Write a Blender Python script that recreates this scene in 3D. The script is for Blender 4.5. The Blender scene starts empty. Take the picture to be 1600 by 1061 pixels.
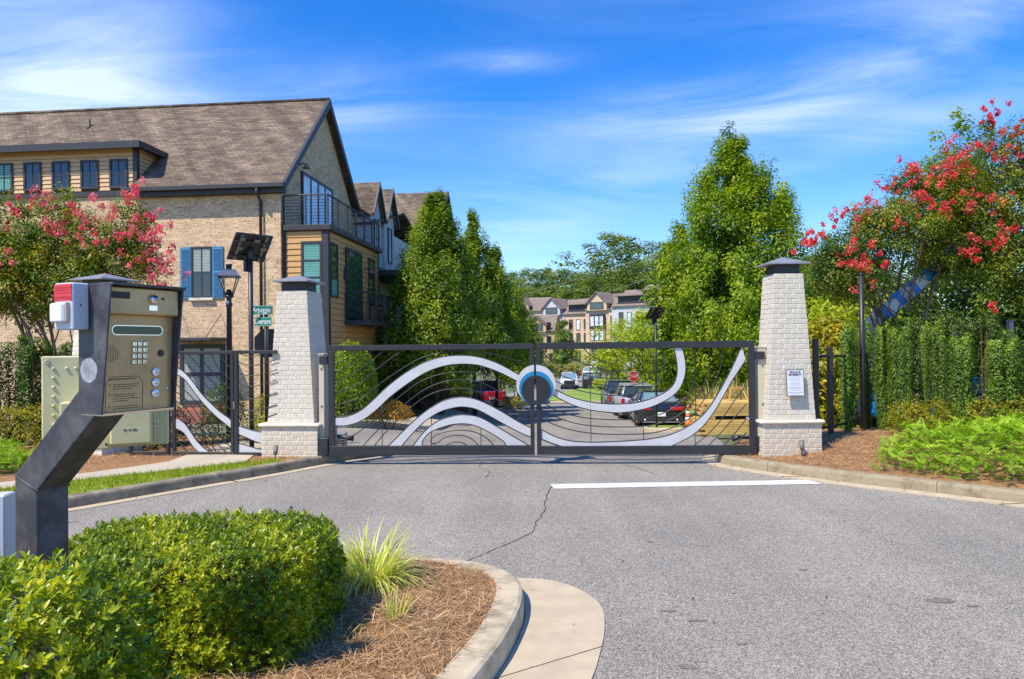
import bpy, math, random
import numpy as np
from mathutils import Vector, Matrix

# ------------------------------------------------------------------ camera, light, exposure
SC = bpy.context.scene
COL = SC.collection
F_PX, EYE, PITCH, ROLL = 1100.0, 1.85, math.atan(10 / 1100.0), 0.0105
cam_d = bpy.data.cameras.new('camera')
cam_d.sensor_width = 36.0
cam_d.lens = 36.0 * F_PX / 1600.0
cam_d.clip_start, cam_d.clip_end = 0.05, 4000.0
cam = bpy.data.objects.new('camera', cam_d)
COL.objects.link(cam)
_f = Vector((0, math.cos(PITCH), math.sin(PITCH)))
_r0 = Vector((1, 0, 0))
_u0 = _r0.cross(_f)
_r = _r0 * math.cos(ROLL) - _u0 * math.sin(ROLL)
_u = _u0 * math.cos(ROLL) + _r0 * math.sin(ROLL)
_m = Matrix(((_r.x, _u.x, -_f.x, 0), (_r.y, _u.y, -_f.y, 0), (_r.z, _u.z, -_f.z, EYE), (0, 0, 0, 1)))
cam.matrix_world = _m
SC.camera = cam

SUN = Vector((-0.52, -0.46, 1.0)).normalized()
sun_d = bpy.data.lights.new('sun', 'SUN')
sun_d.energy = 4.4
sun_d.angle = math.radians(0.55)
sun_d.color = (1.0, 0.91, 0.76)
sun = bpy.data.objects.new('sun', sun_d)
sun.rotation_euler = SUN.to_track_quat('Z', 'Y').to_euler()
sun.location = (-10, -10, 30)
COL.objects.link(sun)

world = bpy.data.worlds.new('World')
SC.world = world
world.use_nodes = True


def build_sky():
    nt = world.node_tree
    nt.nodes.clear()
    N, L = nt.nodes.new, nt.links.new
    out = N('ShaderNodeOutputWorld')
    bg = N('ShaderNodeBackground')
    bg.inputs['Strength'].default_value = 0.15
    sky = N('ShaderNodeTexSky')
    sky.sky_type = 'NISHITA'
    sky.sun_disc = False
    sky.sun_elevation = math.asin(SUN.z)
    sky.sun_rotation = math.atan2(SUN.x, SUN.y)
    sky.air_density, sky.dust_density, sky.ozone_density = 1.0, 0.35, 3.0
    sky.altitude = 300
    hs = N('ShaderNodeHueSaturation')
    hs.inputs['Saturation'].default_value = 1.50
    hs.inputs['Value'].default_value = 1.20
    hs.inputs['Hue'].default_value = 0.513
    L(sky.outputs[0], hs.inputs['Color'])
    # cirrus: the view direction is dropped on a flat cloud layer, then streaked noise
    tc = N('ShaderNodeTexCoord')
    sep = N('ShaderNodeSeparateXYZ')
    L(tc.outputs['Generated'], sep.inputs[0])

    def mth(op, a, b=None, c=None):
        n = N('ShaderNodeMath')
        n.operation = op
        for i, v in enumerate((a, b, c)):
            if v is None:
                continue
            if isinstance(v, (int, float)):
                n.inputs[i].default_value = v
            else:
                L(v, n.inputs[i])
        return n.outputs[0]
    zc = mth('ADD', mth('MAXIMUM', sep.outputs[2], 0.0), 0.12)
    u = mth('DIVIDE', sep.outputs[0], zc)
    v = mth('DIVIDE', sep.outputs[1], zc)
    comb = N('ShaderNodeCombineXYZ')
    L(u, comb.inputs[0])
    L(v, comb.inputs[1])
    mp = N('ShaderNodeMapping')
    mp.inputs['Rotation'].default_value = (0, 0, math.radians(-32))
    mp.inputs['Scale'].default_value = (0.5, 1.35, 1)
    mp.inputs['Location'].default_value = (3.1, 1.7, 0)
    L(comb.outputs[0], mp.inputs[0])
    n1 = N('ShaderNodeTexNoise')
    n1.inputs['Scale'].default_value = 1.5
    n1.inputs['Detail'].default_value = 10
    n1.inputs['Roughness'].default_value = 0.63
    n1.inputs['Distortion'].default_value = 0.9
    L(mp.outputs[0], n1.inputs['Vector'])
    n2 = N('ShaderNodeTexNoise')
    n2.inputs['Scale'].default_value = 0.55
    n2.inputs['Detail'].default_value = 2
    L(comb.outputs[0], n2.inputs['Vector'])
    amt = mth('MULTIPLY', mth('SUBTRACT', n1.outputs[0], 0.40), 2.2)
    msk = mth('MULTIPLY', mth('SUBTRACT', n2.outputs[0], 0.36), 3.0)
    amt = mth('MULTIPLY', mth('MINIMUM', mth('MAXIMUM', amt, 0), 1), mth('MINIMUM', mth('MAXIMUM', msk, 0.08), 1))

    # a few denser banks, each a soft patch round one direction
    def patch(px, py, rx, ry, tilt, gain):
        d = (_f + _r * ((px - 800) / F_PX) + _u * ((530.5 - py) / F_PX)).normalized()
        rt = Vector((d.y, -d.x, 0)).normalized()
        up = rt.cross(d)
        a = rt * math.cos(tilt) + up * math.sin(tilt)
        b = up * math.cos(tilt) - rt * math.sin(tilt)

        def dot(vec):
            n = N('ShaderNodeVectorMath')
            n.operation = 'DOT_PRODUCT'
            L(tc.outputs['Generated'], n.inputs[0])
            n.inputs[1].default_value = vec
            return n.outputs['Value']
        qa = mth('MULTIPLY', dot(a), F_PX / rx)
        qb = mth('MULTIPLY', dot(b), F_PX / ry)
        q = mth('ADD', mth('MULTIPLY', qa, qa), mth('MULTIPLY', qb, qb))
        g = mth('POWER', 2.718, mth('MULTIPLY', q, -1.0))
        fwd = mth('GREATER_THAN', dot(d), 0.0)
        return mth('MULTIPLY', mth('MULTIPLY', g, fwd), gain)
    wisp = mth('MINIMUM', mth('MAXIMUM', mth('MULTIPLY', mth('SUBTRACT', n1.outputs[0], 0.30), 2.6), 0), 1)
    tot = None
    for p in ((90, 160, 200, 60, 0.12, 1.15), (180, 70, 120, 60, 0.7, 0.75), (30, 40, 110, 60, 0.2, 0.5), (540, 150, 110, 45, 0.1, 0.7),
              (780, 98, 80, 14, 0.0, 0.9), (1290, 140, 330, 38, 0.30, 0.8), (1130, 165, 200, 40, 0.1, 0.7),
              (820, 370, 110, 16, 0.12, 0.5), (1010, 150, 110, 30, -0.1, 0.4), (1330, 225, 190, 28, 0.2, 0.5), (1380, 25, 150, 30, -0.1, 0.35)):
        g = patch(*p)
        tot = g if tot is None else mth('ADD', tot, g)
    tot = mth('MULTIPLY', tot, wisp)
    fac = mth('MINIMUM', mth('ADD', mth('MULTIPLY', amt, 0.22), mth('MULTIPLY', tot, 0.47)), 0.60)
    # thin milky haze just over the horizon
    hz = mth('MULTIPLY', mth('POWER', 2.718, mth('MULTIPLY', mth('MAXIMUM', sep.outputs[2], 0.0), -5.5)), 0.36)
    mixh = N('ShaderNodeMix')
    mixh.data_type = 'RGBA'
    L(hz, mixh.inputs[0])
    L(hs.outputs[0], mixh.inputs[6])
    mixh.inputs[7].default_value = (4.2, 5.4, 7.8, 1)
    mix = N('ShaderNodeMix')
    mix.data_type = 'RGBA'
    L(fac, mix.inputs[0])
    L(mixh.outputs[2], mix.inputs[6])
    mix.inputs[7].default_value = (6.4, 6.9, 7.9, 1)
    L(mix.outputs[2], bg.inputs['Color'])
    L(bg.outputs[0], out.inputs['Surface'])


build_sky()
SC.view_settings.view_transform = 'Standard'
SC.view_settings.look = 'None'
SC.view_settings.gamma = 1.0
SC.view_settings.use_curve_mapping = False
SC.view_settings.exposure = 0.44
SC.render.engine = 'CYCLES'
SC.cycles.max_bounces = 7
SC.cycles.diffuse_bounces = 3
SC.cycles.glossy_bounces = 3
SC.cycles.transmission_bounces = 4
SC.cycles.use_denoising = True
SC.cycles.caustics_reflective = False
SC.cycles.caustics_refractive = False

R = random.Random(11)
NR = np.random.default_rng(5)


# ------------------------------------------------------------------ picture -> place helpers (used to measure the photograph)
def ray(px, py):
    return _f + _r * ((px - 800) / F_PX) + _u * ((530.5 - py) / F_PX)


def W(px, py, D):
    d = ray(px, py)
    return Vector((0, 0, EYE)) + d * (D / d.y)


def sst(x, a, b):
    t = min(1.0, max(0.0, (x - a) / (b - a)))
    return t * t * (3 - 2 * t)


PY = [-80, 11.5, 13, 15, 18, 21, 24, 27.5, 35, 45, 60, 85, 105, 130, 170, 220, 300, 700, 1500]
PZ = [0.0, 0.0, -.03, -.17, -.5, -.85, -1.12, -1.36, -1.8, -2.3, -2.9, -3.2, -2.6, -.9, 4.5, 10, 16, 22, 24]


def H(x, y):
    z = float(np.interp(y, PY, PZ))
    return z * (1 - 0.42 * sst(-x, 1, 5) * (1 - sst(y, 32, 55)))


# ------------------------------------------------------------------ object helpers
def tag(o, label=None, cat=None, group=None, kind=None):
    if label:
        o['label'] = label
    if cat:
        o['category'] = cat
    if group:
        o['group'] = group
    if kind:
        o['kind'] = kind
    return o


def thing(name, label, cat, loc=(0, 0, 0), rz=0.0, group=None, kind=None):
    o = bpy.data.objects.new(name, None)
    COL.objects.link(o)
    o.location = loc
    o.rotation_euler = (0, 0, rz)
    o.empty_display_size = 0.2
    return tag(o, label, cat, group, kind)


def link(name, me, parent=None, mat=None, loc=None, rot=None, scale=None):
    o = bpy.data.objects.new(name, me)
    COL.objects.link(o)
    if parent is not None:
        o.parent = parent
    if mat is not None and not me.materials:
        me.materials.append(mat)
    if loc is not None:
        o.location = loc
    if rot is not None:
        o.rotation_euler = rot
    if scale is not None:
        o.scale = scale
    return o


def copy_tree(o, parent=None):
    c = o.copy()
    COL.objects.link(c)
    if parent is not None:
        c.parent = parent
    for ch in list(o.children):
        copy_tree(ch, c)
    return c


class MB:
    """collects vertices and faces of ONE mesh"""

    def __init__(self):
        self.v, self.f, self.s = [], [], []

    def add(self, vs, fs, smooth=False, M=None):
        b = len(self.v)
        for p in vs:
            p = Vector(p)
            if M is not None:
                p = M @ p
            self.v.append((p.x, p.y, p.z))
        for f in fs:
            self.f.append([b + i for i in f])
            self.s.append(smooth)
        return self

    def box(self, x0, x1, y0, y1, z0, z1, M=None, ch=0.0):
        if ch <= 0:
            vs = [(x0, y0, z0), (x1, y0, z0), (x1, y1, z0), (x0, y1, z0), (x0, y0, z1), (x1, y0, z1), (x1, y1, z1), (x0, y1, z1)]
            fs = [(0, 3, 2, 1), (4, 5, 6, 7), (0, 1, 5, 4), (1, 2, 6, 5), (2, 3, 7, 6), (3, 0, 4, 7)]
            return self.add(vs, fs, False, M)
        vs, idx = [], {}
        X, Y, Z = (x0, x1), (y0, y1), (z0, z1)
        sg = (1, -1)
        for i in (0, 1):
            for j in (0, 1):
                for k in (0, 1):
                    x, y, z = X[i], Y[j], Z[k]
                    for a, d in ((0, (0, ch * sg[j], ch * sg[k])), (1, (ch * sg[i], 0, ch * sg[k])), (2, (ch * sg[i], ch * sg[j], 0))):
                        idx[(i, j, k, a)] = len(vs)
                        vs.append((x + d[0], y + d[1], z + d[2]))
        fs = []

        def q(*ks):
            fs.append([idx[k] for k in ks])
        q((0, 0, 0, 0), (0, 0, 1, 0), (0, 1, 1, 0), (0, 1, 0, 0))
        q((1, 0, 0, 0), (1, 1, 0, 0), (1, 1, 1, 0), (1, 0, 1, 0))
        q((0, 0, 0, 1), (1, 0, 0, 1), (1, 0, 1, 1), (0, 0, 1, 1))
        q((0, 1, 0, 1), (0, 1, 1, 1), (1, 1, 1, 1), (1, 1, 0, 1))
        q((0, 0, 0, 2), (0, 1, 0, 2), (1, 1, 0, 2), (1, 0, 0, 2))
        q((0, 0, 1, 2), (1, 0, 1, 2), (1, 1, 1, 2), (0, 1, 1, 2))
        for i in (0, 1):
            for j in (0, 1):
                fl = (i + j) % 2 == 0
                a = [(i, j, 0, 0), (i, j, 0, 1), (i, j, 1, 1), (i, j, 1, 0)]
                q(*(a if fl else a[::-1]))
        for i in (0, 1):
            for k in (0, 1):
                a = [(i, 0, k, 0), (i, 1, k, 0), (i, 1, k, 2), (i, 0, k, 2)]
                q(*(a if (i + k) % 2 == 0 else a[::-1]))
        for j in (0, 1):
            for k in (0, 1):
                a = [(0, j, k, 1), (0, j, k, 2), (1, j, k, 2), (1, j, k, 1)]
                q(*(a if (j + k) % 2 == 0 else a[::-1]))
        for i in (0, 1):
            for j in (0, 1):
                for k in (0, 1):
                    a = [(i, j, k, 0), (i, j, k, 1), (i, j, k, 2)]
                    q(*(a if (i + j + k) % 2 == 1 else a[::-1]))
        return self.add(vs, fs, False, M)

    def prism(self, poly, z0, z1, M=None, smooth=False):
        """poly: ccw (x, y) list, z0/z1 number or per-point list"""
        n = len(poly)
        a = z0 if isinstance(z0, (list, tuple)) else [z0] * n
        b = z1 if isinstance(z1, (list, tuple)) else [z1] * n
        vs = [(p[0], p[1], a[i]) for i, p in enumerate(poly)] + [(p[0], p[1], b[i]) for i, p in enumerate(poly)]
        fs = [list(range(n))[::-1], list(range(n, 2 * n))]
        self.add(vs, fs, False, M)
        b0 = len(self.v) - 2 * n
        for i in range(n):
            j = (i + 1) % n
            self.f.append([b0 + i, b0 + j, b0 + n + j, b0 + n + i])
            self.s.append(smooth)
        return self

    def tube(self, pts, r, n=8, cap=True, smooth=True, M=None):
        pts = [Vector(p) for p in pts]
        rs = r if isinstance(r, (list, tuple)) else [r] * len(pts)
        vs, fs = [], []
        up = None
        for i, p in enumerate(pts):
            t = (pts[min(i + 1, len(pts) - 1)] - pts[max(i - 1, 0)])
            if t.length < 1e-9:
                t = Vector((0, 0, 1))
            t.normalize()
            if up is None:
                up = Vector((0, 0, 1)) if abs(t.z) < 0.9 else Vector((1, 0, 0))
            a = t.cross(up)
            if a.length < 1e-6:
                a = t.orthogonal()
            a.normalize()
            b = a.cross(t)
            up = b
            for k in range(n):
                w = 2 * math.pi * k / n
                vs.append(p + (a * math.cos(w) + b * math.sin(w)) * rs[i])
        for i in range(len(pts) - 1):
            for k in range(n):
                k2 = (k + 1) % n
                fs.append((i * n + k, i * n + k2, (i + 1) * n + k2, (i + 1) * n + k))
        if cap:
            fs.append(list(range(n))[::-1])
            fs.append([(len(pts) - 1) * n + k for k in range(n)])
        return self.add(vs, fs, smooth, M)

    def lathe(self, prof, n=16, M=None, smooth=True):
        vs, fs = [], []
        for r, z in prof:
            for k in range(n):
                w = 2 * math.pi * k / n
                vs.append((r * math.cos(w), r * math.sin(w), z))
        for i in range(len(prof) - 1):
            for k in range(n):
                k2 = (k + 1) % n
                fs.append((i * n + k, i * n + k2, (i + 1) * n + k2, (i + 1) * n + k))
        fs.append(list(range(n))[::-1])
        fs.append([(len(prof) - 1) * n + k for k in range(n)])
        return self.add(vs, fs, smooth, M)

    def strip(self, A, B, th=None, M=None):
        """ribbon between two equal-length 3d polylines"""
        n = len(A)
        vs = list(A) + list(B)
        fs = [(i, i + 1, n + i + 1, n + i) for i in range(n - 1)]
        return self.add(vs, fs, False, M)

    def me(self, name):
        m = bpy.data.meshes.new(name)
        m.from_pydata(self.v, [], self.f)
        m.polygons.foreach_set('use_smooth', self.s)
        m.update()
        return m

    def build(self, name, mat, parent=None, loc=None, rot=None, kind=None):
        o = link(name, self.me(name), parent, mat, loc, rot)
        if kind:
            o['kind'] = kind
        return o


def np_mesh(name, V, T, tint=None, mat=None):
    me = bpy.data.meshes.new(name)
    V = np.asarray(V, np.float32)
    T = np.asarray(T, np.int32)
    me.vertices.add(len(V))
    me.vertices.foreach_set('co', V.ravel())
    me.loops.add(T.size)
    me.loops.foreach_set('vertex_index', T.ravel())
    k = T.shape[1]
    me.polygons.add(len(T))
    me.polygons.foreach_set('loop_start', np.arange(0, T.size, k, dtype=np.int32))
    me.update(calc_edges=True)
    if tint is not None:
        at = me.attributes.new('tint', 'FLOAT', 'POINT')
        at.data.foreach_set('value', np.asarray(tint, np.float32))
    if mat is not None:
        me.materials.append(mat)
    return me


def frames(dirs, rng, roll=None):
    """rotation matrices whose local Y axis is dirs; random roll about it"""
    d = dirs / (np.linalg.norm(dirs, axis=1, keepdims=True) + 1e-9)
    h = rng.normal(size=d.shape)
    x = np.cross(d, h)
    x /= np.linalg.norm(x, axis=1, keepdims=True) + 1e-9
    z = np.cross(x, d)
    return np.stack([x, d, z], axis=2)


def frames_n(nrm, dirs):
    """local Z near nrm, local Y along dirs made perpendicular"""
    n = nrm / (np.linalg.norm(nrm, axis=1, keepdims=True) + 1e-9)
    y = dirs - n * np.sum(dirs * n, axis=1, keepdims=True)
    y /= np.linalg.norm(y, axis=1, keepdims=True) + 1e-9
    x = np.cross(y, n)
    return np.stack([x, y, n], axis=2)


def scatter(name, tv, tt, pos, rot, scale, tint, mat, ttint=None):
    tv = np.asarray(tv, float)
    tt = np.asarray(tt, int)
    n, k = len(pos), len(tv)
    V = np.einsum('nij,kj->nki', rot, tv) * np.asarray(scale)[:, None, None] + pos[:, None, :]
    T = (tt[None] + (np.arange(n) * k)[:, None, None]).reshape(-1, tt.shape[1])
    tn = np.repeat(np.asarray(tint)[:, None], k, axis=1)
    if ttint is not None:
        tn = tn + np.asarray(ttint)[None, :]
    return np_mesh(name, V.reshape(-1, 3), T, np.clip(tn, 0, 1).ravel(), mat)


LEAF_V = [(0, 0, 0), (.26, .42, .07), (0, 1, -.06), (-.26, .42, .07)]
LEAF_T = [(0, 1, 2), (0, 2, 3)]
BIG_V = [(0, 0, 0), (.19, .3, .05), (.17, .68, .02), (0, 1, -.1), (-.17, .68, .02), (-.19, .3, .05), (0, .5, -.01)]
BIG_T = [(0, 1, 6), (1, 2, 6), (2, 3, 6), (3, 4, 6), (4, 5, 6), (5, 0, 6)]


def sprig_template(rng, n=7, ln=1.0, spread=0.9, stem=0.6):
    V, T, C = [], [], []
    for i in range(n):
        a = i * 2.4 + rng.uniform(-.3, .3)
        tilt = spread * (1.0 - 0.55 * i / n) + rng.uniform(-.12, .12)
        L = ln * rng.uniform(.75, 1.1)
        base = np.array([0, stem * (i / n), 0])
        d = np.array([math.cos(a) * math.sin(tilt), math.cos(tilt), math.sin(a) * math.sin(tilt)])
        nrm = np.array([-math.cos(a) * math.cos(tilt), math.sin(tilt), -math.sin(a) * math.cos(tilt)])
        x = np.cross(d, nrm)
        M = np.stack([x, d, nrm], axis=1)
        b = len(V)
        for v in BIG_V:
            V.append(base + M @ (np.array(v) * L))
        for t in BIG_T:
            T.append([b + q for q in t])
        C += [rng.uniform(-.12, .12) + 0.10 * i / n] * len(BIG_V)
    return np.array(V), np.array(T), np.array(C)


# ------------------------------------------------------------------ materials
def _mat(name):
    m = bpy.data.materials.new(name)
    m.use_nodes = True
    nt = m.node_tree
    p = nt.nodes['Principled BSDF']
    return m, nt, p, nt.nodes.new, nt.links.new


def rgb(c):
    return (c[0], c[1], c[2], 1)


def mat(name, col, rough=0.6, metal=0.0, var=0.0, vscale=6.0, bump=0.0, bscale=40.0, spec=0.5, dirt=None, dscale=1.5, damt=0.5, coat=0.0):
    m, nt, p, N, L = _mat(name)
    p.inputs['Roughness'].default_value = rough
    p.inputs['Metallic'].default_value = metal
    p.inputs['Specular IOR Level'].default_value = spec
    p.inputs['Coat Weight'].default_value = coat
    tc = N('ShaderNodeTexCoord')
    cur = None
    if var > 0:
        n = N('ShaderNodeTexNoise')
        n.inputs['Scale'].default_value = vscale
        n.inputs['Detail'].default_value = 6
        L(tc.outputs['Object'], n.inputs['Vector'])
        cr = N('ShaderNodeValToRGB')
        cr.color_ramp.elements[0].position = .3
        cr.color_ramp.elements[1].position = .7
        cr.color_ramp.elements[0].color = rgb([c * (1 - var) for c in col])
        cr.color_ramp.elements[1].color = rgb([min(1, c * (1 + var)) for c in col])
        L(n.outputs[0], cr.inputs[0])
        cur = cr.outputs[0]
    if dirt is not None:
        n = N('ShaderNodeTexNoise')
        n.inputs['Scale'].default_value = dscale
        n.inputs['Detail'].default_value = 8
        n.inputs['Roughness'].default_value = .65
        L(tc.outputs['Object'], n.inputs['Vector'])
        cr = N('ShaderNodeValToRGB')
        cr.color_ramp.elements[0].position = .45
        cr.color_ramp.elements[1].position = .68
        cr.color_ramp.elements[0].color = (0, 0, 0, 1)
        cr.color_ramp.elements[1].color = (damt, damt, damt, 1)
        L(n.outputs[0], cr.inputs[0])
        mx = N('ShaderNodeMix')
        mx.data_type = 'RGBA'
        L(cr.outputs[0], mx.inputs[0])
        if cur is None:
            mx.inputs[6].default_value = rgb(col)
        else:
            L(cur, mx.inputs[6])
        mx.inputs[7].default_value = rgb(dirt)
        cur = mx.outputs[2]
    if cur is None:
        p.inputs['Base Color'].default_value = rgb(col)
    else:
        L(cur, p.inputs['Base Color'])
    if bump > 0:
        n = N('ShaderNodeTexNoise')
        n.inputs['Scale'].default_value = bscale
        n.inputs['Detail'].default_value = 4
        L(tc.outputs['Object'], n.inputs['Vector'])
        b = N('ShaderNodeBump')
        b.inputs['Strength'].default_value = bump
        b.inputs['Distance'].default_value = 0.02
        L(n.outputs[0], b.inputs['Height'])
        L(b.outputs[0], p.inputs['Normal'])
    return m


def mat_leaf(name, cols, rough=0.5, trans=0.35, spec=0.4, tgain=1.3):
    """cols: list of (pos, rgb) over the per-leaf tint"""
    m, nt, p, N, L = _mat(name)
    at = N('ShaderNodeAttribute')
    at.attribute_name = 'tint'
    cr = N('ShaderNodeValToRGB')
    el = cr.color_ramp.elements
    while len(el) > 1:
        el.remove(el[-1])
    el[0].position, el[0].color = cols[0][0], rgb(cols[0][1])
    for q, c in cols[1:]:
        e = el.new(q)
        e.color = rgb(c)
    L(at.outputs['Fac'], cr.inputs[0])
    L(cr.outputs[0], p.inputs['Base Color'])
    p.inputs['Roughness'].default_value = rough
    p.inputs['Specular IOR Level'].default_value = spec
    if trans > 0:
        tr = N('ShaderNodeBsdfTranslucent')
        g = N('ShaderNodeMix')
        g.data_type = 'RGBA'
        g.blend_type = 'MULTIPLY'
        g.inputs[0].default_value = 1
        L(cr.outputs[0], g.inputs[6])
        g.inputs[7].default_value = (tgain * 1.15, tgain * 1.1, tgain * .5, 1)
        L(g.outputs[2], tr.inputs['Color'])
        ms = N('ShaderNodeMixShader')
        ms.inputs[0].default_value = trans
        L(p.outputs[0], ms.inputs[1])
        L(tr.outputs[0], ms.inputs[2])
        L(ms.outputs[0], nt.nodes['Material Output'].inputs['Surface'])
    return m


def mat_brickwork(name, c1, c2, mortar, w=.2, h=.0677, ms=.010, rough=.85, bump=.6, blot=None, kz=1.0, var=.5, off=.5, streak=0.0):
    """running-bond pattern on walls that are square to the object's axes"""
    m, nt, p, N, L = _mat(name)
    tc = N('ShaderNodeTexCoord')
    sp = N('ShaderNodeSeparateXYZ')
    L(tc.outputs['Object'], sp.inputs[0])
    ad = N('ShaderNodeMath')
    ad.operation = 'ADD'
    L(sp.outputs[0], ad.inputs[0])
    L(sp.outputs[1], ad.inputs[1])
    mz = N('ShaderNodeMath')
    mz.operation = 'MULTIPLY'
    mz.inputs[1].default_value = kz
    L(sp.outputs[2], mz.inputs[0])
    cb = N('ShaderNodeCombineXYZ')
    L(ad.outputs[0], cb.inputs[0])
    L(mz.outputs[0], cb.inputs[1])
    br = N('ShaderNodeTexBrick')
    br.offset = off
    br.inputs['Scale'].default_value = 1.0
    br.inputs['Brick Width'].default_value = w
    br.inputs['Row Height'].default_value = h
    br.inputs['Mortar Size'].default_value = ms
    br.inputs['Mortar Smooth'].default_value = .3
    br.inputs['Bias'].default_value = 0.0
    br.inputs['Color1'].default_value = rgb(c1)
    br.inputs['Color2'].default_value = rgb(c2)
    br.inputs['Mortar'].default_value = rgb(mortar)
    L(cb.outputs[0], br.inputs['Vector'])
    n = N('ShaderNodeTexNoise')
    n.inputs['Scale'].default_value = 2.2
    n.inputs['Detail'].default_value = 9
    n.inputs['Roughness'].default_value = .7
    L(tc.outputs['Object'], n.inputs['Vector'])
    cr = N('ShaderNodeValToRGB')
    cr.color_ramp.elements[0].position = .3
    cr.color_ramp.elements[1].position = .72
    lo, hi = 1 - var * .55, 1 + var * .35
    cr.color_ramp.elements[0].color = (lo, lo, lo, 1)
    cr.color_ramp.elements[1].color = (hi, hi, hi, 1)
    L(n.outputs[0], cr.inputs[0])
    mx = N('ShaderNodeMix')
    mx.data_type = 'RGBA'
    mx.blend_type = 'MULTIPLY'
    mx.inputs[0].default_value = 1
    L(br.outputs['Color'], mx.inputs[6])
    L(cr.outputs[0], mx.inputs[7])
    cur = mx.outputs[2]
    if streak > 0:
        cs = N('ShaderNodeCombineXYZ')
        L(ad.outputs[0], cs.inputs[0])
        ms_ = N('ShaderNodeMath')
        ms_.operation = 'MULTIPLY'
        ms_.inputs[1].default_value = .22
        L(sp.outputs[2], ms_.inputs[0])
        L(ms_.outputs[0], cs.inputs[1])
        ns = N('ShaderNodeTexNoise')
        ns.inputs['Scale'].default_value = 1.3
        ns.inputs['Detail'].default_value = 5
        L(cs.outputs[0], ns.inputs['Vector'])
        cs2 = N('ShaderNodeValToRGB')
        cs2.color_ramp.elements[0].position, cs2.color_ramp.elements[0].color = .35, (1 - streak, 1 - streak, 1 - streak, 1)
        cs2.color_ramp.elements[1].position, cs2.color_ramp.elements[1].color = .65, (1 + streak, 1 + streak * .95, 1 + streak * .85, 1)
        L(ns.outputs[0], cs2.inputs[0])
        mst = N('ShaderNodeMix')
        mst.data_type = 'RGBA'
        mst.blend_type = 'MULTIPLY'
        mst.inputs[0].default_value = 1
        L(cur, mst.inputs[6])
        L(cs2.outputs[0], mst.inputs[7])
        cur = mst.outputs[2]
    if blot is not None:
        v = N('ShaderNodeTexNoise')
        v.inputs['Scale'].default_value = 13.0
        v.inputs['Detail'].default_value = 3
        L(tc.outputs['Object'], v.inputs['Vector'])
        c2n = N('ShaderNodeValToRGB')
        c2n.color_ramp.elements[0].position = .57
        c2n.color_ramp.elements[1].position = .66
        c2n.color_ramp.elements[0].color = (0, 0, 0, 1)
        c2n.color_ramp.elements[1].color = (.8, .8, .8, 1)
        L(v.outputs[0], c2n.inputs[0])
        m2 = N('ShaderNodeMix')
        m2.data_type = 'RGBA'
        L(c2n.outputs[0], m2.inputs[0])
        L(cur, m2.inputs[6])
        m2.inputs[7].default_value = rgb(blot)
        cur = m2.outputs[2]
    L(cur, p.inputs['Base Color'])
    p.inputs['Roughness'].default_value = rough
    p.inputs['Specular IOR Level'].default_value = .25
    b = N('ShaderNodeBump')
    b.inputs['Strength'].default_value = bump
    b.inputs['Distance'].default_value = .012
    iv = N('ShaderNodeMath')
    iv.operation = 'SUBTRACT'
    iv.inputs[0].default_value = 1
    L(br.outputs['Fac'], iv.inputs[1])
    n3 = N('ShaderNodeTexNoise')
    n3.inputs['Scale'].default_value = 18
    n3.inputs['Detail'].default_value = 3
    L(tc.outputs['Object'], n3.inputs['Vector'])
    a3 = N('ShaderNodeMath')
    a3.operation = 'ADD'
    L(iv.outputs[0], a3.inputs[0])
    L(n3.outputs[0], a3.inputs[1])
    L(a3.outputs[0], b.inputs['Height'])
    L(b.outputs[0], p.inputs['Normal'])
    return m


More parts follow.
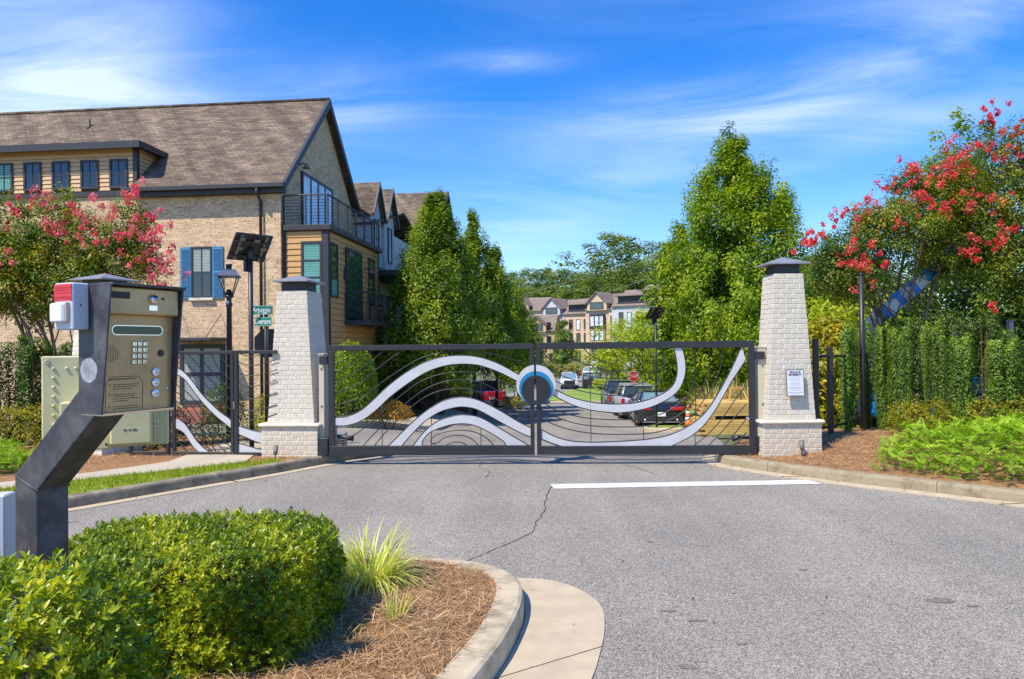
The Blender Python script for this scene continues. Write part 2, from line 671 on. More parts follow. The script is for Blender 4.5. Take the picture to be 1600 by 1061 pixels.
def mat_asphalt(name, lo, mid, hi, sc=190):
    m, nt, p, N, L = _mat(name)
    tc = N('ShaderNodeTexCoord')
    n = N('ShaderNodeTexVoronoi')
    n.inputs['Scale'].default_value = sc * .55
    L(tc.outputs['Object'], n.inputs['Vector'])
    cr = N('ShaderNodeValToRGB')
    e = cr.color_ramp.elements
    e[0].position, e[0].color = 0.0, rgb(lo)
    e[1].position, e[1].color = 1.0, rgb(hi)
    k = e.new(.5)
    k.color = rgb(mid)
    sepc = N('ShaderNodeSeparateColor')
    L(n.outputs['Color'], sepc.inputs[0])
    L(sepc.outputs[0], cr.inputs[0])
    n2 = N('ShaderNodeTexNoise')
    n2.inputs['Scale'].default_value = .55
    n2.inputs['Detail'].default_value = 6
    n2.inputs['Roughness'].default_value = .6
    L(tc.outputs['Object'], n2.inputs['Vector'])
    c2 = N('ShaderNodeValToRGB')
    c2.color_ramp.elements[0].position, c2.color_ramp.elements[0].color = .3, (.86, .86, .87, 1)
    c2.color_ramp.elements[1].position, c2.color_ramp.elements[1].color = .7, (1.10, 1.09, 1.06, 1)
    L(n2.outputs[0], c2.inputs[0])
    mx = N('ShaderNodeMix')
    mx.data_type = 'RGBA'
    mx.blend_type = 'MULTIPLY'
    mx.inputs[0].default_value = 1
    L(cr.outputs[0], mx.inputs[6])
    L(c2.outputs[0], mx.inputs[7])
    # scattered small dark spots
    n4 = N('ShaderNodeTexNoise')
    n4.inputs['Scale'].default_value = 2.6
    n4.inputs['Detail'].default_value = 3
    L(tc.outputs['Object'], n4.inputs['Vector'])
    c4 = N('ShaderNodeValToRGB')
    c4.color_ramp.elements[0].position, c4.color_ramp.elements[0].color = .71, (1, 1, 1, 1)
    c4.color_ramp.elements[1].position, c4.color_ramp.elements[1].color = .75, (.45, .43, .42, 1)
    L(n4.outputs[0], c4.inputs[0])
    m5 = N('ShaderNodeMix')
    m5.data_type = 'RGBA'
    m5.blend_type = 'MULTIPLY'
    m5.inputs[0].default_value = 1
    L(mx.outputs[2], m5.inputs[6])
    L(c4.outputs[0], m5.inputs[7])
    # faint lanes worn by tyres, running with the traffic
    mpw = N('ShaderNodeMapping')
    mpw.inputs['Scale'].default_value = (1.1, .09, 1)
    L(tc.outputs['Object'], mpw.inputs[0])
    nw = N('ShaderNodeTexNoise')
    nw.inputs['Scale'].default_value = 1.0
    nw.inputs['Detail'].default_value = 4
    L(mpw.outputs[0], nw.inputs['Vector'])
    cw = N('ShaderNodeValToRGB')
    cw.color_ramp.elements[0].position, cw.color_ramp.elements[0].color = .35, (.88, .88, .88, 1)
    cw.color_ramp.elements[1].position, cw.color_ramp.elements[1].color = .65, (1.08, 1.075, 1.06, 1)
    L(nw.outputs[0], cw.inputs[0])
    m6 = N('ShaderNodeMix')
    m6.data_type = 'RGBA'
    m6.blend_type = 'MULTIPLY'
    m6.inputs[0].default_value = 1
    L(m5.outputs[2], m6.inputs[6])
    L(cw.outputs[0], m6.inputs[7])
    L(m6.outputs[2], p.inputs['Base Color'])
    p.inputs['Roughness'].default_value = .8
    p.inputs['Specular IOR Level'].default_value = .18
    b = N('ShaderNodeBump')
    b.inputs['Strength'].default_value = .7
    b.inputs['Distance'].default_value = .006
    L(n.outputs['Distance'], b.inputs['Height'])
    L(b.outputs[0], p.inputs['Normal'])
    return m


M = {}
M['asphalt'] = mat_asphalt('asphalt', (.130, .119, .101), (.280, .258, .220), (.52, .483, .41), 255)
M['asphalt_far'] = mat_asphalt('asphalt_far', (.22, .215, .20), (.26, .25, .235), (.31, .30, .28), 60)
M['crack'] = mat('crack_dark', (.07, .068, .062), .95)
M['stain'] = mat('oil_stain', (.19, .168, .135), .75, var=.35, vscale=40)
M['paint'] = mat('road_paint', (.70, .695, .665), .65, var=.05, vscale=8, dirt=(.42, .40, .36), dscale=8, damt=.6)
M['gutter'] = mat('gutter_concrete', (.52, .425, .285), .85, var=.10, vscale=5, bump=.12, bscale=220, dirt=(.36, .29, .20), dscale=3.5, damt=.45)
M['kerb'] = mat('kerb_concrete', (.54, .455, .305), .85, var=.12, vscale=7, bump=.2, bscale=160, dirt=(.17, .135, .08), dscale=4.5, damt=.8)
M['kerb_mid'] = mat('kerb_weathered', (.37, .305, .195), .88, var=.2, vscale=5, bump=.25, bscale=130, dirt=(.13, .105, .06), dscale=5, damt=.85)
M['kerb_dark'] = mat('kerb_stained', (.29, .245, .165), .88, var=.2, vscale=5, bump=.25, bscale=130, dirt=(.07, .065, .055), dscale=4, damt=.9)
M['walk'] = mat('walk_concrete', (.48, .415, .305), .85, var=.08, vscale=3, bump=.1, bscale=180)
M['soil'] = mat('mulch_soil', (.30, .155, .062), .95, var=.45, vscale=16, bump=.6, bscale=60)
M['ground'] = mat('ground_earth', (.12, .14, .05), .95, var=.3, vscale=.4)
M['lawn'] = mat('lawn_turf', (.22, .31, .018), .9, var=.28, vscale=2.5, bump=.5, bscale=30)
M['lawn_far'] = mat('lawn_turf_far', (.21, .30, .03), .9, var=.25, vscale=.9, bump=.5, bscale=12)
M['metal'] = mat('dark_bronze_metal', (.026, .025, .028), .42, .0, var=.15, vscale=3, spec=.5)
M['metal_keypad'] = mat('charcoal_powder_coat', (.045, .046, .055), .5, .0, var=.2, vscale=9, bump=.05, bscale=300, spec=.5, dirt=(.14, .14, .145), dscale=9, damt=.55)
M['silver'] = mat('silver_sheet', (.58, .575, .575), .5, .10, var=.06, vscale=2.0, dirt=(.40, .40, .40), dscale=5, damt=.35)
M['blue'] = mat('gate_blue', (.012, .20, .42), .45)
M['black'] = mat('black_disc', (.018, .018, .02), .5)
M['cap'] = mat('zinc_cap', (.30, .31, .335), .5, .35, var=.16, vscale=6)
M['cap_dark'] = mat('cap_collar', (.035, .037, .043), .55)
M['pbrick'] = mat('painted_brick', (.77, .70, .57), .85, var=.14, vscale=3, bump=.5, bscale=35, dirt=(.34, .30, .225), dscale=2.5, damt=.55)
M['pbrick_b'] = mat('painted_brick_dull', (.72, .65, .525), .85, var=.12, vscale=9, bump=.4, bscale=50, dirt=(.33, .28, .22), dscale=9, damt=.6)
M['pbrick_base'] = mat('painted_brick_clay_splash', (.71, .635, .50), .88, var=.12, vscale=6, bump=.4, bscale=50, dirt=(.42, .27, .13), dscale=5, damt=.75)
M['mortar'] = mat('painted_mortar', (.73, .675, .565), .9, var=.12, vscale=12, bump=.3, bscale=80)
M['beige'] = mat('beige_steel', (.56, .50, .375), .5, var=.07, vscale=3, dirt=(.36, .27, .17), dscale=3, damt=.35)
M['cabinet'] = mat('cream_cabinet', (.62, .58, .32), .45, var=.05, vscale=5, dirt=(.42, .39, .22), dscale=8, damt=.4)
M['gold'] = mat('brushed_brass_steel', (.54, .385, .20), .42, .55, var=.18, vscale=7, dirt=(.30, .23, .11), dscale=6, damt=.45)
M['chrome'] = mat('chrome', (.75, .76, .78), .18, 1.0)
M['screen'] = mat('green_lcd', (.006, .06, .045), .12)
M['etch'] = mat('etched_ink', (.06, .05, .03), .6)
M['white'] = mat('white_enamel', (.76, .77, .80), .4, var=.04, vscale=8)
M['boxblue'] = mat('pale_grey_enamel', (.55, .59, .66), .45, var=.05, vscale=8)
M['red'] = mat('red_label', (.62, .035, .045), .45, var=.12, vscale=30)
M['signgreen'] = mat('sign_green', (.008, .20, .115), .4)
M['signwhite'] = mat('sign_white', (.82, .83, .83), .4)
M['signpaper'] = mat('sign_panel', (.70, .72, .78), .5)
M['ink'] = mat('sign_ink', (.03, .03, .04), .6)
M['grey_ink'] = mat('sign_ink_grey', (.25, .26, .29), .6)
M['stopred'] = mat('stop_red', (.50, .02, .025), .4)
M['brick'] = mat_brickwork('tan_house_brick', (.86, .62, .385), (.58, .385, .215), (.78, .58, .375), blot=(.27, .17, .085), var=.35, bump=1.0)
M['brick_w'] = mat_brickwork('white_house_brick', (.66, .66, .66), (.56, .56, .58), (.52, .52, .53), var=.3)
M['brick_far'] = mat_brickwork('buff_far_brick', (.74, .55, .37), (.64, .46, .305), (.62, .49, .36), w=.4, h=.16, var=.35, bump=.3)
M['brick_red'] = mat_brickwork('red_step_brick', (.36, .10, .06), (.28, .08, .05), (.40, .30, .25), var=.3)
M['shingle'] = mat_brickwork('brown_shingles', (.25, .19, .135), (.132, .10, .074), (.08, .065, .053), w=.38, h=.14, ms=.009, kz=1.45, var=.5, bump=.9, rough=.95, streak=.28)
M['shingle_far'] = mat_brickwork('brown_far_shingles', (.31, .25, .20), (.24, .19, .155), (.15, .12, .10), w=.5, h=.30, ms=.03, kz=1.45, var=.35, bump=.4, rough=.95)
M['trim'] = mat('charcoal_trim', (.038, .037, .042), .55, var=.1, vscale=3)
M['siding'] = mat('ochre_siding', (.58, .33, .115), .7, var=.07, vscale=4, bump=.08, bscale=60)
M['siding_p'] = mat('pale_ochre_siding', (.64, .43, .22), .7, var=.07, vscale=4, bump=.08, bscale=60)
M['shutter'] = mat('blue_shutter_paint', (.055, .215, .38), .55, var=.06, vscale=5)
M['glass'] = mat('window_glass', (.012, .018, .022), .05, spec=.9)
M['glass_g'] = mat_brickwork('green_window_blinds', (.17, .40, .34), (.14, .36, .30), (.075, .23, .19), w=60, h=.085, ms=.012, rough=.15, bump=.1, var=.35)
M['gap_shade'] = mat('siding_gap_shade', (.14, .07, .02), .8)  # dark brown body paints shade into the gaps between siding boards
M['glass_b'] = mat('sky_reflection_glass', (.58, .66, .74), .06, spec=.8, var=.35, vscale=1.2)  # pale mottled colour paints the sky's reflection into the panes
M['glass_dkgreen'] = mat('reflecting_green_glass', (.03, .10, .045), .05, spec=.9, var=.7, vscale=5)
M['blind'] = mat_brickwork('window_blinds', (.46, .50, .44), (.42, .47, .41), (.14, .17, .15), w=60, h=.052, ms=.011, rough=.22, bump=.15, var=.25)
M['rubber'] = mat('tyre_rubber', (.018, .018, .018), .8)
M['rim'] = mat('alloy_rim', (.35, .36, .38), .35, .8)
M['taillight'] = mat('taillight_red', (.55, .015, .02), .2)
M['lamp'] = mat('headlight_lens', (.7, .72, .75), .15)
M['plastic'] = mat('black_plastic', (.02, .02, .022), .55)
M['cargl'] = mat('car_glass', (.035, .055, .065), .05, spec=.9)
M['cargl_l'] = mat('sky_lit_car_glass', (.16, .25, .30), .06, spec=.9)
M['cone'] = mat('cone_orange', (.80, .17, .01), .5)
M['wood'] = mat('fresh_lumber', (.66, .44, .13), .7, var=.16, vscale=3)
M['wood_d'] = mat('lumber_ends', (.52, .33, .10), .8, var=.2, vscale=6)
M['bark'] = mat('grey_bark', (.085, .068, .052), .9, var=.3, vscale=7, bump=.5, bscale=25)
M['bark_m'] = mat('smooth_tan_bark', (.21, .15, .10), .7, var=.3, vscale=6)
M['twig'] = mat('brown_twig', (.14, .075, .035), .85, var=.2, vscale=20)
M['solar'] = mat('solar_back', (.025, .022, .02), .5, var=.2, vscale=8)
M['solar_bar'] = mat('solar_frame_bar', (.17, .155, .13), .5)
M['lampblue'] = mat('lamp_post_paint', (.022, .03, .055), .4)
M['lampglass'] = mat('lamp_pane', (.55, .50, .42), .15)
M['lift'] = mat('lift_blue', (.02, .26, .74), .4)
M['liftw'] = mat('lift_white', (.68, .70, .72), .5)
M['cable'] = mat('overhead_wire', (.22, .22, .20), .6)

LF = {}
LF['hedge'] = mat_leaf('hedge_leaf', [(0, (.045, .095, .004)), (.4, (.16, .255, .006)), (.7, (.41, .47, .010)), (1, (.66, .62, .03))], .33, .30, .5)
LF['maple'] = mat_leaf('maple_leaf', [(0, (.055, .125, .006)), (.5, (.205, .33, .009)), (1, (.50, .57, .022))], .42, .45)
LF['horn'] = mat_leaf('hornbeam_leaf', [(0, (.045, .115, .010)), (.5, (.155, .262, .012)), (1, (.46, .53, .03))], .42, .42)
LF['lime'] = mat_leaf('lime_leaf', [(0, (.20, .29, .008)), (.5, (.37, .47, .010)), (1, (.55, .58, .025))], .45, .45)
LF['myrtle'] = mat_leaf('myrtle_leaf', [(0, (.035, .090, .008)), (.5, (.115, .205, .014)), (.85, (.30, .33, .018)), (1, (.56, .36, .03))], .42, .40)
LF['pink'] = mat_leaf('pink_blossom', [(0, (.66, .04, .11)), (.45, (.88, .12, .24)), (.8, (.94, .34, .40)), (1, (.86, .50, .42))], .6, .42, .3, 1.0)
LF['redb'] = mat_leaf('red_blossom', [(0, (.58, .012, .05)), (.4, (.84, .05, .09)), (.75, (.92, .18, .15)), (1, (.90, .40, .25))], .6, .4, .3, 1.0)
LF['holly'] = mat_leaf('holly_leaf', [(0, (.03, .08, .006)), (.5, (.125, .225, .012)), (1, (.32, .44, .03))], .42, .28, .4)
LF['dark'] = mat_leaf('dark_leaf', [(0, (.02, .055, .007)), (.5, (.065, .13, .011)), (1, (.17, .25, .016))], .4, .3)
LF['far'] = mat_leaf('hazy_wood_leaf', [(0, (.065, .125, .025)), (.5, (.15, .235, .034)), (1, (.34, .40, .06))], .6, .3)  # colours brightened to paint distance haze onto the far trees
LF['juniper'] = mat_leaf('juniper_needle', [(0, (.11, .25, .006)), (.5, (.24, .42, .008)), (1, (.46, .62, .03))], .5, .25)
LF['yellow'] = mat_leaf('yellow_shrub_leaf', [(0, (.14, .16, .01)), (.5, (.34, .33, .012)), (1, (.58, .46, .03))], .45, .4)
LF['orange'] = mat_leaf('orange_flower_leaf', [(0, (.16, .17, .01)), (.5, (.62, .32, .01)), (1, (.86, .45, .02))], .5, .35)
LF['grass'] = mat_leaf('grass_blade', [(0, (.16, .24, .010)), (.5, (.30, .36, .014)), (1, (.46, .46, .05))], .5, .35)
LF['liriope'] = mat_leaf('striped_grass_blade', [(0, (.20, .32, .02)), (.5, (.50, .56, .08)), (1, (.84, .82, .36))], .4, .35)
LF['plume'] = mat_leaf('plume_grass_blade', [(0, (.16, .22, .03)), (.6, (.42, .38, .10)), (1, (.66, .50, .30))], .6, .35)
LF['straw'] = mat_leaf('pine_straw', [(0, (.17, .08, .03)), (.45, (.41, .24, .105)), (1, (.76, .55, .31))], .7, .0)

# ------------------------------------------------------------------ ground, road, kerbs
from mathutils.geometry import delaunay_2d_cdt


def inside(poly, x, y):
    c = False
    n = len(poly)
    j = n - 1
    for i in range(n):
        xi, yi = poly[i]
        xj, yj = poly[j]
        if (yi > y) != (yj > y) and x < (xj - xi) * (y - yi) / (yj - yi) + xi:
            c = not c
        j = i
    return c


def sheet(name, poly, zf, m, cell=1.0, skirt=0.0, parent=None):
    poly = [(float(p[0]), float(p[1])) for p in poly]
    ring = []
    for i in range(len(poly)):
        a, b = poly[i], poly[(i + 1) % len(poly)]
        k = max(1, int(math.hypot(b[0] - a[0], b[1] - a[1]) / (cell * 1.2)))
        for q in range(k):
            t = q / k
            ring.append((a[0] + (b[0] - a[0]) * t, a[1] + (b[1] - a[1]) * t))
    vs = [Vector(p) for p in ring]
    n = len(vs)
    xs = [p[0] for p in poly]
    ys = [p[1] for p in poly]
    x = min(xs) + cell * .5
    while x < max(xs):
        y = min(ys) + cell * .5
        while y < max(ys):
            if inside(poly, x, y):
                vs.append(Vector((x, y)))
            y += cell
        x += cell
    ov, oe, of, *_ = delaunay_2d_cdt(vs, [], [list(range(n))], 1, 1e-5)
    mb = MB()
    V = [(p.x, p.y, zf(p.x, p.y)) for p in ov]
    mb.add(V, of, True)
    if skirt > 0:
        mb.add([(p[0], p[1], zf(p[0], p[1])) for p in ring] + [(p[0], p[1], zf(p[0], p[1]) - skirt) for p in ring],
               [(i, n + i, n + (i + 1) % n, (i + 1) % n) for i in range(n)])
    return mb.build(name, m, parent)


def offset(path, d):
    """shift a polyline to its left by d"""
    out = []
    for i, p in enumerate(path):
        a = Vector(path[max(i - 1, 0)])
        b = Vector(path[min(i + 1, len(path) - 1)])
        t = (b - a).normalized()
        out.append((p[0] - t.y * d, p[1] + t.x * d))
    return out


def resample(path, step):
    pts = [Vector(p) for p in path]
    # Catmull-Rom smoothing then even steps
    sm = []
    for i in range(len(pts) - 1):
        p0, p1, p2, p3 = pts[max(i - 1, 0)], pts[i], pts[i + 1], pts[min(i + 2, len(pts) - 1)]
        for k in range(8):
            t = k / 8
            sm.append(0.5 * ((2 * p1) + (p2 - p0) * t + (2 * p0 - 5 * p1 + 4 * p2 - p3) * t * t + (3 * p1 - p0 - 3 * p2 + p3) * t ** 3))
    sm.append(pts[-1])
    out, acc = [sm[0]], 0.0
    for a, b in zip(sm, sm[1:]):
        L = (b - a).length
        while L > 1e-9 and acc + L >= step:
            t = (step - acc) / L
            a = a + (b - a) * t
            out.append(a.copy())
            L = (b - a).length
            acc = 0.0
        acc += L
    out.append(sm[-1])
    return [tuple(p) for p in out]


def sweep(path, prof, zf, mb, smooth=False):
    """prof: (offset to the left, height) outline; path 2d"""
    n, k = len(path), len(prof)
    vs = []
    for i, p in enumerate(path):
        a = Vector(path[max(i - 1, 0)])
        b = Vector(path[min(i + 1, n - 1)])
        t = (b - a).normalized()
        for d, z in prof:
            x, y = p[0] - t.y * d, p[1] + t.x * d
            vs.append((x, y, zf(p[0], p[1]) + z))
    fs = []
    for i in range(n - 1):
        for j in range(k):
            j2 = (j + 1) % k
            fs.append((i * k + j, i * k + j2, (i + 1) * k + j2, (i + 1) * k + j))
    fs.append(list(range(k))[::-1])
    fs.append([(n - 1) * k + j for j in range(k)])
    return mb.add(vs, fs, smooth)


def kerb(name, label, path, length=2.6, zf=H, m='kerb', w=.17, h=.14, left=True):
    """kerb along a path; its body lies to the left of the path, in separate stones"""
    k = thing(name, label, 'kerb', kind='structure')
    p = resample(path, .12)
    per = max(3, int(length / .12))
    prof = [(0, -.08), (.012, h - .035), (.022, h - .012), (.045, h), (w, h), (w, -.08)]
    i = 0
    while i < len(p) - 1:
        seg = p[i:i + per + 1]
        if len(seg) < 3 and i > 0:
            break
        a, b = Vector(seg[0]), Vector(seg[1])
        seg[0] = tuple(a + (b - a).normalized() * .006)
        mb = MB()
        sweep(seg, prof, zf, mb)
        mb.build('kerb_stone', M[m], k)
        i += per
    return k


def flat(x, y):
    return 0.0


# base earth sheet out to the horizon
def build_ground():
    xs = [-1500, -700, -350, -200, -120, -80, -60] + list(range(-48, 49, 2)) + [60, 80, 120, 200, 350, 700, 1500]
    ys = [-400, -150, -60, -30] + list(range(-16, 60, 1)) + list(range(60, 240, 5)) + [260, 300, 380, 500, 700, 1000, 1600]
    nx = len(xs)
    vs = [(x, y, H(x, y) - .07) for y in ys for x in xs]
    fs = [(j * nx + i, j * nx + i + 1, (j + 1) * nx + i + 1, (j + 1) * nx + i) for j in range(len(ys) - 1) for i in range(nx - 1)]
    mb = MB()
    mb.add(vs, fs, True)
    o = mb.build('ground', M['ground'])
    tag(o, 'green brown earth rolling down from the gate and up to wooded hills', 'ground', kind='structure')


build_ground()

KL = [(-2.2, 11.95), (-2.62, 11.62), (-3.06, 11.05), (-3.62, 10.22), (-4.3, 9.38), (-5.2, 8.2), (-6.2, 7.0), (-7.6, 5.4), (-9.2, 3.4)][::-1]
KR = [(3.75, 11.95), (3.36, 11.55), (3.18, 11.1), (3.24, 10.72), (3.52, 10.27), (4.25, 9.41), (5.07, 8.63), (5.76, 7.97), (7.2, 6.7), (9.2, 4.9), (12, 2.2)]
KI = [(-1.7, .9), (-1.2, 1.75), (-.62, 2.8), (-.30, 3.4), (-.11, 3.93), (-.02, 4.26), (.06, 4.7), (.07, 5.05), (.02, 5.28), (-.1, 5.46), (-.3, 5.63), (-.53, 5.70), (-.85, 5.74), (-2.2, 5.72), (-4.2, 5.2)]

o = sheet('road', [(-16, -8), (16, -8), (16, 8), (8.5, 12.8), (3.9, 12.9), (4.6, 16), (5.2, 22), (5.4, 26), (7.4, 26.5), (7.4, 42), (5.5, 47), (6.5, 55), (-2.5, 55), (-2.2, 40), (-2.3, 28), (-2.4, 23.6),
                   (-3.3, 21.9), (-5.0, 19.9), (-9.0, 18.6), (-13, 18.4), (-13, 15.6), (-8, 15.2), (-5.4, 14.4), (-3.6, 13.2), (-3.0, 12.4), (-9, 12.4), (-16, 6)], H, M['asphalt'], 1.0)
tag(o, 'weathered grey asphalt driveway running up to and through the gate', 'road', kind='structure')
o = sheet('road', [(-2.5, 54.9), (6.5, 54.9), (9.5, 60), (11.5, 75), (16, 84), (24, 90), (24, 97), (15.5, 97), (19, 118), (21, 130), (13.5, 130), (10.5, 112), (4.2, 90), (0, 74), (-3, 62)], lambda x, y: H(x, y) + .03, M['asphalt_far'], 2.5)
tag(o, 'distant pale street curving past the lawn to the townhouses', 'road', kind='structure')


def crack():
    px = [(.50, 9.26), (.41, 8.7), (.36, 8.2), (.34, 7.9), (.22, 7.3), (.20, 7.05), (.0, 6.68), (-.12, 6.5), (-.36, 6.15), (-.52, 5.93), (-.62, 5.80)]
    p = resample(px, .05)
    rr = random.Random(3)
    A, B = [], []
    for i, q in enumerate(p):
        w = rr.uniform(.0025, .0085)
        j = rr.uniform(-.012, .012)
        A.append((q[0] - w + j, q[1], .004))
        B.append((q[0] + w + j, q[1], .004))
    mb = MB()
    mb.strip(A, B)
    # fine hairline near the gate
    px2 = [(-.6, 11.6), (-.5, 11.2), (-.52, 10.8), (-.35, 10.4), (-.4, 9.9)]
    p = resample(px2, .06)
    mb.strip([(q[0] - .004 + rr.uniform(-.006, .006), q[1], .004) for q in p], [(q[0] + .004, q[1], .004) for q in p])
    px2 = [(1.75, 10.9), (1.9, 10.4), (2.02, 10.05)]
    p = resample(px2, .06)
    mb.strip([(q[0] - .005, q[1], .004) for q in p], [(q[0] + .006 + rr.uniform(-.004, .004), q[1], .004) for q in p])
    tag(mb.build('road_crack', M['crack']), 'dark jagged crack wandering across the asphalt from the stop line to the island', 'road crack', kind='structure')
    mb = MB()
    for (x, y, a, b) in [(3.05, 5.05, .10, .05), (3.20, 4.93, .05, .02), (1.06, 4.9, .05, .02), (1.2, 4.72, .07, .018), (1.28, 6.6, .03, .02), (2.35, 5.75, .05, .018), (3.5, 4.38, .08, .025), (.98, 4.05, .05, .03), (1.4, 4.35, .03, .015), (2.9, 3.9, .05, .03)]:
        n = 11
        ph = [1 + rr.uniform(-.4, .35) for _ in range(n)]
        mb.add([(x + a * ph[k] * math.cos(6.283 * k / n), y + b * ph[k] * math.sin(6.283 * k / n), .0045) for k in range(n)], [list(range(n))])
    tag(mb.build('oil_stain', M['stain']), 'small dark oil stains scattered on the asphalt before the gate', 'oil stains', kind='stuff')


crack()

mb = MB()
pts0, pts1 = [], []
rr = random.Random(8)
for i in range(41):
    t = i / 40
    x = .49 + t * 3.55
    pts0.append((x + (.03 if i == 0 else 0), 9.09 + .13 * t + rr.uniform(-.006, .006), .0055))
    pts1.append((x, 9.39 + .11 * t + rr.uniform(-.006, .006) - (.26 if i == 40 else 0), .0055))
mb.strip(pts0, pts1)
tag(mb.build('stop_line', M['paint']), 'broad white stop line painted across the right lane', 'stop line', kind='structure')
mb = MB()
mb.strip([(-2.0, 13.0, H(-2, 13) + .006), (-.2, 13.0, H(-.2, 13) + .006)], [(-2.0, 13.3, H(-2, 13.3) + .006), (-.2, 13.3, H(-.2, 13.3) + .006)])
tag(mb.build('stop_line', M['paint']), 'white stop line beyond the gate in the left lane', 'stop line', kind='structure')

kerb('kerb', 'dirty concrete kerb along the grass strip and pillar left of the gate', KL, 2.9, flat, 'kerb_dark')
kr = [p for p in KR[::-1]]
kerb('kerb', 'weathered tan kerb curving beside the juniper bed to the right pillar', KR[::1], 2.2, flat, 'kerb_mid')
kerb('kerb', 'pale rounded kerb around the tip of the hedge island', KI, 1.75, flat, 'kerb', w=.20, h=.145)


def gutter(name, label, inner, outer, cuts):
    g = thing(name, label, 'gutter', kind='structure')
    a = [Vector(p) for p in resample(inner, .1)]
    b = [Vector(p) for p in resample(outer, .1)]
    n = 120

    def at(P, t):
        s = t * (len(P) - 1)
        i = min(int(s), len(P) - 2)
        return P[i].lerp(P[i + 1], s - i)
    for t0, t1 in zip(cuts, cuts[1:]):
        mbx = MB()
        k = max(3, int(n * (t1 - t0)))
        A = [at(a, t0 + .0015 + (t1 - t0 - .003) * i / k) for i in range(k + 1)]
        Bp = [at(b, t0 + .0015 + (t1 - t0 - .003) * i / k) for i in range(k + 1)]
        mbx.strip([(p.x, p.y, .009) for p in Bp], [(p.x, p.y, .012) for p in A])
        mbx.strip([(p.x, p.y, -.02) for p in Bp], [(p.x, p.y, .009) for p in Bp])
        mbx.build('gutter_slab', M['gutter'], g)
    return g


gutter('gutter', 'tan concrete gutter apron wrapping round the island tip',
       [(-.12, 5.47), (.02, 5.28), (.07, 5.05), (.06, 4.7), (-.02, 4.26), (-.11, 3.93), (-.30, 3.4), (-.62, 2.8), (-1.2, 1.75)],
       [(-.08, 5.62), (.28, 5.55), (.51, 5.29), (.61, 4.97), (.58, 4.58), (.49, 4.16), (.40, 3.85), (.12, 3.1), (-.5, 2.0)], [0, .40, .75, 1])
gutter('gutter', 'narrow tan gutter strip at the foot of the left kerb', KL, offset(KL, -.15), [0, .25, .5, .75, 1])
gutter('gutter', 'tan gutter strip at the foot of the right kerb', KR[::-1], offset(KR[::-1], .19), [0, .2, .4, .62, .8, 1])

# beds and verges (solid, raised behind the kerbs)
KLB = offset(resample(KL, .25), .165)
KRB = offset(resample(KR, .25), .165)
KIB = offset(resample(KI, .15), .19)


def bed_left(x, y):
    return .125 + .02 * math.sin(x * 3.1) * math.sin(y * 2.7) * sst(y, 10.6, 12) + min(0, H(x, y))


o = sheet('planting_bed', KLB + [(-2.35, 12.3), (-3.0, 12.45), (-3.3, 13.4), (-5.4, 14.6), (-8, 15.4), (-13, 15.8), (-13, 18.6), (-30, 18.6), (-30, 0)], bed_left, M['soil'], .55, .3)
tag(o, 'brown mulched ground behind the left kerb and fence', 'planting bed', kind='structure')


def bed_right(x, y):
    d = (x - 3.5) * .7 + (y - 10.3) * .7
    return .125 + .16 * sst(d, .1, 2.2) + min(0, H(x, y)) * .9 + .02 * math.sin(x * 4.1 + y) * math.sin(y * 3.3)


o = sheet('planting_bed', [p for p in KRB] + [(30, 2), (30, 16), (12, 15), (5.5, 13.0), (4.3, 12.4)], bed_right, M['soil'], .5, .3)
tag(o, 'pine straw mulched bed behind the right kerb', 'planting bed', kind='structure')


def bed_isl(x, y):
    return .125 + .06 * sst(-x, .1, .9) + .012 * math.sin(x * 9) * math.sin(y * 8)


o = sheet('planting_bed', KIB + [(-5, 4.8), (-5, 1.2)], bed_isl, M['soil'], .25, .2)
tag(o, 'pine straw mulched island bed under the clipped hedge', 'planting bed', kind='structure')

GE = [(-9.4, 5.75), (-7.4, 7.75), (-5.90, 9.17), (-5.45, 9.52), (-4.80, 10.02), (-4.30, 10.45), (-3.75, 10.80), (-3.45, 10.72)]
klb = [p for p in KLB if p[1] < 10.55]
o = sheet('grass_verge', klb + GE[::-1], lambda x, y: bed_left(x, y) + .012, M['lawn'], .4, .05)
tag(o, 'narrow bright green grass strip between kerb and sidewalk', 'grass verge', kind='structure')
VERGE = klb + GE[::-1]
WK = [(-9.4, 5.75), (-7.4, 7.75), (-5.90, 9.17), (-5.45, 9.52), (-4.80, 10.02), (-4.30, 10.45), (-4.05, 10.68), (-4.22, 11.6), (-4.2, 13.2), (-5.2, 13.4), (-5.3, 11.4), (-5.25, 10.75), (-5.6, 10.25), (-6.05, 9.72), (-7.6, 8.4), (-9.8, 6.3)]
o = sheet('sidewalk', WK, lambda x, y: bed_left(x, y) + .02, M['walk'], .5, .05)
tag(o, 'pale concrete sidewalk leading to the small pedestrian gate', 'sidewalk', kind='structure')


def blades(name, poly, n, zf, lo, hi, m, rng, lean=.35, w=.006, parent=None, k=3):
    xs = [p[0] for p in poly]
    ys = [p[1] for p in poly]
    P = []
    while len(P) < n:
        x, y = rng.uniform(min(xs), max(xs)), rng.uniform(min(ys), max(ys))
        if inside(poly, x, y):
            P.append((x, y, zf(x, y)))
    P = np.array(P)
    d = np.stack([rng.normal(0, lean, n), rng.normal(0, lean, n), np.ones(n)], 1)
    tv = [(-.5, 0, 0), (.5, 0, 0), (.3, .6, .03), (-.3, .6, .03), (0, 1, .16)]
    tv = [(v[0] * w / .05, v[1], v[2]) for v in tv]
    tt = [(0, 1, 2), (0, 2, 3), (3, 2, 4)]
    me = scatter(name, tv, tt, P, frames(d, rng), rng.uniform(lo, hi, n), rng.beta(2, 2, n), m)
    return link(name, me, parent)


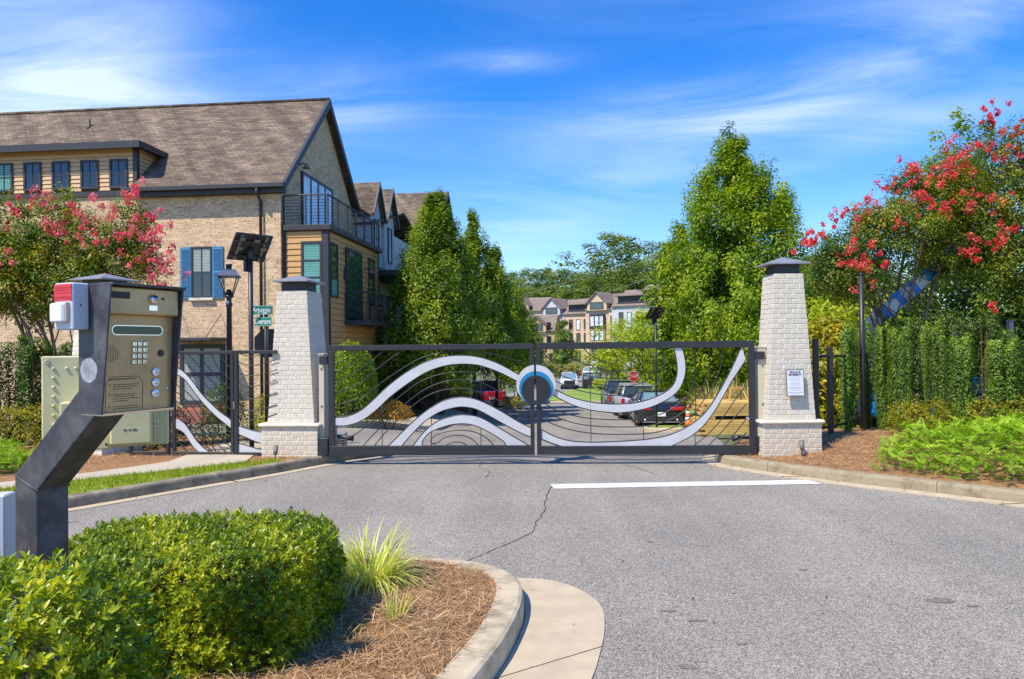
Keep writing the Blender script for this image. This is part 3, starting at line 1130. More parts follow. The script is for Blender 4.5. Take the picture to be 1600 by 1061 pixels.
o = blades('grass', [p for p in VERGE if p[1] > 6.5], 9000, lambda x, y: bed_left(x, y) + .01, .035, .075, LF['grass'], NR, .4, .007)
tag(o, 'short mown grass blades on the verge beside the left kerb', 'grass', kind='stuff')


def straw(name, label, poly, n, zf, rng, lo=.05, hi=.15):
    xs = [p[0] for p in poly]
    ys = [p[1] for p in poly]
    P = []
    while len(P) < n:
        x, y = rng.uniform(min(xs), max(xs)), rng.uniform(min(ys), max(ys))
        if inside(poly, x, y):
            P.append((x, y, zf(x, y) + rng.uniform(.0, .028)))
    P = np.array(P)
    a = rng.uniform(0, 6.283, n)
    d = np.stack([np.cos(a), np.sin(a), rng.normal(.05, .16, n)], 1)
    nr = np.stack([rng.normal(0, .3, n), rng.normal(0, .3, n), np.ones(n)], 1)
    tv = [(-.014, 0, 0), (.014, 0, 0), (.018, .5, .05), (-.010, .5, .05), (.0, 1, .0)]
    tt = [(0, 1, 2), (0, 2, 3), (3, 2, 4)]
    me = scatter(name, tv, tt, P, frames_n(nr, d), rng.uniform(lo, hi, n), rng.beta(1.6, 1.6, n), LF['straw'])
    return tag(link(name, me), label, 'mulch', kind='stuff')


straw('pine_straw', 'loose tan pine straw covering the island beside the hedge', [p for p in KIB if 2.6 < p[1] < 5.75 and p[0] > -1.9] + [(-1.9, 5.5), (-1.9, 2.6)], 20000, bed_isl, NR, .05, .13)
straw('pine_straw', 'tan pine straw around the foot of the right pillar', [(3.4, 11.3), (3.45, 10.65), (4.4, 9.65), (5.3, 8.85), (7.0, 11.5), (7.0, 12.6), (5.2, 12.6), (4.2, 12.2)], 9000, bed_right, NR, .07, .16)
straw('pine_straw', 'reddish pine straw scattered round the left pillar and fence', [(-6.9, 10.6), (-5.9, 10.7), (-5.5, 11.3), (-4.15, 11.3), (-4.05, 10.8), (-3.5, 10.75), (-3.15, 11.1), (-2.9, 11.5), (-3, 12.2), (-6.9, 12.2)], 5000, bed_left, NR, .06, .14)

# ------------------------------------------------------------------ brick pillars
BRICK_ME = {}


def brick_mesh(kind):
    if kind not in BRICK_ME:
        mbx = MB()
        mbx.box(-.5, .5, -.5, .5, -.5, .5, ch=.07)
        me = mbx.me('brick')
        me.materials.append(M[kind])
        BRICK_ME[kind] = me
    return BRICK_ME[kind]


def unit_box(name, w, d, h, m, parent, loc, rot, ch=.004):
    mbx = MB()
    mbx.box(-w / 2, w / 2, -d / 2, d / 2, -h / 2, h / 2, ch=ch)
    return mbx.build(name, m, parent, loc, rot)


def lay_face(parent, half, z0, z1, corner_fn, rng, vis, mats, joint=.007, bh=.0685, sink=0):
    """bricks on one face of a tapering pier. corner_fn(z) -> (left pt, right pt) in local xy; outward normal is right-hand of left->right"""
    course = bh + joint
    n = int(round((z1 - z0) / course))
    course = (z1 - z0) / n
    rest = MB()
    for c in range(n):
        zc = z0 + (c + .5) * course
        a, b = corner_fn(zc)
        a2, b2 = corner_fn(zc + .05)
        a, b, a2, b2 = map(Vector, (a, b, a2, b2))
        t = (b - a)
        L = t.length
        t.normalize()
        nrm = Vector((t.y, -t.x))
        lean = math.atan2(((a2 + b2) / 2 - (a + b) / 2).dot(-nrm), .05)
        ext = .004 if (c + half) % 2 == 0 else -.004
        s = -ext
        first = True
        bl = .200
        e = L + ext
        while s < e - .012:
            l = bl * (.5 if first and (c % 2) else 1.0) * rng.uniform(.97, 1.02)
            first = False
            x1 = min(s + l, e)
            if e - x1 < .05:
                x1 = e
            w = x1 - s
            mid = a + t * (s + w / 2)
            dz = rng.uniform(-.0015, .0015)
            pr = rng.uniform(.0005, .0032)
            cpt = mid + nrm * (pr - .03)
            rot = Matrix.Translation((cpt.x, cpt.y, zc + dz)) @ Matrix.Rotation(math.atan2(t.y, t.x), 4, 'Z') @ Matrix.Rotation(-lean, 4, 'X')
            sc = Matrix.Diagonal((max(w - joint, .01), .06, course - joint, 1))
            if vis:
                o = bpy.data.objects.new('brick', brick_mesh(mats[0] if rng.random() > .4 else mats[1]))
                COL.objects.link(o)
                o.parent = parent
                o.matrix_local = rot @ sc
            else:
                rest.box(-.5, .5, -.5, .5, -.5, .5, M=rot @ sc, ch=.07)
            s = x1
    return rest


def pillar(label, x, y, rz, z, bw, bd, bh_, tw0, td0, tw1, td1, th, cw, cd, kw, kd, side, dx0=0.0, group=None):
    """bw/bd base size, bh_ its height; shaft from tw0/td0 to tw1/td1; cap kw/kd over a collar cw/cd; side: +1 right flank seen, -1 left, 0 none"""
    rng = random.Random(int(abs(x) * 100))
    p = thing('brick_pillar', label, 'pillar', (x, y, z), rz, group)
    zs = bh_ + .055
    mbx = MB()
    e = .004
    mbx.box(-bw / 2 + e, bw / 2 - e, -bd / 2 + e, bd / 2 - e, -.3, bh_)
    mbx.build('base_core', M['mortar'], p)

    def sz(zz):
        t = (zz - zs) / th
        return tw0 + (tw1 - tw0) * t, td0 + (td1 - td0) * t
    mbx = MB()
    w0, d0 = sz(zs)
    w1, d1 = sz(zs + th)
    q = e
    lo = [(-w0 / 2 + q, -d0 / 2 + q), (w0 / 2 - q, -d0 / 2 + q), (w0 / 2 - q, d0 / 2 - q), (-w0 / 2 + q, d0 / 2 - q)]
    hi = [(-w1 / 2 + q, -d1 / 2 + q), (w1 / 2 - q, -d1 / 2 + q), (w1 / 2 - q, d1 / 2 - q), (-w1 / 2 + q, d1 / 2 - q)]
    mbx.add([(a[0], a[1], zs - .01) for a in lo] + [(a[0], a[1], zs + th) for a in hi], [(3, 2, 1, 0), (4, 5, 6, 7), (0, 1, 5, 4), (1, 2, 6, 5), (2, 3, 7, 6), (3, 0, 4, 7)])
    mbx.build('shaft_core', M['mortar'], p)
    rest = MB()
    for k in range(4):
        def cf(zz, k=k, base=False):
            w, d = (bw, bd) if base else sz(zz)
            c = [(-w / 2, -d / 2), (w / 2, -d / 2), (w / 2, d / 2), (-w / 2, d / 2)]
            return c[k], c[(k + 1) % 4]
        vis = side != 0 and (k == 0 or (k == 1 and side > 0) or (k == 3 and side < 0))
        for base in (True, False):
            z0, z1 = (-.02, bh_) if base else (zs, zs + th)
            r = lay_face(p, k, z0, z1, (lambda zz, b=base, kk=k: cf(zz, kk, b)), rng, vis, ('pbrick_base', 'pbrick_base') if base and True else ('pbrick', 'pbrick_b'))
            b0 = len(rest.v)
            rest.v += r.v
            rest.f += [[b0 + i for i in f] for f in r.f]
            rest.s += r.s
    if rest.v:
        rest.build('brickwork', M['pbrick'], p, kind='stuff')
    # rounded stone ledge
    mbx = MB()
    ov = .045
    mbx.box(-bw / 2 - ov, bw / 2 + ov, -bd / 2 - ov, bd / 2 + ov, bh_, bh_ + .055, ch=.02)
    mbx.build('ledge', M['pbrick'], p)
    zt = zs + th
    mbx = MB()
    mbx.box(-cw / 2, cw / 2, -cd / 2, cd / 2, zt, zt + .165, ch=.004)
    mbx.build('collar', M['cap_dark'], p)
    mbx = MB()
    zt += .165
    f_, g_ = kw / 2, kd / 2
    mbx.add([(-f_, -g_, zt - .02), (f_, -g_, zt - .02), (f_, g_, zt - .02), (-f_, g_, zt - .02), (-f_, -g_, zt), (f_, -g_, zt), (f_, g_, zt), (-f_, g_, zt), (0, 0, zt + .115)],
            [(3, 2, 1, 0), (0, 1, 5, 4), (1, 2, 6, 5), (2, 3, 7, 6), (3, 0, 4, 7), (4, 5, 8), (5, 6, 8), (6, 7, 8), (7, 4, 8)])
    mbx.build('cap', M['cap'], p)
    return p


PL = pillar('white painted brick gate pillar with solar light pole and street signs beside it', -3.50, 11.62, math.radians(-7), .10,
            .93, .86, .50, .78, .74, .50, .60, 2.12, .38, .48, .60, .76, 1, group='painted brick gate pillars')
PR = pillar('white painted brick gate pillar carrying the private property notice', 4.21, 10.92, math.radians(2), .13,
            .90, .56, .50, .75, .50, .45, .44, 2.22, .37, .37, .64, .56, -1, group='painted brick gate pillars')
P3 = pillar('painted brick pillar mostly hidden behind the keypad housing', -7.02, 12.15, math.radians(-20), .22,
            .95, .95, .50, .80, .80, .56, .60, 2.12, .48, .48, .76, .76, 0, group='painted brick gate pillars')


def spot_light(label, x, y, z, tilt):
    t = thing('ground_spotlight', label, 'spotlight', (x, y, z))
    mbx = MB()
    mbx.tube([(0, 0, -.06), (0, 0, .05)], .010, 6)
    mbx.build('stake', M['plastic'], t)
    mbx = MB()
    mbx.tube([(0, 0, .04), (0, .02, .09), (0, .05, .17)], [.028, .034, .036], 10)
    mbx.build('lamp_head', M['solar_bar'], t, rot=(0, tilt, 0))


spot_light('small grey ground spotlight in front of the left pillar', -3.72, 11.02, .15, 0)
spot_light('small grey ground spotlight in front of the notice pillar', 4.30, 10.50, .22, .1)


def font(name, txt, size, m, parent, loc, rot, ext=.002, align='CENTER', sx=1.0, bold=0.0):
    cu = bpy.data.curves.new(name, 'FONT')
    cu.body = txt
    cu.size = size
    cu.align_x = align
    cu.align_y = 'CENTER'
    cu.extrude = ext
    cu.offset = bold
    cu.resolution_u = 3
    o = bpy.data.objects.new(name + '_tmp', cu)
    COL.objects.link(o)
    bpy.context.view_layer.update()
    dg = bpy.context.evaluated_depsgraph_get()
    me = bpy.data.meshes.new_from_object(o.evaluated_get(dg))
    me.name = name
    bpy.data.objects.remove(o)
    bpy.data.curves.remove(cu)
    me.materials.clear()
    r = link(name, me, parent, m, loc, rot)
    r.scale = (sx, 1, 1)
    return r


# notice on the right pillar
def notice():
    t = thing('notice_sign', 'grey framed PRIVATE PROPERTY notice fixed to the right pillar', 'sign')
    t.parent = None
    t.matrix_world = PR.matrix_basis @ Matrix.Translation((.03, -.345, .92)) @ Matrix.Rotation(math.radians(-3.5), 4, 'X')
    w, h = .27, .40
    mbx = MB()
    mbx.box(-w / 2, w / 2, 0, .022, 0, h, ch=.003)
    mbx.build('sign_frame', M['solar_bar'], t)
    mbx = MB()
    mbx.box(-w / 2 + .012, w / 2 - .012, -.003, .0, .012, h - .012)
    mbx.build('sign_panel', M['signpaper'], t)
    rx = (math.pi / 2, 0, 0)
    font('lettering', 'PRIVATE', .048, M['ink'], t, (0, -.0045, h - .045), rx, .001, sx=.95, bold=.0012)
    font('lettering', 'PROPERTY', .048, M['ink'], t, (0, -.0045, h - .083), rx, .001, sx=.9, bold=.0012)
    rr = random.Random(2)
    # the small print, too fine to read in the photograph
    mbx = MB()
    for i, (hw, wt) in enumerate([(.10, .004), (.09, .004), (.095, .004), (.0, 0), (.07, .007), (.08, .004), (.075, .004), (.0, 0), (.10, .009), (.085, .004), (.09, .004), (.0, 0), (.115, .008), (.06, .004)]):
        z = h - .125 - i * .0185
        if hw == 0:
            continue
        x = -hw
        while x < hw - .004:
            l = rr.uniform(.006, .022)
            x1 = min(x + l, hw)
            mbx.box(x, x1, -.0042, -.003, z - wt / 2, z + wt / 2)
            x = x1 + .0045
    mbx.build('fine_print', M['grey_ink'], t, kind='stuff')


notice()

# ------------------------------------------------------------------ the swinging gate (outlines measured on the photograph, built in the gate's own plane)
GA, GB = Vector((-2.90, 11.15, 0)), Vector((3.72, 10.83, 0))
GU = (GB - GA).normalized()
GN = Vector((GU.y, -GU.x, 0))                      # towards the road


def plane_uv(px, py, A, U, Nn):
    d = ray(px, py)
    o = Vector((0, 0, EYE))
    t = (A - o).dot(Nn) / d.dot(Nn)
    p = o + d * t
    return ((p - A).dot(U), p.z)


def smooth_curve(pts, per=6):
    P = [Vector(p) for p in pts]
    out = []
    for i in range(len(P) - 1):
        p0, p1, p2, p3 = P[max(i - 1, 0)], P[i], P[i + 1], P[min(i + 2, len(P) - 1)]
        for k in range(per):
            t = k / per
            out.append(0.5 * ((2 * p1) + (p2 - p0) * t + (2 * p0 - 5 * p1 + 4 * p2 - p3) * t * t + (3 * p1 - p0 - 3 * p2 + p3) * t ** 3))
    out.append(P[-1])
    return out


class Plane:
    def __init__(self, A, U, x0, y0, z, origin_u):
        self.A, self.U, self.N = A, U, Vector((U.y, -U.x, 0))
        self.x0, self.y0, self.z, self.ou = x0, y0, z, origin_u

    def pts(self, c, x0=None, y0=None, z=None):
        x0 = self.x0 if x0 is None else x0
        y0 = self.y0 if y0 is None else y0
        z = self.z if z is None else z
        out = []
        for X, Y in c:
            u, w = plane_uv(x0 + X / z, y0 + Y / z, self.A, self.U, self.N)
            out.append((u - self.ou, w))
        return out


def rod(parent, pl, c, r=.0085, name='rod', **kw):
    p = smooth_curve(pl.pts(c, **kw), 5)
    mbx = MB()
    mbx.tube([(q.x, 0, q.y) for q in p], r, 6)
    return mbx.build(name, M['metal'], parent)


def band(parent, pl, up, lo, name='wave_band', th=.012, edge=.010, **kw):
    a = resample_n([tuple(q) for q in smooth_curve(pl.pts(up, **kw), 6)], 48)
    b = resample_n([tuple(q) for q in smooth_curve(pl.pts(lo, **kw), 6)], 48)
    poly = a + b[::-1]
    mbx = MB()
    n = len(a)
    for s, y in ((0, -th / 2), (1, th / 2)):
        vs = [(q[0], y, q[1]) for q in a] + [(q[0], y, q[1]) for q in b]
        mbx.add(vs, [((i, n + i, n + i + 1, i + 1) if s == 0 else (i, i + 1, n + i + 1, n + i)) for i in range(n - 1)])
    o = mbx.build(name, M['silver'], parent)
    for q in (a, b):
        m2 = MB()
        m2.tube([(p[0], 0, p[1]) for p in q], edge, 6)
        m2.build('edge_rod', M['metal'], o)
    return o


def resample_n(p, n):
    P = [Vector(q) for q in p]
    d = [0]
    for a, b in zip(P, P[1:]):
        d.append(d[-1] + (b - a).length)
    out = []
    j = 0
    for i in range(n):
        s = d[-1] * i / (n - 1)
        while j < len(d) - 2 and d[j + 1] < s:
            j += 1
        t = (s - d[j]) / max(d[j + 1] - d[j], 1e-9)
        q = P[j].lerp(P[j + 1], min(1, max(0, t)))
        out.append((q.x, q.y))
    return out


def rail(parent, name, x0, x1, z0, z1, dep=.05, m='metal', y=0):
    mbx = MB()
    mbx.box(x0, x1, y - dep / 2, y + dep / 2, z0, z1, ch=.005)
    return mbx.build(name, M[m], parent)


def halfdisc(parent, name, cx, cz, r, y0, y1, left, m, cut):
    n = 28
    pts = []
    for k in range(n + 1):
        a = math.pi / 2 + math.pi * k / n if left else -math.pi / 2 + math.pi * k / n
        x, z = cx + r * math.cos(a), cz + r * math.sin(a)
        pts.append((min(x, cut) if left else max(x, cut), z))
    # clean order, ccw seen from the road
    mbx = MB()
    mbx.add([(p[0], y0, p[1]) for p in pts] + [(p[0], y1, p[1]) for p in pts], [list(range(n + 1)), list(range(n + 1, 2 * n + 2))[::-1]])
    N_ = n + 1
    for k in range(N_):
        j = (k + 1) % N_
        mbx.f.append([k, N_ + k, N_ + j, j])
        mbx.s.append(False)
    return mbx.build(name, M[m], parent)


def gate_leaves():
    rz = math.atan2(GU.y, GU.x)
    pl = Plane(GA, GU, 400, 410, 3.422, 0)
    L = thing('gate_leaf', 'dark metal driveway gate leaf with silver hill shaped waves hung on the left pillar', 'gate', GA, rz, 'driveway gate leaves')
    # left leaf frame
    TL, TR_ = pl.pts([(402, 430), (1485, 430)])
    zt, zb = 1.885, .150
    xr = pl.pts([(1486, 600)])[0][0]
    x0 = -.01
    rail(L, 'top_rail', x0, xr, zt - .085, zt, .06)
    rail(L, 'bottom_rail', x0, xr, zb, zb + .150, .07)
    rail(L, 'stile', x0, x0 + .095, zb + .152, zt - .087, .06)
    rail(L, 'stile', xr - .062, xr, zb + .152, zt - .087, .06)
    band(L, pl, [(420, 828), (480, 826), (555, 795), (620, 742), (700, 666), (800, 590), (900, 535), (1000, 505), (1100, 497), (1200, 508), (1300, 543), (1400, 598), (1440, 624)],
         [(420, 872), (480, 872), (560, 848), (640, 792), (720, 717), (820, 642), (920, 582), (1020, 550), (1120, 543), (1200, 552), (1300, 587), (1390, 632), (1430, 655)])
    band(L, pl, [(700, 990), (760, 930), (850, 842), (930, 780), (1010, 737), (1100, 720), (1190, 737), (1300, 790), (1400, 850), (1472, 886)],
         [(772, 990), (830, 922), (900, 852), (980, 800), (1060, 776), (1120, 773), (1190, 790), (1300, 850), (1400, 904), (1472, 934)])
    band(L, pl, [(833, 990), (900, 905), (970, 850), (1060, 820), (1120, 815), (1200, 830), (1300, 885), (1400, 945), (1470, 985)],
         [(888, 990), (893, 950), (940, 903), (1030, 870), (1110, 862), (1180, 875), (1260, 915), (1325, 958), (1340, 992)])
    for c in ([(420, 765), (560, 722), (700, 622), (850, 527), (950, 490), (1080, 474), (1200, 478), (1330, 505), (1470, 560)],
              [(420, 705), (560, 640), (660, 560), (740, 500), (800, 460)], [(420, 648), (540, 582), (630, 515), (700, 460)],
              [(420, 595), (520, 540), (590, 495), (640, 460)], [(420, 548), (500, 505), (560, 460)], [(420, 512), (470, 490), (505, 460)],
              [(430, 962), (520, 925), (610, 860), (700, 775), (790, 700), (870, 642), (960, 605), (1040, 590), (1120, 586), (1200, 593), (1300, 625), (1400, 680), (1470, 716)],
              [(565, 990), (640, 908), (760, 792), (870, 700), (960, 652), (1050, 630), (1110, 628), (1200, 642), (1300, 690), (1400, 755), (1470, 800)],
              [(625, 990), (700, 900), (800, 800), (900, 722), (990, 685), (1080, 675), (1160, 683), (1260, 720), (1360, 775), (1470, 838)],
              [(960, 972), (940, 966), (938, 945), (970, 920), (1040, 902), (1110, 898), (1180, 911), (1240, 945), (1280, 990)],
              [(945, 968), (975, 962), (1010, 936), (1070, 924), (1130, 932), (1170, 958), (1195, 990)],
              [(1000, 990), (1040, 966), (1080, 961), (1112, 968), (1142, 990)]):
        rod(L, pl, c)
    for X, a, b in ((675, 765, 990), (938, 462, 500), (938, 600, 655), (938, 800, 990), (1203, 460, 510), (1203, 555, 730), (1203, 800, 830), (1203, 880, 990)):
        rod(L, pl, [(X, a), (X, b)], .0065, 'upright_rod')
    # hinge blocks
    mbx = MB()
    mbx.box(-.15, -.013, -.05, .05, zt - .30, zt - .16, ch=.01)
    mbx.build('hinge', M['metal'], L)
    mbx = MB()
    mbx.box(-.15, -.013, -.06, .06, zb + .02, zb + .28, ch=.01)
    mbx.tube([(.10, .06, zb + .30), (.26, .07, zb + .27), (.36, .08, zb + .25)], [.02, .03, .045], 8)
    mbx.build('hinge', M['metal'], L)
    # right leaf
    pr = Plane(GA, GU, 790, 500, 3.902, 0)
    G = thing('gate_leaf', 'dark metal driveway gate leaf with silver hook shaped sweeps hung on the notice pillar', 'gate', GB, rz, 'driveway gate leaves')
    gl = (GB - GA).length
    pr.ou = gl
    xl = pr.pts([(189, 500)])[0][0]
    rail(G, 'top_rail', xl, .0, zt - .095, zt + .01, .06)
    rail(G, 'bottom_rail', xl, .02, zb, zb + .135, .07)
    rail(G, 'stile', xl, xl + .068, zb + .137, zt - .097, .06)
    rail(G, 'stile', -.085, .01, zb + .137, zt - .097, .06)
    band(G, pr, [(290, 418), (400, 470), (500, 497), (600, 510), (700, 512), (800, 503), (900, 475), (980, 435), (1025, 390), (1045, 330), (1045, 270), (1035, 210), (1020, 155)],
         [(275, 450), (380, 505), (480, 540), (600, 560), (700, 565), (800, 552), (900, 525), (1000, 475), (1060, 420), (1090, 350), (1098, 290), (1090, 220), (1070, 155)])
    band(G, pr, [(212, 665), (300, 710), (400, 738), (520, 745), (650, 742), (780, 735), (900, 722), (1000, 700), (1100, 655), (1180, 600), (1240, 535), (1300, 440), (1350, 350), (1390, 270), (1425, 190), (1440, 155)],
         [(212, 722), (300, 757), (400, 783), (520, 786), (650, 786), (780, 786), (900, 784), (980, 778), (1060, 745), (1140, 700), (1210, 640), (1270, 560), (1330, 460), (1380, 370), (1420, 310), (1462, 245)])
    for c in ([(200, 165), (280, 250), (370, 300), (470, 335), (580, 352), (680, 355), (770, 340), (820, 300), (838, 250), (825, 150)],
              [(450, 150), (520, 215), (590, 250), (650, 265), (678, 248), (665, 205), (610, 150)],
              [(320, 150), (430, 245), (550, 290), (680, 314), (750, 296), (768, 258), (745, 205), (690, 150)],
              [(200, 235), (290, 310), (400, 360), (560, 392), (700, 405), (800, 392), (870, 350), (902, 290), (895, 225), (850, 150)],
              [(300, 370), (400, 415), (520, 445), (680, 460), (830, 440), (920, 395), (960, 330), (970, 255), (955, 150)],
              [(205, 485), (300, 545), (400, 580), (520, 600), (680, 608), (840, 600), (980, 560), (1080, 490), (1130, 430), (1155, 340), (1157, 250), (1140, 150)],
              [(205, 540), (330, 600), (480, 640), (680, 652), (860, 645), (1000, 610), (1100, 545), (1180, 450), (1225, 350), (1242, 260), (1240, 150)],
              [(205, 595), (330, 650), (480, 685), (680, 698), (880, 690), (1020, 655), (1130, 590), (1220, 470), (1280, 370), (1315, 270), (1328, 150)],
              [(205, 722), (280, 752), (375, 785)],
              [(1120, 785), (1230, 700), (1320, 600), (1390, 500), (1465, 398)], [(1218, 785), (1310, 690), (1380, 610), (1468, 512)],
              [(1305, 785), (1390, 700), (1468, 602)], [(1382, 785), (1420, 740), (1470, 682)]):
        rod(G, pr, c)
    for X, a, b in ((515, 150, 745), (835, 150, 735), (1155, 150, 660), (1155, 690, 790)):
        rod(G, pr, [(X - 2, a), (X + 6, b)], .0065, 'upright_rod')
    mbx = MB()
    mbx.box(.012, .15, -.05, .05, zt - .28, zt - .16, ch=.01)
    mbx.build('hinge', M['metal'], G)
    mbx = MB()
    mbx.box(.022, .16, -.06, .06, zb + .06, zb + .28, ch=.01)
    mbx.tube([(-.33, .08, zb + .22), (-.22, .07, zb + .25), (-.08, .06, zb + .24)], [.045, .03, .02], 8)
    mbx.build('hinge', M['metal'], G)
    # round emblem, one half on each leaf, proud of the frames
    cu = (xr + (gl + xl)) / 2 + .012
    cz = pr.pts([(182, 392)])[0][1]
    cut_l, cut_r = xr + .003, xl - .003
    for (r, dz, y, m, nm) in ((.305, .0, -.048, 'silver', 'white_disc'), (.262, -.055, -.066, 'blue', 'blue_disc'), (.225, -.085, -.084, 'black', 'black_disc')):
        halfdisc(L, nm, cu, cz + dz, r, y, y + .014, True, m, cut_l)
        halfdisc(G, nm, cu - gl, cz + dz, r, y, y + .014, False, m, cut_r)
    return L, G


gate_leaves()


# beige gate posts / operator channels beside the pillars
def operator_post(label, x, y, z, w, d, h, rz):
    t = thing('gate_post', label, 'post', (x, y, z), rz)
    mbx = MB()
    mbx.box(-w / 2, w / 2, -d / 2, d / 2, -.1, h, ch=.006)
    mbx.build('channel', M['beige'], t)
    mbx = MB()
    mbx.box(-w / 2 - .008, w / 2 + .008, -d / 2 - .008, d / 2 + .008, h, h + .02, ch=.004)
    mbx.build('post_cap', M['beige'], t)
    mbx = MB()
    for k in (.35, .9, 1.5):
        mbx.lathe([(.016, 0), (.016, .012), (.008, .016)], 8, M=Matrix.Translation((0, -d / 2, k)) @ Matrix.Rotation(math.pi / 2, 4, 'X'))
    mbx.build('bolt', M['solar_bar'], t)


operator_post('beige steel gate post between the left pillar and its gate leaf', -3.03, 11.32, .02, .09, .20, 1.72, math.radians(-7))
operator_post('beige steel gate post between the notice pillar and its gate leaf', 3.84, 10.92, .02, .12, .20, 1.76, 0)


# ------------------------------------------------------------------ pedestrian fence left of the pillar
FA, FB = Vector((-6.55, 11.62, 0)), Vector((-3.92, 11.30, 0))
FU = (FB - FA).normalized()


def ped_fence():
    rz = math.atan2(FU.y, FU.x)
    pl = Plane(FA, FU, 200, 540, 5.583, 0)
    zt = pl.pts([(700, 46)])[0][1]
    zb = pl.pts([(700, 972)])[0][1]
    X = lambda v: pl.pts([(v, 500)])[0][0]
    g = thing('pedestrian_gate', 'narrow dark metal pedestrian gate with a silver wave beside the keypad', 'gate', FA, rz)
    a, b = X(388), X(926)
    rail(g, 'top_rail', a, b, zt - .055, zt, .05)
    rail(g, 'bottom_rail', a, b, zb, zb + .085, .05)
    rail(g, 'stile', a, a + .055, zb + .087, zt - .057, .05)
    rail(g, 'stile', b - .052, b, zb + .087, zt - .057, .05)
    band(g, pl, [(395, 165), (440, 195), (500, 240), (560, 305), (640, 415), (720, 500), (800, 575), (870, 625), (902, 652)],
         [(395, 235), (440, 258), (490, 290), (550, 365), (630, 470), (710, 560), (790, 635), (860, 690), (902, 726)])
    band(g, pl, [(415, 635), (450, 645), (500, 685), (550, 755), (600, 830), (660, 890), (725, 935)],
         [(415, 722), (450, 735), (495, 770), (540, 840), (580, 895), (625, 936), (640, 945)])
    for c in ([(430, 85), (560, 205), (700, 365), (800, 470), (902, 565)], [(520, 70), (640, 205), (760, 345), (902, 482)], [(615, 70), (700, 190), (800, 300), (902, 388)],
              [(725, 70), (775, 175), (850, 260), (902, 300)], [(800, 70), (850, 150), (902, 196)],
              [(415, 335), (500, 395), (600, 500), (700, 640), (800, 790), (902, 890)], [(415, 400), (500, 465), (600, 590), (700, 745), (780, 850), (850, 930)],
              [(415, 480), (500, 545), (590, 660), (680, 790), (770, 930)], [(415, 555), (500, 620), (590, 745), (660, 850), (740, 930)], [(415, 815), (470, 870), (520, 930)]):
        rod(g, pl, c, .008)
    rod(g, pl, [(658, 60), (658, 440)], .007, 'upright_rod')
    rod(g, pl, [(658, 500), (658, 860)], .007, 'upright_rod')
    mbx = MB()
    mbx.box(b + .002, b + .03, -.045, -.02, .88, 1.0, ch=.003)
    mbx.build('latch', M['solar_bar'], g)
    # panel between the small gate and the pillar
    f = thing('fence_panel', 'short dark metal fence panel joining the pedestrian gate to the left pillar', 'fence', FA, rz, 'metal fence panels by the pedestrian gate')
    a2, b2 = X(931), X(1300)
    rail(f, 'post', a2, a2 + .062, .05, zt, .06)
    rail(f, 'top_rail', a2 + .064, b2, zt - .055, zt, .05)
    rail(f, 'bottom_rail', a2 + .064, b2, zb + .02, zb + .085, .05)
    band(f, pl, [(955, 695), (1030, 722), (1130, 750), (1250, 765)], [(955, 770), (1030, 800), (1130, 842), (1250, 870)])
    band(f, pl, [(955, 850), (1030, 870), (1130, 900), (1250, 920)], [(955, 938), (1030, 938), (1130, 938), (1250, 938)])
    for k, z in enumerate((70, 150, 240, 330, 440, 545, 625)):
        rod(f, pl, [(958, z - 10), (1010, z + 14), (1080, z + 24), (1160, z + 12), (1300, z - 30)], .0075)
    # panel left of it, half hidden by the cabinet
    e = thing('fence_panel', 'short dark metal fence panel between the hidden pillar and the pedestrian gate', 'fence', FA, rz, 'metal fence panels by the pedestrian gate')
    a3, b3 = X(12), X(362)
    rail(e, 'post', b3 - .06, b3, .02, zt, .06)
    rail(e, 'post', a3, a3 + .05, zb, zt - .057, .05)
    rail(e, 'top_rail', a3, b3 - .062, zt - .055, zt, .05)
    rail(e, 'bottom_rail', a3 + .052, b3 - .062, zb, zb + .085, .05)
    band(e, pl, [(60, 790), (150, 745), (250, 680), (335, 635)], [(60, 870), (150, 830), (250, 765), (335, 722)])
    for z in (120, 220, 320, 420, 520):
        rod(e, pl, [(40, z + 60), (130, z + 30), (230, z), (335, z - 40)], .0075)


ped_fence()


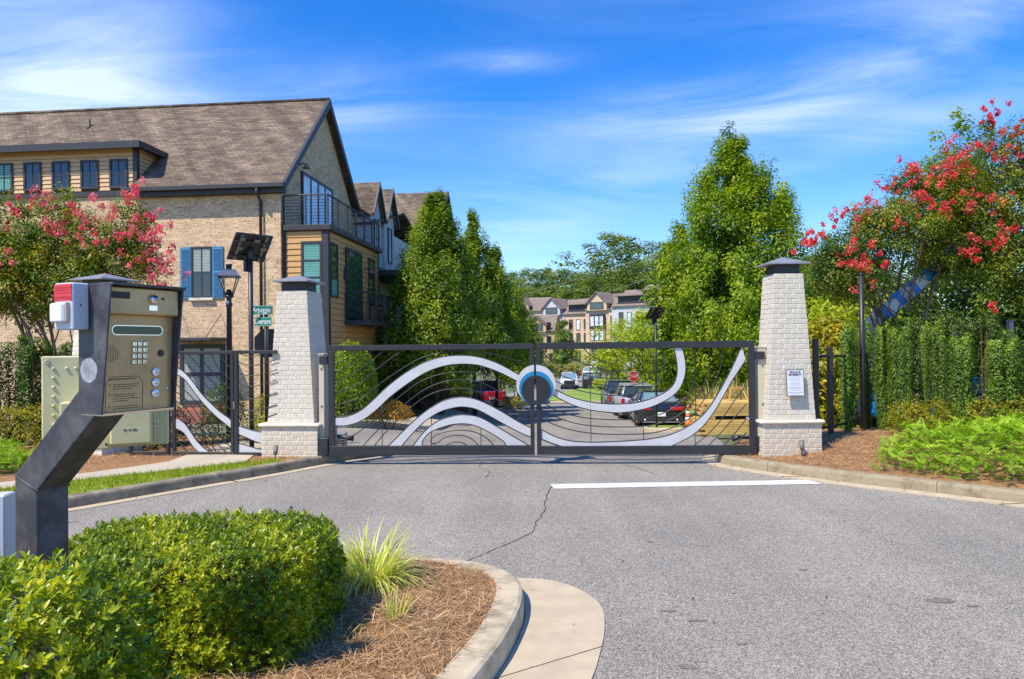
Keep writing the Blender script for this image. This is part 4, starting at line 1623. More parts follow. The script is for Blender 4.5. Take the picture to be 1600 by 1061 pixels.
# ------------------------------------------------------------------ keypad pedestal, red box, cabinet
def keypad():
    phi = math.radians(64)
    n = Vector((math.sin(phi), -math.cos(phi), 0))           # face normal
    c = Vector((-1.325, 2.50, 0))                            # middle of the face plate
    t = thing('keypad_pedestal', 'charcoal gooseneck pedestal with brass keypad entry panel', 'keypad pedestal', (0, 0, 0))
    # gooseneck: square tube bent once
    A = Vector((-1.845, 2.76, 0))
    B = Vector((-1.845, 2.76, 1.345))
    C = c - n * .135 + Vector((-.045, .06, 1.70))
    s = .064
    ph = math.radians(70)
    ex = Vector((math.cos(ph), math.sin(ph), 0))
    ey = Vector((-math.sin(ph), math.cos(ph), 0))
    d = (C - B).normalized()
    side = ex                                                # kept horizontal along the fold
    # the fold plane holds n: rebuild local axes
    f = Vector((d.x, d.y, 0)).normalized()
    h = Vector((-f.y, f.x, 0))
    mbx = MB()

    def ring(p, a, b):
        return [p - a * s - b * s, p + a * s - b * s, p + a * s + b * s, p - a * s + b * s]
    bis = (Vector((0, 0, 1)) + d).normalized()
    nb = h.cross(bis)
    k = 1 / max(.4, abs(nb.normalized().dot(f)))
    rings = [ring(A, f, h), ring(B, -nb.normalized() * k if nb.dot(f) < 0 else nb.normalized() * k, h), ring(C, (h.cross(d)).normalized() * (1 if h.cross(d).dot(f) > 0 else -1), h)]
    vs = [p for r_ in rings for p in r_]
    fs = []
    for i in range(2):
        for j in range(4):
            j2 = (j + 1) % 4
            fs.append((i * 4 + j, i * 4 + j2, i * 4 + 4 + j2, i * 4 + 4 + j))
    fs += [(3, 2, 1, 0), (8, 9, 10, 11)]
    mbx.add(vs, fs)
    o = mbx.build('gooseneck', M['metal_keypad'], t)
    bv = o.modifiers.new('soft_edges', 'BEVEL')
    bv.width = .007
    bv.segments = 3
    bv.limit_method = 'ANGLE'
    bv.angle_limit = math.radians(40)
    # weld bead at the bend
    mbx = MB()
    rg = rings[1]
    mbx.tube(rg + [rg[0]], .0045, 6)
    mbx.build('weld_bead', M['metal_keypad'], t)
    mbx = MB()
    mbx.box(-.12, .12, -.12, .12, 0, .02, M=Matrix.Translation(A) @ Matrix.Rotation(ph, 4, 'Z'))
    mbx.build('base_plate', M['metal_keypad'], t)
    # housing, local frame: x along the face (to the far end), y inward, z up
    z0, hh, w = 1.632, .437, .274
    hm = Matrix.Translation((c.x, c.y, z0)) @ Matrix.Rotation(phi, 4, 'Z')
    dep = .115

    def part(name, mb_, m, par=t):
        mb_.v = [tuple(hm @ Vector(p)) for p in mb_.v]
        return mb_.build(name, m, par)
    th = .006
    hb, ht = -.004, -.055                                    # hood: leans out towards the top
    for sx in (-1, 1):
        xa, xb = (-w / 2 - th, -w / 2) if sx < 0 else (w / 2, w / 2 + th)
        mbx = MB()
        prof = [(dep, 0), (hb, 0), (ht, hh), (dep, hh)]
        mbx.add([(xa, p[0], p[1]) for p in prof] + [(xb, p[0], p[1]) for p in prof], [(0, 1, 2, 3), (7, 6, 5, 4), (0, 4, 5, 1), (1, 5, 6, 2), (2, 6, 7, 3), (3, 7, 4, 0)])
        part('side_panel', mbx, M['metal_keypad'])
    mbx = MB()
    mbx.box(-w / 2 - th, w / 2 + th, ht - .012, dep, hh + .001, hh + .009)
    part('hood', mbx, M['metal_keypad'])
    mbx = MB()
    mbx.box(-w / 2, w / 2, .03, dep, .004, hh)
    part('back_box', mbx, M['metal_keypad'])
    mbx = MB()
    mbx.box(-w / 2, w / 2, hb, dep - .002, -.005, .003)
    part('bottom_lip', mbx, M['chrome'])
    # face plate (leans with the hood) and the proud header with the lock
    hz = hh - .098
    fy = lambda z: .012 + (-.006 - .012) * (z / hh)
    mbx = MB()
    vs = [(-w / 2 + .001, fy(0), .004), (w / 2 - .001, fy(0), .004), (w / 2 - .001, fy(hz), hz), (-w / 2 + .001, fy(hz), hz)]
    mbx.add(vs + [(v[0], v[1] + .012, v[2]) for v in vs], [(0, 1, 2, 3), (7, 6, 5, 4), (0, 4, 5, 1), (1, 5, 6, 2), (2, 6, 7, 3), (3, 7, 4, 0)])
    fp = part('face_plate', mbx, M['gold'])
    mbx = MB()
    mbx.box(-w / 2 + .001, w / 2 - .001, -.038, .02, hz + .001, hh - .002, ch=.005)
    hd = part('header', mbx, M['gold'])
    mbx = MB()
    mbx.box(-w / 2 + .002, -w / 2 + .075, -.0405, -.038, hz + .055, hz + .078)
    part('card_slot', mbx, M['black'], hd)
    Rx = Matrix.Rotation(math.pi / 2, 4, 'X')
    mbx = MB()
    mbx.lathe([(.017, -.002), (.017, .006), (.0145, .010), (.0145, .012)], 18, M=Matrix.Translation((.028, -.038, hz + .058)) @ Rx)
    lk = part('lock', mbx, M['chrome'], hd)
    mbx = MB()
    mbx.box(.0265, .0295, -.0505, -.0495, hz + .050, hz + .066)
    part('keyhole', mbx, M['black'], hd)
    mbx = MB()
    mbx.box(.012, .044, -.040, -.038, hz + .018, hz + .036)
    part('lock_tab', mbx, M['chrome'], hd)
    mbx = MB()
    mbx.lathe([(.005, 0), (.005, .003), (.003, .0035)], 10, M=Matrix.Translation((.068, -.038, hz + .062)) @ Rx)
    part('camera_hole', mbx, M['black'], hd)
    # screen slot
    def pill(x0, x1, zc, r, y, out, nm, m):
        pts = [(x1 + r * math.cos(a), zc + r * math.sin(a)) for a in [(-.5 + k / 10) * math.pi for k in range(11)]] + [(x0 + r * math.cos(a), zc + r * math.sin(a)) for a in [(.5 + k / 10) * math.pi for k in range(11)]]
        mb_ = MB()
        q = len(pts)
        mb_.add([(p[0], y - out, p[1]) for p in pts] + [(p[0], y + .002, p[1]) for p in pts], [list(range(q))] + [(k, q + k, q + (k + 1) % q, (k + 1) % q) for k in range(q)])
        part(nm, mb_, m, fp)
    zc = hz - .052
    pill(-.085, .078, zc, .0175, fy(zc), .0018, 'screen_bezel', M['chrome'])
    pill(-.084, .077, zc, .0145, fy(zc), .0030, 'screen', M['screen'])
    # speaker holes
    mbx = MB()
    for i in range(9):
        for j in range(9):
            x, z = -.112 + (j - 4) * .0085, .205 + (i - 4) * .0068
            if math.hypot((j - 4) / 4.6, (i - 4) / 4.6) < 1.0:
                mbx.lathe([(.0021, 0), (.0021, .0006)], 5, M=Matrix.Translation((x, fy(z) - .0004, z)) @ Rx)
    o = part('speaker_grille', mbx, M['etch'], fp)
    # keys
    for i in range(4):
        for j in range(3):
            x, z = .0 + (j - 1) * .0205 + .004, .175 + i * .0215
            mbx = MB()
            mbx.box(x - .0078, x + .0078, fy(z) - .0065, fy(z), z - .0078, z + .0078, ch=.002)
            key = part('key', mbx, M['chrome'], fp)
    for i, ch in enumerate(('#', '0', '*', '9', '8', '7', '6', '5', '4', '3', '2', '1')):
        r_, q_ = divmod(i, 3)
        x, z = .004 + (1 - q_) * .0205, .175 + r_ * .0215
        o = font('key_digit', ch, .011, M['etch'], fp, (0, 0, 0), (0, 0, 0), .0003)
        o.matrix_local = hm @ Matrix.Translation((x, fy(z) - .007, z)) @ Rx
    mbx = MB()
    mbx.lathe([(.0125, 0), (.0125, .003), (.009, .004), (.009, .002)], 16, M=Matrix.Translation((.089, fy(.205), .205)) @ Rx)
    part('sensor_eye', mbx, M['etch'], fp)
    for i, ch in enumerate(('CALL', 'Z', 'A')):
        z = .060 + i * .0385
        mbx = MB()
        mbx.lathe([(.0155, 0), (.0155, .004), (.013, .0065), (.013, .0045), (.011, .006)], 18, M=Matrix.Translation((.070, fy(z), z)) @ Rx)
        part('call_button', mbx, M['chrome'], fp)
        o = font('button_letter', ch, .0125 if len(ch) == 1 else .006, M['etch'], fp, (0, 0, 0), (0, 0, 0), .0003)
        o.matrix_local = hm @ Matrix.Translation((.070, fy(z) - .0066, z)) @ Rx
    mbx = MB()
    mbx.lathe([(.005, 0), (.005, .002), (.003, .003)], 10, M=Matrix.Translation((.122, fy(.075), .075)) @ Rx)
    part('screw', mbx, M['chrome'], fp)
    # etched instruction panel: cut-corner outline and print
    mbx = MB()
    z0_, z1_ = .006, .125
    xa, xb = -.118, .020
    line = [(xa, z0_), (xa, z1_ - .02), (xa + .018, z1_), (xb - .018, z1_), (xb, z1_ - .02), (xb, z0_)]
    for p, q in zip(line, line[1:]):
        mbx.tube([(p[0], fy(p[1]) - .0004, p[1]), (q[0], fy(q[1]) - .0004, q[1])], .0009, 4)
    rr = random.Random(6)
    for i, z in enumerate((.117, .098, .0905, .083, .064, .0565, .049, .0415, .022, .0145)):
        x = xa + (.012 if i == 0 else .026)
        wt = .0042 if i == 0 else .0026
        x2 = xb - .010 - rr.uniform(0, .02) - (.03 if i in (3, 7) else 0)
        while x < x2:
            l = rr.uniform(.005, .014)
            y = fy(z) - .0006
            mbx.box(x, min(x + l, x2), y, y + .0006, z - wt / 2, z + wt / 2)
            x += l + .003
        if i in (1, 4, 8):
            mbx.box(xa + .012, xa + .0155, fy(z) - .0006, fy(z), z - .003, z + .003)
    part('instruction_print', mbx, M['etch'], fp)
    # pale round scuff where a sticker was, on the side that faces the street
    mbx = MB()
    rr = random.Random(4)
    q = 26
    pts = [(.060 + .046 * math.cos(6.283 * k / q) * rr.uniform(.93, 1.05), .150 + .042 * math.sin(6.283 * k / q) * rr.uniform(.95, 1.05)) for k in range(q)]
    mbx.add([(-w / 2 - th - .0012, p[0], p[1]) for p in pts], [list(range(q))[::-1]])
    part('sticker_residue', mbx, mat('sticker_residue', (.30, .31, .34), .7, var=.35, vscale=25))
    # red and white key-switch box on that side
    bx = thing('key_switch_box', 'grey box with red label and flip cover mounted on the keypad housing', 'switch box')
    bm = hm @ Matrix.Translation((-w / 2 - th, .075, .300)) @ Matrix.Rotation(-math.pi / 2, 4, 'Z')
    # local: x along the side panel (towards the face), y into the panel, z up
    bw_, bd_, bh_ = .098, .058, .158

    def bpart(nm, mb_, m, par=bx):
        mb_.v = [tuple(bm @ Vector(p)) for p in mb_.v]
        return mb_.build(nm, m, par)
    mbx = MB()
    mbx.box(-bw_ / 2 - .03, bw_ / 2 - .03, -bd_, 0, -.012, bh_ - .012, ch=.004)
    bpart('case', mbx, M['boxblue'])
    mbx = MB()
    mbx.box(-bw_ / 2 - .027, bw_ / 2 - .033, -bd_ - .0015, -bd_, .085, bh_ - .016)
    bpart('red_label', mbx, M['red'])
    mbx = MB()
    for z in (.130, .122, .112, .098, .092):
        x = -bw_ / 2 - .022
        while x < bw_ / 2 - .040:
            l = rr.uniform(.005, .014)
            mbx.box(x, x + l, -bd_ - .0022, -bd_ - .0015, z - .0015, z + .0015)
            x += l + .004
    bpart('label_print', mbx, mat('dark_red_ink', (.30, .01, .02), .6))
    mbx = MB()
    mbx.box(-bw_ / 2 - .024, -.002, -bd_ - .022, -bd_ + .002, .012, .078, ch=.006)
    bpart('flip_cover', mbx, M['white'])
    mbx = MB()
    mbx.box(-.001, .006, -bd_ - .014, -bd_ + .002, .016, .080, ch=.002)
    bpart('cover_hinge', mbx, M['beige'])
    mbx = MB()
    mbx.lathe([(.003, 0), (.003, .002)], 8, M=Matrix.Translation((bw_ / 2 - .03, -.03, .07)) @ Matrix.Rotation(math.pi / 2, 4, 'Y'))
    bpart('vent_hole', mbx, M['black'])


keypad()


def cabinet():
    t = thing('control_cabinet', 'cream metal control cabinet with riveted back plate behind the keypad neck', 'cabinet')
    # back plate faces the street a little to the right; lid hinged at its right
    D = 3.15
    c = W(166, 628, D)
    phi = math.radians(24)
    hm = Matrix.Translation(c) @ Matrix.Rotation(phi, 4, 'Z')

    def part(nm, mb_, m, par=t):
        mb_.v = [tuple(hm @ Vector(p)) for p in mb_.v]
        return mb_.build(nm, m, par)
    w, h = .50, .415
    mbx = MB()
    mbx.box(-w / 2, w / 2, .03, .05, -h / 2, h / 2, ch=.006)
    part('back_plate', mbx, M['cabinet'])
    mbx = MB()
    mbx.box(.02, w / 2 - .065, -.085, .029, -h / 2 + .02, h / 2 - .03, ch=.008)
    part('lid', mbx, M['cabinet'])
    mbx = MB()
    mbx.box(-.17, .0195, -.055, .029, -h / 2 + .002, h / 2 - .20, ch=.006)
    part('side_box', mbx, M['cabinet'])
    Rx = Matrix.Rotation(math.pi / 2, 4, 'X')
    for i in range(9):
        z = h / 2 - .055 - i * .041
        mbx = MB()
        mbx.lathe([(.007, 0), (.007, .004), (.0035, .007)], 8, M=Matrix.Translation((-w / 2 + .045, .03, z)) @ Rx)
        part('rivet', mbx, M['cabinet'])
    for x in (-.155, -.12, -.085):
        mbx = MB()
        mbx.lathe([(.007, 0), (.007, .004), (.0035, .007)], 8, M=Matrix.Translation((x, .03, h / 2 - .055)) @ Rx)
        part('rivet', mbx, M['cabinet'])
    mbx = MB()
    mbx.lathe([(.010, 0), (.010, .004), (.005, .004), (.005, .001)], 10, M=Matrix.Translation((-w / 2 + .022, .03, h / 2 - .025)) @ Rx)
    part('mounting_bolt', mbx, M['cabinet'])
    mbx = MB()
    mbx.tube([(w / 2 - .055, -.06, -h / 2 + .03), (w / 2 - .055, -.06, h / 2 - .04)], .006, 8)
    hg = part('hinge_rod', mbx, M['cabinet'])
    for z in (-.11, -.085, .09, .115):
        mbx = MB()
        mbx.box(w / 2 - .075, w / 2 - .03, -.068, -.052, z - .004, z + .004)
        part('hinge_knuckle', mbx, M['cabinet'], hg)
    mbx = MB()
    for x, l in ((.075, .012), (.095, .008), (.11, .016)):
        mbx.box(x, x + l, -.0865, -.085, -.125, -.119)
    part('scratched_mark', mbx, M['etch'])
    mbx = MB()
    mbx.lathe([(.005, 0), (.005, .003)], 8, M=Matrix.Translation((.005, -.055, -h / 2 + .025)) @ Rx)
    part('drain_hole', mbx, M['black'])
    # bracket to the pedestal tube
    a, b = hm @ Vector((-.16, .05, -.12)), Vector((-1.80, 2.80, 1.24))
    mbx = MB()
    mbx.tube([a, (a.x - .02, a.y + .04, a.z - .02), b], .018, 6)
    mbx.build('bracket', M['metal_keypad'], t)


cabinet()


def side_box():
    t = thing('utility_box', 'pale grey utility box standing behind the keypad pole', 'utility box')
    c = W(2, 815, 3.0)
    hm = Matrix.Translation((c.x, c.y, 0)) @ Matrix.Rotation(math.radians(12), 4, 'Z')
    mbx = MB()
    mbx.box(-.10, .035, -.05, .05, .5, 1.245, M=hm, ch=.006)
    mbx.build('case', M['boxblue'], t)
    mbx = MB()
    mbx.box(-.05, .0, -.03, .03, 0, .5, M=hm)
    mbx.build('post', M['metal_keypad'], t)
    mbx = MB()
    n = 22
    mbx.add([tuple(hm @ Vector((-.03 + .034 * math.cos(6.283 * k / n), -.0515, 1.085 + .034 * math.sin(6.283 * k / n)))) for k in range(n)], [list(range(n))])
    mbx.build('blue_emblem', mat('emblem_blue', (.02, .06, .22), .5), t)


side_box()


# ------------------------------------------------------------------ lamps, signs
def solar_light(label, x, y, z, h, yaw, group, pw=.62, ph=.52, ln=.0):
    t = thing('solar_street_light', label, 'street light', (x, y, z), 0, group)
    mbx = MB()
    mbx.tube([(0, 0, -.2), (0, 0, h)], .038, 12)
    mbx.build('pole', M['metal'], t)
    mbx = MB()
    mbx.tube([(0, 0, -.01), (0, 0, .03)], .07, 12)
    mbx.build('pole_foot', M['metal'], t)
    hm = Matrix.Translation((0, 0, h + .12)) @ Matrix.Rotation(yaw, 4, 'Z') @ Matrix.Rotation(math.radians(48), 4, 'X')
    mbx = MB()
    mbx.box(-pw / 2, pw / 2, -ph / 2, ph / 2, .0, .035, M=hm, ch=.004)
    pn = mbx.build('solar_panel', M['solar'], t)
    for k in range(3):
        xx = -pw / 2 + pw * (k + .5) / 3
        mbx = MB()
        mbx.box(xx - .02, xx + .02, -ph / 2 + .02, ph / 2 - .02, -.022, -.001, M=hm)
        mbx.build('panel_batten', M['solar_bar'] if k != 1 else M['solar'], pn)
    for yy in (-.15, .13):
        mbx = MB()
        mbx.box(-pw / 2 + .015, pw / 2 - .015, yy - .016, yy + .016, -.034, -.0225, M=hm)
        mbx.build('panel_crossbar', M['solar'], pn)
    for (a, b) in ((-.2, .02), (.0, -.06), (.19, .0), (-.05, .17), (.2, .18)):
        mbx = MB()
        mbx.box(a - .045, a + .045, b - .028, b + .028, -.045, -.035, M=hm)
        mbx.build('panel_clip', M['solar_bar'], pn)
    mbx = MB()
    mbx.tube([(0, 0, h - .05), (0, 0, h + .13)], .05, 10)
    mbx.build('bracket', M['metal'], t)
    d = Matrix.Rotation(yaw, 4, 'Z')
    mbx = MB()
    mbx.box(-.075, .075, -.12, -.055, h - .26, h + .02, M=d, ch=.02)
    mbx.build('lamp_head', M['metal'], t)
    return t


solar_light('tall black solar light with tilted panel in front of the small fence', -4.225, 11.40, .12, 3.24, math.radians(226), 'solar street lights')
solar_light('black solar street light standing beyond the gate by the parked cars', 4.98, 24.4, H(4.98, 24.4) + .1, 3.85, math.radians(205), 'solar street lights')


def lantern():
    x, y = -5.46, 13.6
    t = thing('lamp_post', 'dark blue lantern lamp post between the solar light and the shuttered window', 'lamp post', (x, y, -.28))
    mbx = MB()
    mbx.lathe([(.12, -.1), (.12, .10), (.095, .13), (.095, .20), (.115, .23), (.08, .30), (.07, .75), (.085, .78), (.085, .82), (.052, .87)], 14)
    mbx.build('post_base', M['lampblue'], t)
    mbx = MB()
    mbx.lathe([(.056, .86), (.048, 2.95), (.06, 2.96), (.06, 3.02), (.045, 3.03), (.045, 3.10), (.085, 3.13), (.085, 3.16)], 12)
    mbx.build('post_shaft', M['lampblue'], t)
    z0, z1 = 3.16, 3.52
    mbx = MB()
    for k in range(4):
        a = math.pi / 4 + k * math.pi / 2 + .25
        mbx.tube([(.085 * math.cos(a), .085 * math.sin(a), z0), (.23 * math.cos(a), .23 * math.sin(a), z1)], .011, 6)
    mbx.lathe([(.05, z0), (.06, z0 + .07), (.03, z0 + .12), (.02, z0 + .12)], 10)
    mbx.build('cage', M['lampblue'], t)
    for k in range(4):
        a, b = math.pi / 4 + k * math.pi / 2 + .25, math.pi / 4 + (k + 1) * math.pi / 2 + .25
        mbx = MB()
        p = [(.082 * math.cos(a), .082 * math.sin(a), z0 + .01), (.082 * math.cos(b), .082 * math.sin(b), z0 + .01), (.222 * math.cos(b), .222 * math.sin(b), z1 - .005), (.222 * math.cos(a), .222 * math.sin(a), z1 - .005)]
        mbx.add(p, [(0, 1, 2, 3)])
        mbx.build('pane', M['lamp_pane'], t)
    mbx = MB()
    q = math.pi / 4 + .25
    for (ra, za, rb, zb) in ((.29, z1, .285, z1 + .02), (.285, z1 + .0205, .17, z1 + .115), (.17, z1 + .1155, .165, z1 + .14)):
        vs = [(ra * math.cos(q + k * math.pi / 2), ra * math.sin(q + k * math.pi / 2), za) for k in range(4)] + [(rb * math.cos(q + k * math.pi / 2), rb * math.sin(q + k * math.pi / 2), zb) for k in range(4)]
        mbx.add(vs, [(3, 2, 1, 0), (4, 5, 6, 7), (0, 1, 5, 4), (1, 2, 6, 5), (2, 3, 7, 6), (3, 0, 4, 7)])
    mbx.build('roof', M['lamp_roof'], t)
    mbx = MB()
    mbx.lathe([(.055, z1 + .14), (.055, z1 + .22), (.06, z1 + .22), (.06, z1 + .25)], 10)
    mbx.build('finial', M['lampblue'], t)


pane_m, nt, p_, N_, L_ = _mat('lamp_pane_glass')
p_.inputs['Transmission Weight'].default_value = 1.0
p_.inputs['Roughness'].default_value = .08
p_.inputs['IOR'].default_value = 1.05
p_.inputs['Base Color'].default_value = (.95, .93, .88, 1)
M['lamp_pane'] = pane_m
M['lamp_roof'] = mat('lamp_roof_paint', (.085, .10, .15), .35, var=.1)
lantern()


def street_sign():
    x, y = -4.62, 13.25
    t = thing('street_sign', 'black sign post with green Arpeggio and Overture blades and a stop sign back', 'street sign', (x, y, .02))
    mbx = MB()
    mbx.tube([(0, 0, -.1), (0, 0, 2.62)], .035, 10)
    for k in range(8):
        a = k * math.pi / 4
        mbx.tube([(.035 * math.cos(a), .035 * math.sin(a), .3), (.035 * math.cos(a), .035 * math.sin(a), 2.4)], .008, 4)
    mbx.build('post', M['metal'], t)

    def blade(txt, z, yaw, dx, w, sz):
        hm = Matrix.Translation((0, 0, z)) @ Matrix.Rotation(yaw, 4, 'Z') @ Matrix.Translation((dx, -.058, 0))
        mbx = MB()
        mbx.box(-w / 2, w / 2, -.008, .008, -.085, .085, M=hm, ch=.002)
        b = mbx.build('name_blade', M['signgreen'], t)
        mbx = MB()
        e = .004
        for (x0, x1, z0_, z1_) in ((-w / 2 + .006, w / 2 - .006, .076, .080), (-w / 2 + .006, w / 2 - .006, -.080, -.076)):
            mbx.box(x0, x1, -.0095, -.008, z0_, z1_, M=hm)
        mbx.build('blade_border', M['signwhite'], b)
        o = font('lettering', txt, sz, M['signwhite'], b, (0, 0, 0), (0, 0, 0), .001, sx=1, bold=.0006)
        o.matrix_local = hm @ Matrix.Translation((0, -.0095, 0)) @ Matrix.Rotation(math.pi / 2, 4, 'X') @ Matrix.Diagonal((.70, 1.12, 1, 1))
    blade('Arpeggio', 2.55, math.radians(8), -.07, .39, .128)
    blade('Overture', 2.335, math.radians(-14), -.035, .35, .128)
    mbx = MB()
    n = 8
    hm = Matrix.Translation((.03, .05, 1.93)) @ Matrix.Rotation(math.radians(32), 4, 'Z') @ Matrix.Rotation(math.pi / 2, 4, 'X')
    mbx.prism([(.29 * math.cos(math.pi / 8 + k * math.pi / 4), .29 * math.sin(math.pi / 8 + k * math.pi / 4)) for k in range(n)], -.004, .004, M=hm)
    mbx.build('stop_plate', M['metal'], t)


street_sign()


def stop_sign():
    x, y = W(990, 588, 41.5).x, 41.5
    z = H(x, y)
    t = thing('stop_sign', 'red octagonal stop sign far beyond the gate by the parked cars', 'stop sign', (x, y, z))
    hz = W(990, 588, 41.5).z - z
    mbx = MB()
    mbx.tube([(0, .03, -.2), (0, .03, hz + .3)], .04, 8)
    mbx.build('post', M['metal'], t)
    oc = lambda r: [(r * math.cos(math.pi / 8 + k * math.pi / 4), r * math.sin(math.pi / 8 + k * math.pi / 4)) for k in range(8)]
    Rm = Matrix.Translation((0, -.02, hz)) @ Matrix.Rotation(math.pi / 2, 4, 'X')
    mbx = MB()
    mbx.prism(oc(.325), -.006, .004, M=Rm)
    mbx.build('white_border', M['signwhite'], t)
    mbx = MB()
    mbx.prism(oc(.305), .005, .008, M=Rm)
    mbx.build('red_face', M['stopred'], t)
    font('lettering', 'STOP', .23, M['signwhite'], t, (0, -.031, hz), (math.pi / 2, 0, 0), .001, sx=.85)


stop_sign()

# ------------------------------------------------------------------ the brick townhouse on the left
HA = math.radians(5.5)
HO = Vector((-7.85, 24.0, -.72))
# house axes: local +x runs along the long front to the right, local +y runs away along the gable end, z up from the street


def house_empty(name, label, group=None):
    return thing(name, label, 'house', HO, -HA, group)


HZ = -HO.z                                                   # local z of world height 0


def part_box(name, parent, x0, x1, y0, y1, z0, z1, m, ch=0.0, wz=True):
    k = HZ if wz else 0
    mbx = MB()
    mbx.box(x0, x1, y0, y1, z0 + k, z1 + k, ch=ch)
    return mbx.build(name, M[m], parent)


def siding_boards(parent, axis, a0, a1, c, z0, z1, h, m, holes=(), tilt=.018):
    """clapboards on a wall; axis 'x' faces -y at y=c, axis 'y' faces +x at x=c"""
    n = int(round((z1 - z0) / h))
    h = (z1 - z0) / n
    for i in range(n):
        za, zb = z0 + i * h + .016, z0 + (i + 1) * h
        segs = [(a0, a1)]
        for (h0, h1, hz0, hz1) in holes:
            if za + h * .5 > hz0 and za + h * .5 < hz1:
                ns = []
                for s0, s1 in segs:
                    if h1 <= s0 or h0 >= s1:
                        ns.append((s0, s1))
                    else:
                        if h0 > s0 + .02:
                            ns.append((s0, h0))
                        if h1 < s1 - .02:
                            ns.append((h1, s1))
                segs = ns
        for s0, s1 in segs:
            mbx = MB()
            za_, zb_ = za + HZ, zb + HZ
            if axis == 'x':
                vs = [(s0, c - .036, za_), (s1, c - .036, za_), (s1, c - .012, zb_), (s0, c - .012, zb_), (s0, c + .01, za_), (s1, c + .01, za_), (s1, c + .01, zb_), (s0, c + .01, zb_)]
            else:
                vs = [(c + .036, s0, za_), (c + .036, s1, za_), (c + .012, s1, zb_), (c + .012, s0, zb_), (c - .01, s0, za_), (c - .01, s1, za_), (c - .01, s1, zb_), (c - .01, s0, zb_)]
            mbx.add(vs, [(0, 1, 2, 3), (4, 7, 6, 5), (0, 4, 5, 1), (1, 5, 6, 2), (2, 6, 7, 3), (3, 7, 4, 0)])
            mbx.build('siding_board', M[m], parent)


def window(parent, axis, a0, a1, c, z0, z1, frame='trim', glass='glass', cols=2, rows=2, fw=.06, dep=.07, blinds=False, name='window', sill=None, mun=.022, wz=True, recess=.03):
    """window facing -y (axis 'x') or +x (axis 'y'); frame stands proud of the wall, panes sit back in it"""
    k = HZ if wz else 0
    z0, z1 = z0 + k, z1 + k
    sgn = -1 if axis == 'x' else 1

    def bx(mbx, u0, u1, w0, w1, q0, q1):
        """w: distance out of the wall"""
        lo, hi = sorted((c + sgn * w0, c + sgn * w1))
        if axis == 'x':
            mbx.box(u0, u1, lo, hi, q0, q1)
        else:
            mbx.box(lo, hi, u0, u1, q0, q1)
    mbx = MB()
    bx(mbx, a0, a0 + fw, -.02, dep, z0, z1)
    bx(mbx, a1 - fw, a1, -.02, dep, z0, z1)
    bx(mbx, a0 + fw, a1 - fw, -.02, dep, z0, z0 + fw)
    bx(mbx, a0 + fw, a1 - fw, -.02, dep, z1 - fw, z1)
    w = mbx.build(name, M[frame], parent)
    iw, ih = (a1 - a0 - 2 * fw) / cols, (z1 - z0 - 2 * fw) / rows
    for i in range(cols):
        for j in range(rows):
            mbx = MB()
            g = .001 if (cols * rows == 1) else mun / 2
            bx(mbx, a0 + fw + i * iw + (g if i else .001), a0 + fw + (i + 1) * iw - (g if i < cols - 1 else .001), .004, dep - recess, z0 + fw + j * ih + (g if j else .001), z0 + fw + (j + 1) * ih - (g if j < rows - 1 else .001))
            gm = glass if isinstance(glass, str) else glass[j % len(glass)]
            mbx.build('pane', M[gm], w)
    mbx = MB()
    for i in range(1, cols):
        u = a0 + fw + i * iw
        bx(mbx, u - mun / 2, u + mun / 2, .004, dep - .012, z0 + fw, z1 - fw)
    for j in range(1, rows):
        z = z0 + fw + j * ih
        bx(mbx, a0 + fw, a1 - fw, .003, dep - .013, z - mun / 2, z + mun / 2)
    if mbx.v:
        mbx.build('muntin', M[frame], w)
    if sill:
        mbx = MB()
        bx(mbx, a0 - .06, a1 + .06, -.02, dep + .05, z0 - .09, z0 - .002)
        mbx.build('sill', M[sill], w)
    return w


def gable_roof(parent, x0, x1, y0, zr0, ya, za, y1, zr1, m='shingle', th=.10, name='roof'):
    """two slabs meeting at ridge y=ya"""
    for (ye, ze) in ((y0, zr0), (y1, zr1)):
        mbx = MB()
        a, b = (ye, ze + HZ), (ya, za + HZ)
        vs = [(x0, a[0], a[1] - th), (x1, a[0], a[1] - th), (x1, b[0], b[1] - th), (x0, b[0], b[1] - th), (x0, a[0], a[1]), (x1, a[0], a[1]), (x1, b[0], b[1]), (x0, b[0], b[1])]
        f = [(0, 3, 2, 1), (4, 5, 6, 7), (0, 1, 5, 4), (1, 2, 6, 5), (3, 7, 6, 2) if False else (2, 3, 7, 6), (3, 0, 4, 7)]
        if ye > ya:
            f = [q[::-1] for q in f]
        mbx.add(vs, f)
        mbx.build(name, M[m], parent)


def rake(parent, x, y0, z0, ya, za, y1, z1, w=.24, th=.06):
    for (ye, ze) in ((y0, z0), (y1, z1)):
        mbx = MB()
        up = .035
        vs = [(x - th, ye, ze + HZ + up), (x - th, ya, za + HZ + up), (x - th, ya, za + HZ + up - w * 1.3), (x - th, ye, ze + HZ + up - w * 1.1)]
        mbx.add(vs + [(v[0] + th * 2, v[1], v[2]) for v in vs], [(0, 1, 2, 3), (7, 6, 5, 4), (0, 4, 5, 1), (1, 5, 6, 2), (2, 6, 7, 3), (3, 7, 4, 0)])
        mbx.build('rake_board', M['trim'], parent)


